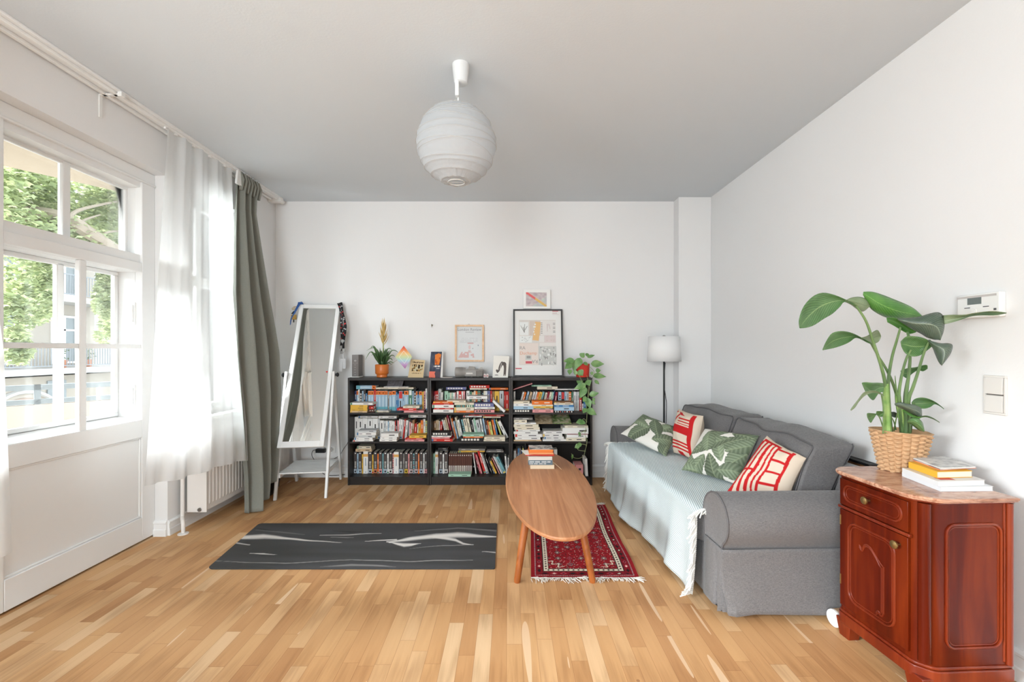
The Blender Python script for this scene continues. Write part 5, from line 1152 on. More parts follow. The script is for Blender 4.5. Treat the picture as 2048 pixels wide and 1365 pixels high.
# right bookcase, middle shelf
stack(2, 2, c6, YF_+0.01, 0.20, 'tall left stack', '108 580 522 546 a;130 560 474 518 w;120 590 418 470 w;105 520 372 415 w;140 555 342 368 w;120 550 296 338 c;105 530 242 290 c;108 480 212 238 w 3;110 330 160 208 c;112 435 116 152 g -2')
stack(2, 2, c6, YF_+0.015, 0.19, 'centre stack', '600 1000 482 516 w;620 962 440 478 w;592 930 388 436 w 2;612 1008 340 384 w')
stack(2, 2, c6, YF_+0.01, 0.20, 'right stack', '1000 1335 432 492 c;1010 1370 378 430 w;1020 1375 364 374 u;940 1380 256 358 w;980 1375 214 250 c')
def magmat(name, cols, sc=14):
    m = mat(name, (180, 170, 150), 0.5, spec=0.4); nt = m.node_tree; tc = N(nt, 'ShaderNodeTexCoord'); n = N(nt, 'ShaderNodeTexNoise', i_Scale=sc, i_Detail=3.0, i_Distortion=1.0); nt.links.new(tc.outputs['Object'], n.inputs['Vector'])
    nt.links.new(ramp(nt, n.outputs['Fac'], [(0.3+0.4*i/(len(cols)-1), c) for i, c in enumerate(cols)]), nt.nodes['Principled BSDF'].inputs['Base Color']); return m
M_mag1 = magmat('magazine_green', [(70, 90, 50), (130, 150, 90), (206, 196, 170), (176, 140, 96)])
M_mag2 = magmat('magazine_grey', [(60, 58, 60), (130, 124, 122), (214, 208, 200), (180, 90, 90)])
for k, (xa, xb, m, lab) in enumerate([(470, 790, magmat('magazine_tan', [(120, 100, 80), (190, 166, 130), (220, 208, 186)]), 'tan picture magazine sloping over the left stack, middle shelf, right bookcase'), (760, 1080, M_mag1, 'green picture magazine sloping above the centre stack, middle shelf, right bookcase')]):
    xa, xb = PX(1015+xa/8.532, 4.45), PX(1015+xb/8.532, 4.45); b = MB(); b.hexa([(xa, 4.40, 0.596), (xb, 4.40, 0.596), (xb, 4.60, 0.655), (xa, 4.60, 0.655), (xa, 4.40, 0.602), (xb, 4.40, 0.602), (xb, 4.60, 0.661), (xa, 4.60, 0.661)]); tag(b.build('magazine', m, bevel=0.001), lab, 'magazine', 'magazines in the right bookcase')
# right bookcase, bottom shelf
row(2, 3, c6, 4.50, 0.12, '105 145 700 w;148 172 665 x;175 203 660 b;205 230 662 g;232 250 690 n;256 276 660 h;290 322 610 k;326 360 700 r;365 410 680 c;412 470 690 o;472 520 680 s;560 600 640 p;603 650 640 w;655 700 690 d;705 745 690 b;795 850 680 w')
stack(2, 3, c6, 4.42, 0.16, 'lying at the right end', '1130 1290 1062 1085 t;1150 1290 905 1058 p')
X = PX(1015+1352/8.532, 4.40); book(X-0.011, X+0.011, 0.083, 0.255, 4.385, 0.16, 'w', 'N', math.radians(3), False, 'white book standing at the right end, bottom shelf, right bookcase', 'books on the bottom shelf of the right bookcase')

# ------------------------------------------------------------------ things on top of the bookcases
ZT = BH
def lit(b, x0, x1, y0, z0, z1, mi): b.box((x0, y0-0.0006, z0), (x1, y0, z1), mi)
t = thing('router', (-1.53, 4.5, ZT), 'dark grey upright router box at the left end of the bookcase top', 'router')
x0, x1 = PX(705, 4.47), PX(726, 4.5); R8 = Matrix.Translation((x0, 4.45, 0)) @ Matrix.Rotation(math.radians(0), 4, 'Z') @ Matrix.Diagonal((1.45, 0.85, 1, 1))
b = MB(R8); b.box((0, 0, ZT+0.008), (0.047, 0.15, PZ(710, 4.46))); b.build('casing', colmat(118, 114, 112), t, bevel=0.004)
b = MB(R8); b.lathe((0.0235, -0.001, 0), [(0.001, 0)], 3) if False else None
b.tube([(0.0235+0.006*math.cos(a*math.pi/8), -0.001, PZ(722, 4.45)+0.006*math.sin(a*math.pi/8)) for a in range(17)], 0.0015, n=5)
for k in range(5): b.box((0.017, -0.0008, PZ(730+5*k, 4.45)-0.002), (0.028, 0.0002, PZ(730+5*k, 4.45)))
b.box((0.004, -0.0008, PZ(727, 4.45)), (0.043, 0.0002, PZ(727, 4.45)+0.001)); b.build('led_marks', colmat(200, 198, 196), t)
b = MB(R8); b.box((-0.015, -0.02, ZT), (0.055, 0.13, ZT+0.007)); b.build('foot_plate', M_white, t, bevel=0.002)
# bromeliad
cx, cy = PX(764, 4.435), 4.435
M_orange = mat('orange_glazed_ceramic', (196, 108, 44), 0.3, var=0.08, vscale=20)
t = thing('potted_bromeliad', (cx, cy, ZT), 'bromeliad with tall yellow flower spike in an orange ceramic pot', 'plant')
b = MB(); b.lathe((cx, cy, ZT), [(0.045, 0), (0.051, 0.004), (0.053, 0.022), (0.051, 0.028), (0.063, 0.038), (0.066, 0.045), (0.067, 0.126), (0.064, 0.130), (0.060, 0.128), (0.060, 0.11)], 40); b.build('pot', M_orange, t)
b = MB(); b.lathe((cx, cy, ZT+0.10), [(0.060, 0), (0.060, 0.012), (0.03, 0.018)], 20); b.build('soil', mat('potting_soil', (62, 46, 34), 0.95, bump=0.8, bscale=90), t)
def leafmat(name, c1, c2, rough=0.4, sc=6):
    m = mat(name, c1, rough, spec=0.5); nt = m.node_tree; b = nt.nodes['Principled BSDF']; tc = N(nt, 'ShaderNodeTexCoord'); n = N(nt, 'ShaderNodeTexNoise', i_Scale=sc, i_Detail=3.0)
    nt.links.new(tc.outputs['Object'], n.inputs['Vector']); nt.links.new(ramp(nt, n.outputs['Fac'], [(0.35, c1), (0.68, c2)]), b.inputs['Base Color']); return m
M_brom = leafmat('bromeliad_leaf', (66, 98, 58), (108, 140, 92)); M_spike = leafmat('flower_spike', (220, 190, 120), (204, 178, 120), sc=30); M_stalk = leafmat('flower_stalk', (150, 160, 96), (176, 176, 120))
def strap(mb, pts, w, fold=0.25, mi=0, tipw=0.06, nrm_hint=(0, 0, 1), wf=None):
    pts = spline(pts, 18); n = len(pts); rows = []
    for i, p in enumerate(pts):
        q = i/(n-1); tdir = (pts[min(i+1, n-1)]-pts[max(0, i-1)]).normalized(); side = tdir.cross(Vector(nrm_hint)); side = side.normalized() if side.length > 1e-4 else Vector((1, 0, 0)); up = side.cross(tdir).normalized()
        ww = w*(wf(q) if wf else (max(tipw, (1-q**2.2))*(0.75+0.5*min(1, q*3)))); rows.append([p-side*ww/2+up*fold*ww*.5, p-side*ww/4+up*fold*ww*.14, p, p+side*ww/4+up*fold*ww*.14, p+side*ww/2+up*fold*ww*.5])
    mb.grid(rows, mi)
rnd = random.Random(11); base = Vector((cx, cy, ZT+0.12))
tips = [((733, 702), (748, 697)), ((731, 720), (742, 705)), ((742, 712), (750, 708)), ((798, 706), (785, 702)), ((790, 714), (783, 712)), ((785, 722), (780, 718)), ((788, 727), (780, 725)), ((740, 699), (747, 694)), ((784, 700), (776, 699)), ((760, 696), (761, 712)), ((768, 696), (767, 712)), ((755, 700), (758, 714)), ((775, 704), (771, 714)), ((784, 730), (776, 727))]
for k, (tp, md) in enumerate(tips):
    yo = rnd.uniform(-0.05, 0.04); b = MB(); strap(b, [base+Vector((0.01*(1 if tp[0] > 764 else -1), yo*.2, -0.01)), P(md[0]*0.5+764*0.5, md[1]*.55+738*.45, cy+yo*.5), P(*md, cy+yo), P(*tp, cy+yo*1.3)], 0.030, 0.5, nrm_hint=(0.1, -0.4, 1)); b.build('leaf', M_brom, t)
for k in range(12):
    a = k*2.4; b = MB(); r_ = 0.07+0.02*rnd.random(); strap(b, [base, base+Vector((math.cos(a)*r_*.5, math.sin(a)*r_*.35, 0.085)), base+Vector((math.cos(a)*r_, math.sin(a)*r_*.6, 0.12+0.05*rnd.random()))], 0.034, 0.6, nrm_hint=(0.1, -0.4, 1)); b.build('leaf', M_brom, t)
b = MB(); st = [P(766, 736, cy), P(766.5, 715, cy), P(766.5, 690, cy), P(767, 672, cy)]; b.tube(spline(st, 16), 0.0065, n=8); b.build('flower_stalk', M_stalk, t)
for k in range(22):
    q = k/22; a = k*2.4; z_ = PZ(684-q*38, cy); r_ = 0.062*(1-q)**0.6; c = Vector((PX(767, cy), cy, z_)); b = MB()
    strap(b, [c-Vector((0, 0, 0.03)), c+Vector((math.cos(a)*r_*.5, math.sin(a)*r_*.5, 0.02)), c+Vector((math.cos(a)*r_*.85, math.sin(a)*r_*.85, 0.065))], 0.015, 0.8, tipw=0.05, nrm_hint=(math.cos(a), math.sin(a), 0.1)); b.build('bract', M_spike, t)
# rainbow paper diamond on a stick
b = MB(); Yd = 4.41; A, B_, C_, D_ = P(807.5, 692, Yd), P(824.5, 714, Yd), P(810, 738, Yd), P(790, 715, Yd); n = 40; rows, cols = [], []
def rb(z):
    st = [(0, (170, 110, 160)), (0.18, (196, 160, 204)), (0.36, (180, 216, 220)), (0.52, (214, 222, 170)), (0.66, (240, 204, 140)), (0.82, (240, 140, 90)), (1, (220, 70, 80))]
    return [float(np.interp(z, [s[0] for s in st], [s[1][c] for s in st])) for c in range(3)]
for i in range(n+1):
    r_, c_ = [], []
    for j in range(n+1):
        s, q = i/n, j/n; p = A.lerp(B_, s).lerp(D_.lerp(C_, s), q); col = rb((p.z-C_.z)/(A.z-C_.z)); e = min(s, q, 1-s, 1-q)
        if 0.20 < e < 0.235: col = [240, 238, 232]
        r_.append(p); c_.append([lin(v) for v in col])
    rows.append(r_); cols.append(c_)
b.grid(rows, cols=cols); t2 = thing('paper_diamond', (PX(807, Yd), Yd, ZT), 'rainbow coloured paper diamond on a stick leaning from the orange pot', 'ornament')
b.build('paper', attrmat('printed_card', 0.7, 0), t2, solid=0.0015)
b = MB(); b.tube([P(806, 712, Yd+0.003), P(777, 733, cy)], 0.0016, n=6); b.build('stick', colmat(170, 150, 120), t2)
# propped book and magazines
def card(name, c4_, th_, mats, lab, cat, cols=None, paint=None, n=60):
    TL, TR, BR, BL = c4_; nr = (TR-TL).cross(BL-TL).normalized(); nr = -nr if nr.y > 0 else nr
    b = MB(); back = -nr*th_; q = [b.pt(p-nr*0.0004, (0.8, 0.78, 0.75)) for p in (TL, TR, BR, BL)]+[b.pt(p+back, (0.8, 0.78, 0.75)) for p in (TL, TR, BR, BL)]
    for f in ((4, 5, 6, 7), (0, 1, 5, 4), (1, 2, 6, 5), (2, 3, 7, 6), (3, 0, 4, 7)): b.face([q[k] for k in f])
    rows, cs = [], []
    for i in range(n+1):
        r_, c_ = [], []
        for j in range(n+1):
            s, t = j/n, i/n; r_.append(TL.lerp(TR, s).lerp(BL.lerp(BR, s), t)); c = paint(s, t); c_.append([lin(v) for v in c])
        rows.append(r_); cs.append(c_)
    b.grid(rows, cols=cs); return b
def hs2(a, b_): return (math.sin(a*12.9898+b_*78.233)*43758.5453) % 1
def nz(s, t, k): return noise.noise((s*k, t*k, 3.3))
def paint_tan(s, t):
    base = (214, 190, 150)
    if 0.10 < t < 0.20 and 0.12 < s < 0.92 and hs2(int(s*40), int(t*40)) > .45: return (96, 76, 60)
    if 0.26 < t < 0.62 and 0.16 < s < 0.90:
        v = nz(s, t, 9); return (52, 44, 40) if v > .12 else ((170, 130, 70) if v > -.1 else (196, 190, 160))
    if 0.70 < t < 0.76 and 0.2 < s < 0.85 and hs2(int(s*40), int(t*60)) > .5: return (120, 96, 70)
    return base
Yb = 4.44
b = card('c', [P(822, 719, 4.50), P(850, 721, 4.47), P(846, 757, 4.415), P(815.5, 757, 4.445)], 0.012, None, '', '', paint=paint_tan); tag(b.build('standing_book', attrmat('printed_card', 0.7, 0)), 'tan old-looking book propped up beside the rainbow diamond', 'book')
def paint_or(s, t):
    house = 0.05 < t < 0.50 and 0.40+0.1*(t-.2) < s < 0.95-0.25*max(0, t-.1)*1.1
    if house and t > 0.06+0.16*abs(s-0.72): return (226, 130, 60) if hs2(int(s*9), int(t*14)) > .25 else (190, 90, 40)
    if 0.52 < t < 0.58 and 0.35 < s < 0.93 and hs2(int(s*20), 4) > .15: return (236, 232, 226)
    if 0.62 < t < 0.65 and 0.6 < s < 0.9: return (226, 224, 220)
    if t > .74: return (226, 120, 100) if s < .55+0.2*nz(s, t, 6) else (84, 74, 84)
    return (70+int(30*nz(s, t, 5)), 76+int(30*nz(s, t, 5)), 92+int(30*nz(s, t, 5)))
b = card('c', [P(862, 704, 4.50), P(884, 704, 4.50), P(880, 757.5, 4.415), P(857.5, 757.5, 4.415)], 0.004, None, '', '', paint=paint_or); tag(b.build('standing_magazine', attrmat('printed_card', 0.7, 0)), 'dark magazine with orange figure on its cover, propped up on the bookcase', 'magazine')
b = MB(); b.hexa([P(866, 757.5, 4.43), P(885, 757.5, 4.43), P(885, 757.5, 4.46)+Vector((0, 0, 0)), P(866, 757.5, 4.46), P(866, 703, 4.512), P(886.5, 703, 4.512), P(886.5, 703, 4.53), P(866, 703, 4.53)]); tag(b.build('standing_book', colmat(234, 232, 228), bevel=0.001), 'white book standing right behind the dark orange magazine', 'book')
# camera
M_cam = mat('camera_body_grey', (150, 146, 141), 0.45, bump=0.1, bscale=300); M_caml = mat('camera_trim', (170, 166, 160), 0.35)
cY = 4.47; t = thing('camera', (PX(940, cY), cY, ZT), 'grey camera with long lens lying below the wooden framed print', 'camera')
zb = ZT; s_ = cY/F
b = MB(); x0, x1 = PX(911, cY), PX(929, cY); zc = (PZ(737, cY)+zb+0.004)/2+0.002; r_ = 0.052; b.tube([(x0, cY-0.01, zc), (x0+0.006, cY-0.01, zc), (x0+0.03, cY-0.01, zc), (x1+0.012, cY, zc)], [r_*.96, r_, r_, r_*0.93], n=32)
for k in range(7): b.tube([(x0+0.012+k*0.011, cY-0.01, zc), (x0+0.016+k*0.011, cY-0.01, zc)], r_*1.02, n=32)
b.build('lens', M_cam, t)
b = MB(); b.tube([(x0-0.001, cY-0.01, zc), (x0+0.001, cY-0.01, zc)], r_*.86, n=32); b.build('lens_glass', M_black, t)
b = MB(); x0, x1 = PX(929, cY), PX(967, cY); b.box((x0, cY-0.045, zb+0.008), (x1, cY+0.045, PZ(739, cY))); b.build('body', M_cam, t, bevel=0.012)
b = MB(); b.box((PX(953, cY), cY-0.055, zb+0.01), (PX(966, cY), cY-0.04, PZ(741, cY))); b.build('grip', mat('camera_rubber', (122, 118, 114), 0.7), t, bevel=0.006)
b = MB(); b.box((PX(933, cY), cY-0.047, PZ(748, cY)), (PX(946, cY), cY-0.0445, PZ(745.5, cY))); b.build('name_strip', colmat(214, 212, 208), t)
b = MB(); b.hexa([(PX(936, cY), cY-0.03, PZ(740, cY)), (PX(951, cY), cY-0.03, PZ(740, cY)), (PX(951, cY), cY+0.03, PZ(740, cY)), (PX(936, cY), cY+0.03, PZ(740, cY)), (PX(938, cY), cY-0.02, PZ(733, cY)), (PX(950, cY), cY-0.02, PZ(734, cY)), (PX(950, cY), cY+0.02, PZ(734, cY)), (PX(938, cY), cY+0.02, PZ(733, cY))]); b.build('viewfinder_hump', M_cam, t, bevel=0.004)
b = MB(); b.hexa([P(952, 742, cY-.02), P(956, 743, cY-.02), P(956, 743, cY+.03), P(952, 742, cY+.03), P(962, 735, cY-.02), P(966, 736.5, cY-.02), P(966, 736.5, cY+.03), P(962, 735, cY+.03)]); b.build('flip_screen', M_caml, t, bevel=0.002)
b = MB()
for px in (944, 956.5): b.ball((PX(px, cY), cY-0.03, zb+0.006), 0.006)
b.build('foot', M_caml, t)
# small cups
for k, px in enumerate((969.5, 975)):
    b = MB(); c = (PX(px, 4.43), 4.43, ZT); b.lathe(c, [(0.012, 0), (0.013, 0.03), (0.010, 0.036)], 14)
    for a in range(3): b.box((c[0]-0.008+a*0.006, 4.43-0.0138, ZT+0.008), (c[0]-0.005+a*0.006, 4.43-0.011, ZT+0.025), 1)
    tag(b.build('small_figure', [colmat(230, 224, 220), colmat(186, 60, 66)]), ['small white and red figure touching the camera grip', 'small white and red figure between camera and panther card'][k], 'figurine', 'small figures beside the camera')
# card with a drinking panther
def paint_pan(s, t):
    def el(cx, cy, rx, ry, a=0):
        dx, dy = s-cx, t-cy; u = dx*math.cos(a)+dy*math.sin(a); v = -dx*math.sin(a)+dy*math.cos(a); return (u/rx)**2+(v/ry)**2 < 1
    bod = el(0.68, 0.40, 0.17, 0.13) or el(0.78, 0.58, 0.085, 0.26) or (0.70 < s < 0.77 and .6 < t < .9) or (0.80 < s < .86 and .6 < t < .9) or el(0.48, 0.45, 0.085, 0.22, 0.5) or el(0.42, 0.6, .055, .16, .5) or el(0.28, 0.68, 0.09, 0.055, .3) or el(0.30, .74, .05, .03)
    if el(0.62, 0.62, 0.085, 0.20) and not (0.70 < s): bod = False
    if abs(s-0.50+0.3*(t-.45)) < 0.012 and .33 < t < .62: bod = False
    if bod: return (96, 88, 84)
    if el(0.25, 0.87, 0.12, 0.018): return (110, 104, 100)
    return (232, 228, 220)
b = card('c', [P(987.5, 711.5, 4.51), P(1018.5, 713, 4.51), P(1015.5, 757, 4.43), P(985, 756.5, 4.43)], 0.003, None, '', '', paint=paint_pan, n=90); tag(b.build('art_card', attrmat('printed_card', 0.7, 0)), 'white card with a drawing of a dark stooping animal drinking', 'card')
# loose papers on the top
b = MB(); b.box((PX(884, 4.42), 4.38, ZT), (PX(905, 4.42), 4.46, ZT+0.004)); tag(b.build('leaflet', colmat(214, 206, 198)), 'thin pale leaflet lying flat beside the dark orange magazine', 'leaflet')
# framed print on the wall
M_beech = wood_mat('light_beech_frame', (214, 172, 132), (226, 188, 150), (234, 202, 168), sx=30, sy=2, rough=0.5)
t = thing('picture_frame', (PX(939, YB), YB-0.01, PZ(724, YB)), 'light wooden framed print hanging on the back wall', 'picture')
fx0, fx1, fz0, fz1 = PX(910, YB-.02), PX(968, YB-.02), PZ(724, YB-.02), PZ(650, YB-.02)
b = MB(); frame_ring(b, fx0, fx1, fz0, fz1, 0.0185, YB-0.026, YB-0.004); b.build('frame', M_beech, t, bevel=0.001)
def paint_lr(s, t):
    base = (218, 221, 222)
    if 0.32 < t < 0.5 and 0.12 < s < 0.82 and abs((t*24) % 1-.5) < .13 and hs2(int(s*30), int(t*24)) > .25: return (196, 198, 200)
    if 0.70 < t < 0.93:
        if abs(s-0.52+0.12)*1.0 < 0.30*(0.55+0.6*(t-.7)/.23) and nz(s, t, 12) > -.25 and t > .76: return (214, 180, 178)
        if abs(s-0.5) < .05 and t < .78: return (210, 188, 186)
    if ((s-0.54)/0.13)**2+((t-0.50)/0.022)**2 < 1: return (206, 170, 170)
    if ((s-0.50)/0.05)**2+((t-0.62)/0.06)**2 < 1: return (218, 196, 196)
    if abs(s-0.84) < .02 and abs(t-.56) < .015: return (150, 160, 172)
    if abs(s-0.62) < .02 and abs(t-.66) < .015: return (150, 158, 160)
    return base
g0 = [Vector((fx0+.018, YB-0.012, fz1-.018)), Vector((fx1-.018, YB-0.012, fz1-.018)), Vector((fx1-.018, YB-0.012, fz0+.018)), Vector((fx0+.018, YB-0.012, fz0+.018))]
b = card('c', g0, 0.004, None, '', '', paint=paint_lr, n=80); b.build('print', attrmat('printed_card', 0.7, 0), t)
b = MB(); w_ = fx1-fx0; textpolys(b, 'London Review', (fx0+0.028, YB-0.0122, fz1-0.062), (1, 0, 0), (0, 0, 1), w_-0.056); [b.box((fx0+w_*(0.36+.03*q), YB-0.0128, fz1-0.080), (fx0+w_*(0.38+.03*q), YB-0.0122, fz1-0.075)) for q in range(10)]; b.build('lettering', colmat(150, 152, 156), t, smooth=False)
b = MB(); b.tube([(PX(938, YB)-0.008, YB-0.015, fz1), (PX(938, YB), YB-0.01, fz1+0.012), (PX(938, YB)+0.008, YB-0.015, fz1)], 0.0016, n=5); b.build('hanger', M_metal, t)
b = MB(); c = P(864, 651, YB-0.006); b.tube([c+Vector((0, 0.006, 0.0)), c+Vector((0, -0.006, 0))], 0.006, n=10); b.tube([c+Vector((-0.006, -0.006, 0.01)), c+Vector((0, -0.008, -0.004)), c+Vector((0.006, -0.006, 0.01))], 0.0028, n=6); b.tube([c+Vector((0, -0.006, 0)), c+Vector((0, -0.01, -0.02))], 0.0028, n=6); tag(b.build('wall_hook', mat('dull_brass', (110, 96, 60), 0.4, metal=0.7)), 'small dull brass hook on the bare back wall', 'hook')
# large black frame leaning on the wall
t = thing('poster_frame', (PX(1076, 4.55), 4.54, ZT), 'large black framed collage poster leaning on the wall atop the bookcase', 'picture')
Y0_, Y1_ = 4.530, 4.632; fx0, fx1 = PX(1026.5, 4.53), PX(1127, 4.53); z1_ = PZ(619, 4.62); Lf = math.hypot(z1_-ZT, Y1_-Y0_); tilt = math.atan2(Y1_-Y0_, z1_-ZT)
FM = Matrix.Translation(((fx0+fx1)/2, Y0_, ZT)) @ Matrix.Rotation(-tilt, 4, 'X'); hw_ = (fx1-fx0)/2
b = MB(FM); frame_ring(b, -hw_, hw_, 0, Lf, 0.0165, -0.012, 0.012); b.build('frame', mat('black_frame', (62, 61, 62), 0.45), t, bevel=0.001)
b = MB(FM); b.box((-hw_+0.012, -0.002, 0.012), (hw_-0.012, 0.008, Lf-0.012)); b.build('passepartout', mat('poster_paper', (230, 229, 226), 0.55), t)
# collage: coordinates in crop pixels of the poster (1020..1130 x 620..760, scale 9.75)
def pc(x, y): return ((x-550)/9.75*4.56/F, -0.0026, Lf-(y-0)/9.75*4.56/F+0.0)
def prect(b, x0, y0, x1, y1, mi, dy=0):
    a = pc(x0, y0); c = pc(x1, y1); b.box((a[0], a[1]-0.0004-dy, c[2]), (c[0], a[1]-dy, a[2]), mi)
cm = [colmat(*c) for c in [(214, 208, 202), (228, 230, 228), (208, 194, 184), (226, 184, 128), (224, 220, 216), (216, 202, 200), (226, 214, 206), (196, 198, 194), (150, 148, 146), (222, 160, 130), (206, 90, 100), (226, 214, 186)]]
b = MB(FM); prect(b, 180, 215, 900, 1110, 0); prect(b, 190, 258, 362, 522, 1, .0004); prect(b, 385, 232, 600, 530, 2, .0004); 
a = [pc(500, 250), pc(612, 262), pc(562, 632), pc(440, 618)]; b.prism([(p[0], -0.0036, p[2]) for p in a], (0, -0.0003, 0), 3)
prect(b, 600, 225, 900, 520, 4, .0004); prect(b, 575, 530, 668, 660, 4, .0005); prect(b, 680, 525, 900, 660, 5, .0004); prect(b, 188, 535, 430, 668, 1, .0005); prect(b, 186, 680, 550, 1100, 6, .0005); prect(b, 560, 740, 905, 1105, 7, .0005); prect(b, 580, 672, 900, 735, 4, .0005)
rnd = random.Random(3)
for k in range(60):
    x, y = rnd.uniform(570, 880), rnd.uniform(750, 1080); prect(b, x, y, x+rnd.uniform(6, 30), y+rnd.uniform(8, 60), rnd.choice([8, 8, 1, 7, 4]), .0009+k*1e-6)
for k in range(5): prect(b, 450+rnd.uniform(-8, 40)-k*2, 290+k*50, 490+rnd.uniform(-8, 20)-k*2, 318+k*50, 1, .0012)
for k in range(10): prect(b, 845, 250+k*26, 890, 262+k*26, 8 if k % 3 else 4, .0009)
for k in range(7): prect(b, 605, 270+k*34, 640, 284+k*34, 8, .0009)
for k in range(14): x, y = rnd.uniform(700, 870), rnd.uniform(535, 640); prect(b, x, y, x+22, y+10, 2, .0009)
for k in range(16): x, y = rnd.uniform(200, 400), rnd.uniform(545, 650); prect(b, x, y, x+24, y+7, 8 if k % 2 else 7, .001)
for (x0, y0, x1, y1) in ((285, 470, 210, 330), (285, 470, 260, 360), (285, 430, 340, 340), (285, 470, 290, 300)):
    p, q = pc(x0, y0), pc(x1, y1); b.tube([(p[0], -0.0045, p[2]), (q[0], -0.0045, q[2])], 0.0025, n=4, mi=8)
for (x0, y0, x1, y1) in ((735, 300, 735, 450), (770, 300, 790, 400)):
    p, q = pc(x0, y0), pc(x1, y1); b.tube([(p[0], -0.0045, p[2]), (q[0], -0.0045, q[2])], [0.006, 0.003], n=6, mi=5)
prect(b, 300, 920, 420, 1010, 7, .001); prect(b, 305, 1035, 430, 1082, 10, .0011); prect(b, 325, 930, 400, 980, 8, .0013)
prect(b, 838, 34, 952, 46, 10, .0002); prect(b, 838, 64, 930, 90, 5, .0002); prect(b, 838, 98, 970, 108, 0, .0002); prect(b, 108, 1168, 228, 1188, 10, .0002)
textpolys(b, 'RA', (pc(190, 805)[0], -0.0042, pc(190, 805)[2]), (1, 0, 0), (0, 0, 1), 112/9.75*4.56/F, 8)
textpolys(b, 'Duchamp', (pc(198, 905)[0], -0.0042, pc(198, 905)[2]), (1, 0, 0), (0, 0, 1), 325/9.75*4.56/F, 9)
textpolys(b, 'RA', (pc(538, 1010)[0], -0.0042, pc(538, 1010)[2]), (-1, 0, 0), (0, 0, -1), 112/9.75*4.56/F, 8, depth=0.0)
b.build('collage', cm, t, smooth=False)
# small white framed picture standing on the frame's top edge
t = thing('small_picture', (PX(1074, 4.62), 4.62, z1_), 'small white framed abstract picture standing on the black poster frame', 'picture')
ya, yb = 4.615, 4.634; a = [P(1046.5, 578.5, yb-.004), P(1101, 579, yb-.004), P(1101, 617.5, ya), P(1046.5, 617, ya)]
def paint_ab(s, t):
    d = (t-0.06)-(s-0.05)*0.98; v = nz(s, t, 7)
    if abs(d) < 0.09: return (222, 110, 110) if s < .45 else (220, 184, 110)
    if abs(d+0.12) < .05: return (210, 190, 180)
    return (196+int(24*v), 184+int(30*v), 186+int(22*v)) if s+t < 1.3 else (190, 196+int(20*v), 192)
nr = Vector((0, -1, 0.2)).normalized()
b = MB(); b.hexa([a[3], a[2], a[2]+Vector((0, 0.012, 0)), a[3]+Vector((0, 0.012, 0)), a[0], a[1], a[1]+Vector((0, 0.012, 0)), a[0]+Vector((0, 0.012, 0))]); b.build('frame', M_white, t, bevel=0.002)
e = lambda s, q: a[0].lerp(a[1], s).lerp(a[3].lerp(a[2], s), q)-Vector((0, 0.0015, 0))
b = card('c', [e(.10, .17), e(.86, .17), e(.86, .90), e(.10, .90)], 0.0006, None, '', '', paint=paint_ab, n=50); b.build('print', attrmat('printed_card', 0.7, 0), t)

# ------------------------------------------------------------------ trailing pothos in red woven pot
M_poth = leafmat('pothos_leaf', (84, 128, 66), (132, 166, 104), sc=18); M_vine = colmat(150, 158, 112); M_redpot = mat('red_woven_pot', (196, 52, 38), 0.7)
pY = 4.44; pcx = PX(1165, pY); t = thing('potted_pothos', (pcx, pY, ZT), 'trailing green pothos in a red woven pot on the right bookcase corner', 'plant')
b = MB(); rows = []
for i in range(33):
    z = ZT+0.004+0.132*i/32; rows.append([(pcx+(0.062+0.008*i/32+0.0014*math.sin(j*math.pi*2*30/120+(i % 2)*math.pi)*math.sin(i*math.pi/2+.4))*math.cos(2*math.pi*j/120), pY+(0.062+0.008*i/32+0.0014*math.sin(j*math.pi*2*30/120))*math.sin(2*math.pi*j/120), z) for j in range(120)])
ids = b.grid(rows, closed=True); b.face(list(reversed(ids[0]))); b.build('pot', M_redpot, t, ang=3)
b = MB(); b.lathe((pcx, pY, ZT+0.115), [(0.064, 0), (0.03, 0.006), (0.001, 0.008)], 20); b.build('soil', bpy.data.materials['potting_soil'], t)
def heart(mb, base, tip, w, nrm, cup=0.15, n=12):
    base, tip = Vector(base), Vector(tip); L = (tip-base); l = L.length; d = L.normalized(); side = d.cross(Vector(nrm)).normalized(); up = side.cross(d).normalized(); rows = []
    for i in range(n+1):
        q = i/n; ww = w*0.5*(math.sin(math.pi*min(1, q**0.60))**1.05)*0.98; c = base+d*(l*q)-up*(0.10*l*q*q)
        back = -d*(0.10*l*max(0, 1-q*5))
        rows.append([c-side*ww+up*cup*ww+back, c-side*ww*.5+up*cup*ww*.3+back*.6, c-up*0.0008, c+side*ww*.5+up*cup*ww*.3+back*.6, c+side*ww+up*cup*ww+back])
    mb.grid(rows)
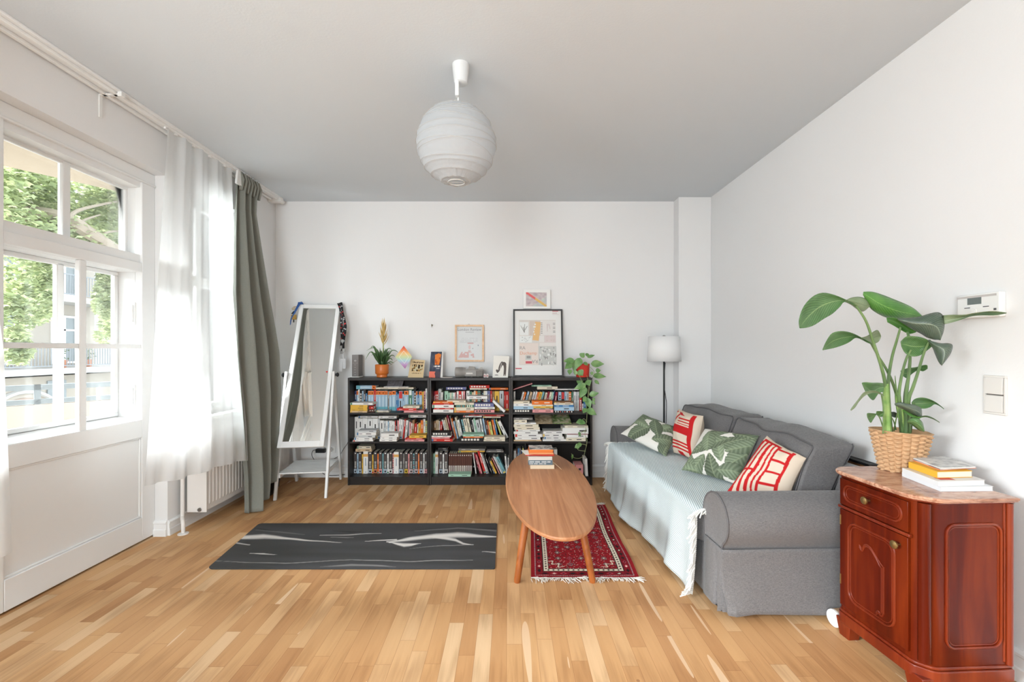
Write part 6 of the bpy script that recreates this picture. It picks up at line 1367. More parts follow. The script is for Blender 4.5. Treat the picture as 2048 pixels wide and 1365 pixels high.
PL = [((1147, 722), (1126, 722), 15), ((1142, 728), (1130, 738), 16), ((1152, 722), (1148, 745), 17), ((1162, 714), (1169, 706), 14), ((1160, 718), (1152, 738), 18), ((1140, 740), (1139, 750), 11), ((1150, 742), (1152, 752), 9),
      ((1176, 715), (1190, 710), 8), ((1184, 728), (1209, 728), 17), ((1188, 752), (1213, 753), 15), ((1192, 742), (1202, 741), 11), ((1186, 748), (1180, 746), 9), ((1168, 726), (1177, 731), 9), ((1190, 762), (1199, 769), 8), ((1158, 742), (1166, 752), 17), ((1170, 742), (1158, 762), 16),
      ((1160, 757), (1158, 772), 15), ((1174, 762), (1180, 772), 16), ((1170, 770), (1148, 778), 16), ((1170, 776), (1160, 797), 17), ((1180, 790), (1198, 786), 13), ((1172, 795), (1166, 804), 12), ((1174, 798), (1181, 818), 15), ((1186, 797), (1190, 803), 7), ((1184, 803), (1191, 810), 7), ((1172, 818), (1166, 827), 11), ((1175, 820), (1194, 830), 17),
      ((1164, 843), (1152, 846), 13), ((1168, 843), (1160, 849), 13), ((1158, 865), (1161, 875), 6), ((1158, 892), (1149, 896), 12), ((1162, 888), (1152, 894), 10), ((1145, 910), (1144, 920), 5), ((1172, 708), (1180, 716), 9)]
rnd = random.Random(8)
for k, (a, c, w) in enumerate(PL):
    yy = (4.335 if a[1] > 757 else pY-0.03+rnd.uniform(-0.05, 0.03)); b = MB(); heart(b, P(*a, yy), P(*c, yy+rnd.uniform(-0.03, 0.004)), w/F*4.0, (rnd.uniform(-.3, .3), -1, rnd.uniform(.2, .7))); b.build('leaf', M_poth, t, ang=2)
for pts in ([(1166, 735), (1172, 748), (1176, 762), (1176, 790), (1173, 810), (1174, 830), (1172, 852), (1170, 870), (1174, 880), (1173, 892), (1170, 902), (1168, 910), (1160, 917), (1148, 916), (1143, 908)], [(1162, 730), (1156, 742), (1164, 765), (1170, 790), (1176, 805)], [(1170, 730), (1184, 738), (1188, 748), (1180, 770), (1176, 800)], [(1173, 891), (1166, 889), (1160, 889)], [(1172, 903), (1162, 902), (1156, 900), (1155, 897)], [(1174, 858), (1170, 862), (1161, 866)], [(1174, 845), (1168, 838), (1164, 842)]):
    b = MB(); b.tube(spline([P(x, y, 4.345 if y > 757 else 4.40) for x, y in pts], 6*len(pts)), 0.0024, n=6); b.build('vine', M_vine, t)

# ------------------------------------------------------------------ books on the coffee table
tz = 0.4015
def bigbook(x0, x1, y0, y1, z0, h, col, lab, group, yawd=0, text=None, spine='front', cover=None, pagecol=(226, 216, 198)):
    cx, cy = (x0+x1)/2, (y0+y1)/2; X_ = Matrix.Translation((cx, cy, 0)) @ Matrix.Rotation(math.radians(yawd), 4, 'Z') @ Matrix.Translation((-cx, -cy, 0))
    t = thing('book', (cx, cy, z0), lab, 'book', group); b = MB(X_); e = 0.0015
    b.box((x0, y0, z0), (x1, y1, z0+e)); b.box((x0, y0, z0+h-e), (x1, y1, z0+h), 1 if cover else 0)
    if spine == 'front': b.box((x0, y0, z0+e), (x1, y0+0.0015, z0+h-e))
    elif spine == 'left': b.box((x0, y0, z0+e), (x0+0.0015, y1, z0+h-e))
    elif spine == 'right': b.box((x1-0.0015, y0, z0+e), (x1, y1, z0+h-e))
    b.build('cover', [colmat(*col)]+([cover] if cover else []), t, smooth=False)
    b = MB(X_); b.box((x0+0.002, y0+0.0018 if spine == 'front' else y0+0.003, z0+e), (x1-0.002, y1-0.003, z0+h-e)); b.build('pages', colmat(*pagecol), t, smooth=False)
    if text:
        b = MB(X_)
        for q in range(26):
            if q not in (6, 13, 14, 21): b.box((x0+(x1-x0)*(.04+.034*q), y0-0.0005, z0+h*(.56 if q % 2 else .52)), (x0+(x1-x0)*(.06+.034*q), y0+0.0002, z0+h*.84)); b.box((x0+(x1-x0)*(.04+.027*q), y0-0.0005, z0+h*.16), (x0+(x1-x0)*(.055+.027*q), y0+0.0002, z0+h*(.38 if q % 3 else .42)))
        b.build('spine_lettering', colmat(226, 226, 222), t, smooth=False)
    return t
G = 'books stacked on the coffee table'; Yt = 3.52
fX = lambda px, Y: PX(px, Y)
z = tz; y0 = 3.50
def zz(h):
    global z; r_ = z; z += h+0.0006; return r_
# front edge of the lowest book appears at (1060..1109, y 938)
y0 = (EYE-tz)*F/(938.5-CY)
bigbook(fX(1060.5, y0), fX(1109, y0), y0, y0+0.15, zz(0.031), 0.031, (220, 200, 172), 'thick cream book, lowest in the stack on the coffee table', G, pagecol=(222, 204, 178), spine='none')
bigbook(fX(1057, y0), fX(1105, y0), y0-0.004, y0+0.15, zz(0.035), 0.035, (100, 116, 126), 'grey blue book with pale spine lettering, second in table stack', G, text=True)
bigbook(fX(1057, y0), fX(1104, y0), y0+0.002, y0+0.15, zz(0.027), 0.027, (214, 206, 196), 'off-white book below the orange ones in the table stack', G, yawd=1)
bigbook(fX(1052, y0), fX(1110, y0), y0+0.03, y0+0.19, zz(0.012), 0.012, (206, 60, 44), 'red wide book sticking out behind in the table stack', G, yawd=-3)
bigbook(fX(1047, y0), fX(1100, y0), y0+0.03, y0+0.17, zz(0.005), 0.005, (236, 232, 226), 'thin white booklet jutting out left of the table stack', G, yawd=12)
bigbook(fX(1058, y0), fX(1107, y0), y0+0.0, y0+0.15, zz(0.012), 0.012, (222, 150, 100), 'pale orange thin book, third from top of table stack', G)
bigbook(fX(1058, y0), fX(1106, y0), y0+0.004, y0+0.15, zz(0.013), 0.013, (224, 122, 56), 'orange thin book, second from top of table stack', G, yawd=-1)
bigbook(fX(1059, y0), fX(1107, y0), y0+0.008, y0+0.17, zz(0.010), 0.010, (228, 130, 56), 'orange spined book with photo cover, topmost on the coffee table', G, cover=M_mag2)
b = MB(); b.tube(spline([(fX(1106, y0), y0+0.02, tz+0.05), (fX(1112, y0), y0, tz+0.035), (fX(1122, y0), y0-0.03, tz+0.004)], 14), 0.0016, n=5); tag(b.build('bookmark_cord', colmat(214, 186, 150)), 'thin tan cord trailing from the stack onto the coffee table', 'cord')

# ------------------------------------------------------------------ books on the cabinet
G = 'books stacked on the cabinet'; mz = cz1+0.0265
def cb(p_near, p_far, p_right, z0, h, col, lab, cover=None, spine='left', pc_=(232, 230, 226)):
    """corner points in plan: near-left, far-left, near-right"""
    t = thing('book', ((p_near[0]+p_right[0])/2, (p_near[1]+p_far[1])/2, z0), lab, 'book', G)
    n_, f_, r_ = Vector((*p_near, 0)), Vector((*p_far, 0)), Vector((*p_right, 0)); fr = f_+r_-n_
    def lay(z_, zt_, ins, m, nm):
        c = (n_+fr)/2; q = [c+(p-c)*(1-ins) for p in (n_, r_, fr, f_)]; b = MB(); b.hexa([(p.x, p.y, z_) for p in q]+[(p.x, p.y, zt_) for p in q]); return b
    e = 0.0018; b = lay(z0, z0+e, 0, None, ''); b2 = lay(z0+h-e, z0+h, 0, None, ''); b.v += b2.v; b.c += b2.c; k = 8
    for f in list(b2.f): b.face([i+8 for i in f], 1 if cover else 0)
    d = (r_-n_).normalized()*0.0018
    base = len(b.v); pts = [n_, n_+d, f_+d, f_]
    for zz_ in (z0+e, z0+h-e):
        for p in pts: b.pt((p.x, p.y, zz_))
    for q in [(0, 3, 2, 1), (4, 5, 6, 7), (0, 1, 5, 4), (1, 2, 6, 5), (2, 3, 7, 6), (3, 0, 4, 7)]: b.face([base+i for i in q])
    b.build('cover', [colmat(*col)]+([cover] if cover else []), t, smooth=False)
    b = lay(z0+e, z0+h-e, 0.02, None, ''); b.build('pages', colmat(*pc_), t, smooth=False); return t
def gp(px, py, z): Y = (EYE-z)*F/(py-CY); return (PX(px, Y), Y)
z = mz
n1 = gp(1881, 984, z); cb(n1, gp(1804, 953, z), (n1[0]+0.215, n1[1]+0.006), z, 0.019, (218, 219, 221), 'white large book, lowest of the stack on the cabinet')
z += 0.0195; n1 = gp(1876, 974, z); cb(n1, gp(1804.5, 946, z), (n1[0]+0.205, n1[1]+0.018), z, 0.021, (216, 216, 216), 'white book with red title, second of the cabinet stack', cover=mat('white_cover_dark_photo', (214, 211, 208), 0.35))
b = MB(); b.box((n1[0]+0.03, n1[1]+0.02, z+0.021), (n1[0]+0.09, n1[1]+0.05, z+0.0213)); o = b.build('cover_print', colmat(196, 70, 60), bpy.data.objects[[q.name for q in bpy.data.objects if q.get('label', '').startswith('white book with red title')][0]])
z += 0.0217; n1 = gp(1874, 957, z); yb_ = cb(n1, gp(1817, 936, z), (n1[0]+0.155, n1[1]+0.012), z, 0.026, (228, 170, 56), 'yellow book with blue spine mark, third of the cabinet stack', pc_=(222, 214, 196))
z += 0.0265; n1 = gp(1880, 942, z); cb(n1, gp(1825.5, 922, z), (n1[0]+0.185, n1[1]+0.035), z, 0.006, (214, 130, 90), 'thin magazine with orange edge near top of the cabinet stack', cover=M_mag2)
z += 0.0065; n1 = gp(1881, 939, z); cb(n1, gp(1826, 918, z), (n1[0]+0.165, n1[1]+0.02), z, 0.006, (216, 214, 212), 'thin pale grey magazine on top of the cabinet stack', cover=magmat('magazine_pale', [(150, 150, 154), (206, 206, 204), (226, 224, 222)], 20))

# ------------------------------------------------------------------ bird of paradise plant in basket
bY = 2.06; bcx = PX(1800, bY); bz = mz
t = thing('potted_plant', (bcx, bY, bz), 'tall bird of paradise plant in a woven basket on the marble cabinet top', 'plant')
M_bask = mat('woven_seagrass', (192, 154, 116), 0.85, var=0.2, vscale=30, bump=0.3, bscale=260)
b = MB(); rows = []; H_ = 0.185; NC = 20; NRW = 10; NA = 380; NH = 110
for i in range(NH+1):
    q = i/NH; r0 = 0.072+0.036*q; r_ = []; z_ = bz+H_*q; k = q*NRW
    for j in range(NA):
        a = j/NA; cc = a*NC; col = math.floor(cc); fc = cc-col; kk = k+(0.5 if col % 2 else 0); fk = kk-math.floor(kk)
        lump = (max(0, math.sin(math.pi*fk))**0.8)*(max(0, math.sin(math.pi*fc))**0.75)
        rr = r0-0.006+0.016*lump+0.001*noise.noise((a*60, q*40, 0)); 
        if q > 0.965: rr = r0+0.008*math.sin(math.pi*(q-0.965)/0.035*0.9)
        an = 2*math.pi*a; r_.append((bcx+rr*math.cos(an), bY+rr*math.sin(an), z_+0.006*math.cos(an-0.3)*(-1)*q*1.0))
    rows.append(r_)
for q, dr in ((1.0, -0.006), (0.8, -0.010)):
    rows.append([(bcx+(0.108+dr-0.02*(1-q))*math.cos(2*math.pi*j/NA), bY+(0.108+dr-0.02*(1-q))*math.sin(2*math.pi*j/NA), bz+H_*q) for j in range(NA)])
ids = b.grid(rows, closed=True); b.face(list(reversed(ids[0]))); b.build('basket', M_bask, t, ang=3)
b = MB(); b.lathe((bcx, bY, bz+H_-0.045), [(0.096, 0), (0.06, 0.008), (0.001, 0.01)], 28); b.build('soil', bpy.data.materials['potting_soil'], t)
def veinleaf(name, c1, c2, c3):
    m = mat(name, c1, 0.32, spec=0.5, coat=0.1); nt = m.node_tree; b_ = nt.nodes['Principled BSDF']; L = nt.links.new
    uv = N(nt, 'ShaderNodeUVMap'); uv.uv_map = 'UVMap'; sp = N(nt, 'ShaderNodeSeparateXYZ'); L(uv.outputs[0], sp.inputs[0]); av = M2(nt, 'ABSOLUTE', M2(nt, 'SUBTRACT', sp.outputs[1], 0.5))
    ph = M2(nt, 'SUBTRACT', M2(nt, 'MULTIPLY', sp.outputs[0], 120.0), M2(nt, 'MULTIPLY', av, 60.0)); s = M2(nt, 'MULTIPLY_ADD', M2(nt, 'SINE', ph), 0.5, 0.5)
    tc = N(nt, 'ShaderNodeTexCoord'); n = N(nt, 'ShaderNodeTexNoise', i_Scale=12.0, i_Detail=3.0); L(tc.outputs['Object'], n.inputs['Vector'])
    f = M2(nt, 'ADD', M2(nt, 'MULTIPLY', n.outputs['Fac'], 0.75), M2(nt, 'MULTIPLY', s, 0.25)); c = ramp(nt, f, [(0.35, c1), (0.75, c2)])
    mr = N(nt, 'ShaderNodeMixRGB'); L(M2(nt, 'MULTIPLY', M2(nt, 'LESS_THAN', av, 0.02), 0.7), mr.inputs[0]); L(c, mr.inputs[1]); mr.inputs[2].default_value = RGB(*c3)
    L(mr.outputs[0], b_.inputs['Base Color']); bp = N(nt, 'ShaderNodeBump'); bp.inputs['Strength'].default_value = 0.25; bp.inputs['Distance'].default_value = 0.002; L(s, bp.inputs['Height']); L(bp.outputs[0], b_.inputs['Normal']); return m
ML = veinleaf('paradise_leaf', (66, 104, 56), (104, 142, 88), (150, 176, 120)); MLd = veinleaf('paradise_leaf_glossy', (62, 80, 66), (98, 112, 98), (140, 154, 132)); MLg = veinleaf('paradise_leaf_bright', (62, 116, 44), (96, 150, 66), (130, 176, 90)); MLp = veinleaf('paradise_leaf_under', (112, 132, 96), (150, 164, 130), (90, 110, 76))
M_pet = leafmat('paradise_petiole', (76, 104, 62), (116, 142, 88)); M_stem = leafmat('paradise_stem', (96, 140, 62), (150, 178, 104), sc=20)
def bleaf(up, lo, Y0, Ym, Y1, m, cup=0.03, mid=None):
    """up / lo: the two blade edges in photo pixels from base to tip; the blade bulges towards or away from the viewer along its midrib"""
    n = 26; rows = []; uvs = []
    U = [spline([Vector((x, y, 0)) for x, y in e_], 60) for e_ in (up, lo)]
    def at(e_, q):
        x = q*(len(e_)-1); i = int(min(x, len(e_)-2)); return e_[i].lerp(e_[i+1], x-i)
    W = 8
    for i in range(n+1):
        q = i/n; Yc = float(np.interp(q, [0, .5, 1], [Y0, Ym, Y1])); a, c = at(U[0], q), at(U[1], q); r_ = []
        for j in range(W+1):
            s = j/W; p = a.lerp(c, s); YY = Yc+cup*(1-(2*s-1)**2)*math.sin(math.pi*min(1, max(0, q)))+0.03*(s-.5)*math.sin(math.pi*q); r_.append(P(p.x, p.y, YY)); uvs.append((q, s))
        rows.append(r_)
    b = MB(); b.grid(rows); b.uv = uvs; return b.build('leaf', m, t, solid=0.0012, ang=2.5)
# upper left twisting leaf: base part and blade
bleaf([(1712, 610), (1692, 600), (1668, 590), (1645, 586), (1625, 594), (1607, 614), (1598, 640), (1599, 656)], [(1714, 614), (1690, 604), (1680, 614), (1665, 628), (1648, 638), (1628, 651), (1612, 656), (1600, 657)], 2.00, 1.96, 1.90, ML, 0.03)
bleaf([(1690, 602), (1702, 596), (1718, 594), (1732, 599), (1740, 611)], [(1690, 604), (1702, 610), (1716, 620), (1727, 623), (1740, 613)], 2.0, 2.01, 2.03, MLp, -0.02)
bleaf([(1742, 686), (1725, 677), (1710, 669), (1695, 664), (1678, 663), (1663, 668), (1652, 684), (1645, 700)], [(1744, 690), (1728, 682), (1712, 676), (1700, 684), (1688, 690), (1670, 696), (1656, 699), (1646, 701)], 2.06, 2.0, 1.94, ML, 0.03)
bleaf([(1722, 676), (1735, 672), (1748, 663), (1756, 661), (1762, 672)], [(1722, 678), (1735, 686), (1747, 688), (1757, 684), (1762, 674)], 2.04, 2.07, 2.09, MLp, 0.02)
# bright large leaf
bleaf([(1727, 584), (1745, 584), (1765, 590), (1788, 599), (1812, 609), (1830, 619), (1845, 633)], [(1726, 590), (1735, 607), (1744, 620), (1766, 633), (1790, 639), (1815, 637), (1845, 634)], 2.0, 2.05, 2.08, MLg, -0.03)
# dark glossy right leaf with its green base lobe
bleaf([(1795, 638), (1817, 637), (1838, 634), (1858, 628), (1876, 625), (1886, 632), (1889, 648), (1887, 664), (1881, 680)], [(1795, 640), (1812, 651), (1828, 661), (1842, 668), (1853, 675), (1862, 678), (1869, 680), (1875, 680), (1881, 681)], 1.99, 1.95, 1.93, MLd, -0.03)
bleaf([(1773, 636), (1788, 636), (1806, 643), (1825, 655), (1833, 663)], [(1775, 645), (1788, 652), (1803, 661), (1818, 668), (1832, 665)], 2.03, 2.04, 2.05, MLg, 0.02)
bleaf([(1886, 631), (1905, 630), (1928, 630), (1952, 626), (1980, 623), (2000, 624), (2013, 626)], [(1887, 649), (1902, 646), (1922, 640), (1942, 633), (1965, 631), (1990, 631), (2013, 627)], 1.93, 1.84, 1.76, MLp, 0.02)
# middle pair
bleaf([(1801, 684), (1812, 674), (1826, 673), (1842, 675), (1856, 681), (1863, 692)], [(1803, 694), (1810, 706), (1822, 713), (1838, 712), (1852, 703), (1863, 694)], 2.0, 1.98, 1.97, ML, 0.025)
bleaf([(1855, 680), (1868, 684), (1882, 687), (1896, 687), (1905, 691), (1902, 706), (1892, 721), (1884, 731)], [(1856, 682), (1861, 690), (1866, 698), (1869, 706), (1872, 713), (1875, 720), (1879, 727), (1884, 732)], 1.96, 1.93, 1.91, MLd, -0.025)
bleaf([(1801, 742), (1815, 737), (1832, 735), (1846, 731), (1854, 731), (1855, 736)], [(1803, 750), (1814, 757), (1824, 748), (1836, 741), (1846, 743), (1855, 738)], 2.10, 2.07, 2.04, ML, 0.02)
# lower left and others
bleaf([(1768, 767), (1756, 766), (1743, 766), (1732, 765), (1724, 766)], [(1767, 784), (1757, 788), (1746, 801), (1733, 787), (1724, 768)], 2.0, 1.97, 1.95, ML, 0.02)
bleaf([(1767, 790), (1754, 783), (1741, 782), (1727, 786), (1715, 801), (1707, 811), (1701, 820)], [(1767, 793), (1754, 787), (1742, 787), (1730, 792), (1718, 804), (1710, 816), (1702, 822)], 1.98, 1.93, 1.9, MLp, 0.01)
bleaf([(1823, 806), (1829, 799), (1840, 796), (1853, 797), (1866, 802), (1877, 809), (1888, 818)], [(1824, 810), (1834, 816), (1848, 818), (1860, 815), (1869, 809), (1878, 812), (1888, 819)], 2.0, 1.98, 1.97, ML, 0.02)
bleaf([(1789, 808), (1800, 805), (1814, 808), (1830, 811), (1842, 817), (1844, 832)], [(1790, 811), (1800, 816), (1812, 822), (1824, 829), (1834, 833), (1843, 834)], 1.93, 1.92, 1.92, MLd, -0.02)
bleaf([(1805, 821), (1815, 820), (1827, 824), (1836, 830), (1842, 834)], [(1806, 823), (1814, 829), (1824, 835), (1834, 840), (1842, 836)], 1.95, 1.94, 1.94, MLg, 0.01)
bleaf([(1814, 843), (1824, 836), (1836, 837), (1845, 846), (1849, 862)], [(1815, 846), (1823, 850), (1832, 857), (1840, 862), (1849, 864)], 1.93, 1.91, 1.90, ML, -0.02)
bleaf([(1842, 833), (1853, 832), (1865, 836), (1879, 845)], [(1842, 836), (1853, 835), (1866, 839), (1879, 846)], 1.96, 1.94, 1.92, ML, 0.01)
bleaf([(1753, 828), (1744, 827), (1735, 827), (1734, 832)], [(1752, 831), (1746, 840), (1741, 846), (1735, 836)], 2.0, 1.98, 1.97, ML, 0.01)
bleaf([(1768, 824), (1760, 823), (1753, 823)], [(1765, 834), (1758, 834), (1752, 829)], 2.0, 2.0, 1.99, ML, 0.01)
bleaf([(1780, 825), (1790, 825), (1800, 833)], [(1780, 832), (1790, 836), (1800, 835)], 2.1, 2.1, 2.1, MLd, 0.01)
def pet(pts, r0, r1, m=None, Y0=2.04, Y1=2.0, nm='petiole'):
    pp = [P(x, y, Y0+(Y1-Y0)*i/(len(pts)-1)) for i, (x, y) in enumerate(pts)]; s = spline(pp, 30); b = MB(); b.tube(s, [r0+(r1-r0)*i/(len(s)-1) for i in range(len(s))], n=8); b.build(nm, m or M_pet, t)
pet([(1780, 868), (1772, 800), (1770, 766), (1762, 732), (1747, 686), (1732, 643), (1712, 612)], 0.008, 0.0045)
pet([(1803, 868), (1795, 800), (1785, 766), (1772, 738), (1756, 712), (1742, 687)], 0.007, 0.004, Y0=2.06, Y1=2.05)
pet([(1782, 868), (1777, 800), (1777, 758), (1784, 715), (1793, 683), (1801, 655)], 0.008, 0.004, Y0=2.05, Y1=2.04)
pet([(1806, 868), (1798, 800), (1802, 759), (1812, 720), (1822, 700)], 0.007, 0.004, Y0=2.04, Y1=2.0)
pet([(1812, 868), (1812, 800), (1818, 745), (1820, 712), (1818, 680), (1815, 664)], 0.007, 0.005, Y0=2.02, Y1=2.05)
pet([(1818, 868), (1817, 803), (1826, 775), (1836, 745), (1848, 706), (1860, 680)], 0.008, 0.004, Y0=2.03, Y1=1.97)
pet([(1807, 868), (1808, 800), (1812, 770), (1816, 752)], 0.004, 0.003, Y0=2.08, Y1=2.09)
pet([(1766, 868), (1767, 820), (1763, 790)], 0.003, 0.003, Y0=2.02, Y1=1.99)
pet([(1766, 855), (1761, 840), (1757, 832)], 0.003, 0.002); pet([(1792, 860), (1788, 845), (1783, 835)], 0.003, 0.002); pet([(1788, 862), (1792, 840), (1798, 815)], 0.003, 0.002, Y1=1.95); pet([(1822, 865), (1824, 850), (1826, 845)], 0.003, 0.002); pet([(1815, 868), (1822, 840), (1830, 815), (1828, 806)], 0.004, 0.003, Y1=2.0)
pet([(1795, 795), (1792, 775), (1790, 752)], 0.005, 0.001)
pet([(1775, 866), (1773, 820), (1772, 785), (1772, 768)], 0.016, 0.010, M_stem, 2.03, 2.03, 'stem')
pet([(1812, 868), (1803, 835), (1797, 805), (1795, 786)], 0.015, 0.010, M_stem, 2.04, 2.04, 'stem')

# ------------------------------------------------------------------ outside: loggia, tree, courtyard house
M_tan = mat('balcony_render', (152, 139, 122), 0.95, bump=0.4, bscale=60, var=0.08, vscale=14); M_crm = mat('cream_render', (158, 148, 138), 0.95, bump=0.2, bscale=20)
d = Vector((0.43, 0.60, 0)).normalized(); e0 = Vector((-3.91, 3.42, 0))
def ed(s, off=0): n = Vector((-d.y, d.x, 0)); p = e0+d*s+n*off; return p
b = MB(); q = [Vector((-2.765, -1.5, 2.75)), ed(-5.5)+Vector((0, 0, 2.75)), ed(1.75)+Vector((0, 0, 2.75)), Vector((-2.765, 6.2, 2.75))]; b.prism([q[0], q[3], q[2], q[1]], (0, 0, 0.25)); struct(b.build('trim_3', M_tan, smooth=False))
b = MB(); q = [Vector((-2.765, -1.5, -0.3)), ed(-5.5, 0.3)+Vector((0, 0, -0.3)), ed(1.75, 0.3)+Vector((0, 0, -0.3)), Vector((-2.765, 6.2, -0.3))]; b.prism([q[0], q[3], q[2], q[1]], (0, 0, 0.22)); struct(b.build('floor_2', M_crm, smooth=False))
pe = lambda s, z, off=0.0: Vector((-4.15, 3.67, z))+Vector((0.435, .526, 0)).normalized()*s+Vector((-0.77, 0.637, 0))*off
t = thing('balcony_parapet', pe(0, -0.1), 'cream balcony parapet with two grey rails outside the window', 'balcony')
b = MB(); b.hexa([pe(-5, -0.1), pe(2.2, -0.1), pe(2.2, -0.1, .12), pe(-5, -0.1, .12), pe(-5, 0.86), pe(2.2, 0.86), pe(2.2, 0.86, .12), pe(-5, 0.86, .12)]); b.build('wall', M_crm, t, smooth=False)
b = MB(); b.hexa([pe(-5, .86), pe(-3.3, .86), pe(-3.3, .86, .08), pe(-5, .86, .08), pe(-5, 2.75), pe(-3.3, 2.75), pe(-3.3, 2.75, .08), pe(-5, 2.75, .08)]); b.build('sun_blocker', M_crm, t, smooth=False)  # unseen panel added to block sun from the left opening
M_grail = colmat(112, 118, 120)
for z0, z1 in ((0.865, 0.905), (0.985, 1.03)):
    b = MB(); b.hexa([pe(-5, z0), pe(2.2, z0), pe(2.2, z0, .05), pe(-5, z0, .05), pe(-5, z1), pe(2.2, z1), pe(2.2, z1, .05), pe(-5, z1, .05)]); b.build('rail', M_grail, t, smooth=False)
for s in np.arange(-4.8, 2.2, 0.62):
    b = MB(); b.hexa([pe(s, .86), pe(s+.04, .86), pe(s+.04, .86, .05), pe(s, .86, .05), pe(s, 1.03), pe(s+.04, 1.03), pe(s+.04, 1.03, .05), pe(s, 1.03, .05)]); b.build('rail_post', M_grail, t, smooth=False)
# courtyard ground
b = MB(); b.box((-40, -20, -6.2), (-4.6, 60, -6)); struct(b.build('floor_3', mat('courtyard_gravel', (176, 170, 158), 0.95), smooth=False))
# house across the courtyard; px columns on the facade plane X = -19
fx = -19.0
def fy(px): return fx*F/(px-CX)
def fz(py, px): return PZ(py, fy(px))
M_fac = mat('facade_white', (166, 164, 162), 0.9); M_fac2 = mat('facade_cream', (156, 148, 138), 0.9); M_win = mat('facade_window_glass', (120, 126, 128), 0.2); M_rl = colmat(126, 130, 134)
house = thing('apartment_house', (fx-3, 22, -6), 'pale apartment house with railed balconies beyond the courtyard tree', 'building')
b = MB(); b.box((fx-6, 12, -6), (fx-1.6, 36, 10)); b.build('wall', M_fac, house, smooth=False)
for z_ in (0.55, 3.65, 6.75):
    b = MB(); b.box((fx-1.6, 12, z_-0.25), (fx, 22.0, z_)); b.build('balcony_slab', M_fac, house, smooth=False)
    b = MB(); b.box((fx-0.06, 12, z_+0.92), (fx-0.02, 21.9, z_+0.97)); b.box((fx-0.06, 12, z_+0.08), (fx-0.02, 21.9, z_+0.12))
    for y in np.arange(12, 21.9, 0.13): b.box((fx-0.05, y, z_+0.1), (fx-0.03, y+0.025, z_+0.94))
    b.build('balcony_railing', M_rl, house, smooth=False)
    b = MB(); b.box((fx-1.59, 12, z_), (fx-1.5, 22, z_+2.85)); b.build('recess_wall', M_fac2, house, smooth=False)
    for y in (14.6, 17.3, 19.9):
        f = MB(); frame_ring(f, y, y+1.15, z_+0.15, z_+2.35, 0.09, fx-1.50, fx-1.42, axis='X'); f.box((fx-1.50, y+0.53, z_+.2), (fx-1.43, y+.62, z_+2.3)); f.box((fx-1.50, y+.05, z_+1.65), (fx-1.43, y+1.1, z_+1.73)); fr = f.build('window_frame', M_white, house, smooth=False)
        g = MB(); g.box((fx-1.50, y+.09, z_+.2), (fx-1.47, y+1.06, z_+2.3)); g.build('pane', M_win, fr, smooth=False)
for y in (24.5, 28.5):
    for z_ in (-2.4, 0.7, 3.8, 6.5):
        f = MB(); frame_ring(f, y, y+1.2, z_+0.4, z_+2.2, 0.09, fx-1.6, fx-1.5, axis='X'); fr = f.build('window_frame', M_white, house, smooth=False); g = MB(); g.box((fx-1.6, y+.09, z_+.5), (fx-1.56, y+1.1, z_+2.1)); g.build('pane', M_win, fr, smooth=False)
# cream ground storey with arch, standing forward below the balconies
b = MB(); b.box((fx-1.5, 12, -6), (fx-0.7, 24, 0.2)); b.build('arcade_wall', M_fac2, house, smooth=False)
yc = fy(82); zc_ = PZ(806, yc)
b = MB(); pts = [(fx-0.69, yc+1.3*math.cos(a*math.pi/16), zc_-1.1+1.3*math.sin(a*math.pi/16)) for a in range(17)]+[(fx-0.69, yc-1.3, -6), (fx-0.69, yc+1.3, -6)]; b.prism(pts, (0.02, 0, 0)); b.build('archway', mat('archway_shade', (140, 122, 110), 0.9), house, smooth=False)
b = MB(); b.tube([(fx-0.66, yc+1.55*math.cos(a*math.pi/16), zc_-1.1+1.55*math.sin(a*math.pi/16)) for a in range(17)], 0.10, n=6); b.build('arch_moulding', M_fac, house)
b = MB()
for px in (136, 152): b.box((fx-0.69, fy(px)-0.22, -1.6), (fx-0.64, fy(px)+0.22, 0.0))
b.build('narrow_window', M_win, house, smooth=False)
for k, px in enumerate((140, 190)):
    Yp = fy(px); b = MB(); b.lathe((fx-0.35, Yp, 0.55), [(0.14, 0), (0.20, 0.34)], 14); rr = random.Random(k)
    for q in range(60):
        a = rr.uniform(0, 6.28); z_ = rr.uniform(.3, .8); r_ = rr.uniform(0, .28); c = Vector((fx-0.35+r_*math.cos(a), Yp+r_*math.sin(a), 0.55+z_)); dd = Vector((rr.uniform(-1, 1), rr.uniform(-1, 1), rr.uniform(-.3, 1))).normalized()*0.1; s = dd.cross(Vector((0.3, .2, 1))).normalized()*0.05
        ids = [b.pt(c), b.pt(c+dd*.5+s), b.pt(c+dd), b.pt(c+dd*.5-s)]; b.face(ids, 1)
    tag(b.build('balcony_plant', [colmat(184, 124, 96), colmat(106, 126, 92)]), ['potted plant on the balcony opposite, left one', 'potted plant on the balcony opposite, right one'][k], 'plant', 'potted plants on the balcony opposite')
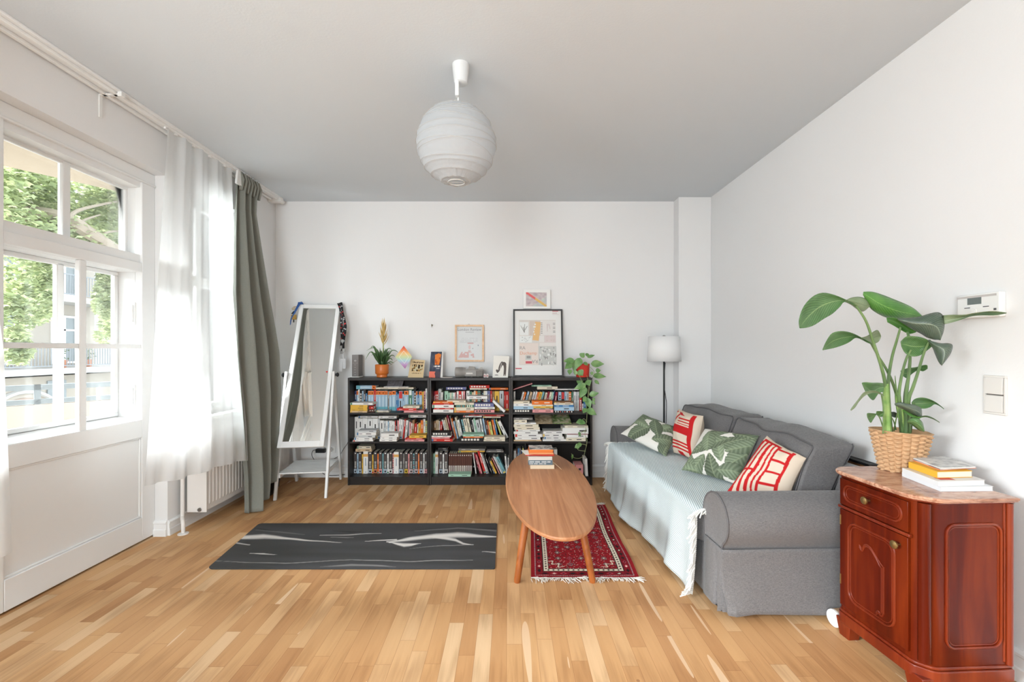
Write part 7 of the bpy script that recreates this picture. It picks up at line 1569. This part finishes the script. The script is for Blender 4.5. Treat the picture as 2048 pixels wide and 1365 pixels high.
# courtyard maple: leafy crowns with branches
M_lf = []
for k, c in enumerate([(140, 150, 122), (160, 168, 140), (194, 196, 168), (116, 128, 100)]): 
    m = mat('maple_leaf_%d' % k, c, 0.6, spec=0.3); nt = m.node_tree; p_ = nt.nodes['Principled BSDF']; out = nt.nodes['Material Output']; tr_ = N(nt, 'ShaderNodeBsdfTranslucent'); tr_.inputs[0].default_value = RGB(c[0]+36, c[1]+38, c[2]+6); mx = N(nt, 'ShaderNodeMixShader'); mx.inputs[0].default_value = 0.4
    nt.links.new(p_.outputs[0], mx.inputs[1]); nt.links.new(tr_.outputs[0], mx.inputs[2]); nt.links.new(mx.outputs[0], out.inputs['Surface']); M_lf.append(m)
M_bark = mat('maple_bark', (140, 128, 114), 0.9, bump=0.6, bscale=30, var=0.2, vscale=12)
def crown(regions, n, size, seed, X):
    b = MB(); rr = random.Random(seed); tot = 0
    while tot < n:
        (cx, cy, rx, ry, dp) = regions[rr.randrange(len(regions))]
        a = rr.uniform(0, 6.28); r_ = math.sqrt(rr.random()); c = Vector((cx, cy, 0)) 
        px, py = cx+rx*r_*math.cos(a), cy+ry*r_*math.sin(a); Xp = X+rr.uniform(-dp, dp); Y = Xp*F/(min(px, 900)-CX); c = Vector((Xp, Y, PZ(py, Y)))
        if noise.noise(c*1.5) < -0.16: tot += 1; continue
        nrm = Vector((rr.uniform(-.7, .7), rr.uniform(-.7, .7), 1)).normalized(); u = nrm.cross(Vector((rr.uniform(-1, 1), rr.uniform(-1, 1), .1))).normalized(); v = nrm.cross(u); s = size*rr.uniform(.6, 1.25); mi = rr.choice([0, 0, 1, 1, 2, 3]); droop = -nrm*s*0.25
        P5 = [c-u*s*.9, c-u*s*.35+v*s*.45, c-u*s*.1+v*s*.95+droop, c+u*s*.25+v*s*.4, c+u*s+droop, c+u*s*.25-v*s*.4, c-u*s*.1-v*s*.95+droop, c-u*s*.35-v*s*.45]
        ids = [b.pt(p) for p in P5]; b.face(ids, mi); tot += 1
    return b
X = -8.0
t = thing('tree', (X, 9.0, -6), 'leafy green maple tree filling the upper window view', 'tree')
crown([(60, 400, 90, 75, 1.2), (150, 430, 95, 70, 1.2), (220, 440, 70, 70, 1.2), (-30, 380, 90, 90, 1.3), (100, 340, 150, 40, 1.2), (250, 400, 60, 70, 1.0), (60, 480, 100, 35, 1.0), (170, 505, 80, 25, 0.9)], 24000, 0.062, 4, X).build('foliage', M_lf, t, smooth=False)
crown([(40, 560, 60, 60, 0.8), (70, 600, 50, 50, 0.8), (20, 640, 45, 55, 0.8), (90, 540, 30, 50, 0.7), (35, 700, 30, 30, 0.6)], 7500, 0.062, 6, X).build('drooping_foliage', M_lf, t, smooth=False)
crown([(214, 560, 22, 30, 0.6), (208, 600, 24, 40, 0.6), (220, 640, 22, 40, 0.6), (215, 672, 26, 20, 0.5)], 4200, 0.055, 9, X).build('hanging_foliage', M_lf, t, smooth=False)
def br(pts, r0, r1, nm='branch'):
    pp = spline([Vector((x*1.0, x*F/(px-CX), PZ(py, x*F/(px-CX)))) for px, py, x in pts], 24); b = MB(); b.tube(pp, [r0+(r1-r0)*i/(len(pp)-1) for i in range(len(pp))], n=8); b.build(nm, M_bark, t)
br([(-260, 520, -8.2), (-60, 440, -8), (60, 430, -7.6), (132, 440, -7.0), (180, 468, -6.9), (225, 495, -6.9), (300, 540, -7)], 0.16, 0.08)
br([(132, 445, -7.0), (160, 420, -7.1), (250, 400, -7.3)], 0.04, 0.015); br([(150, 455, -7.0), (170, 440, -7), (200, 430, -7.1)], 0.03, 0.01); br([(190, 480, -6.9), (215, 465, -7), (250, 462, -7)], 0.03, 0.012)
b = MB(); b.tube([(-8.4, 6.0, -6), (-8.3, 6.2, -1), (-8.2, 6.4, 3.2), (-8.0, 7.2, 4.6)], [0.30, 0.26, 0.20, 0.1], n=14); b.build('trunk', M_bark, t)
for i_, (px, py) in enumerate(((160, 388), (166, 372), (215, 407), (242, 452))):
    pass
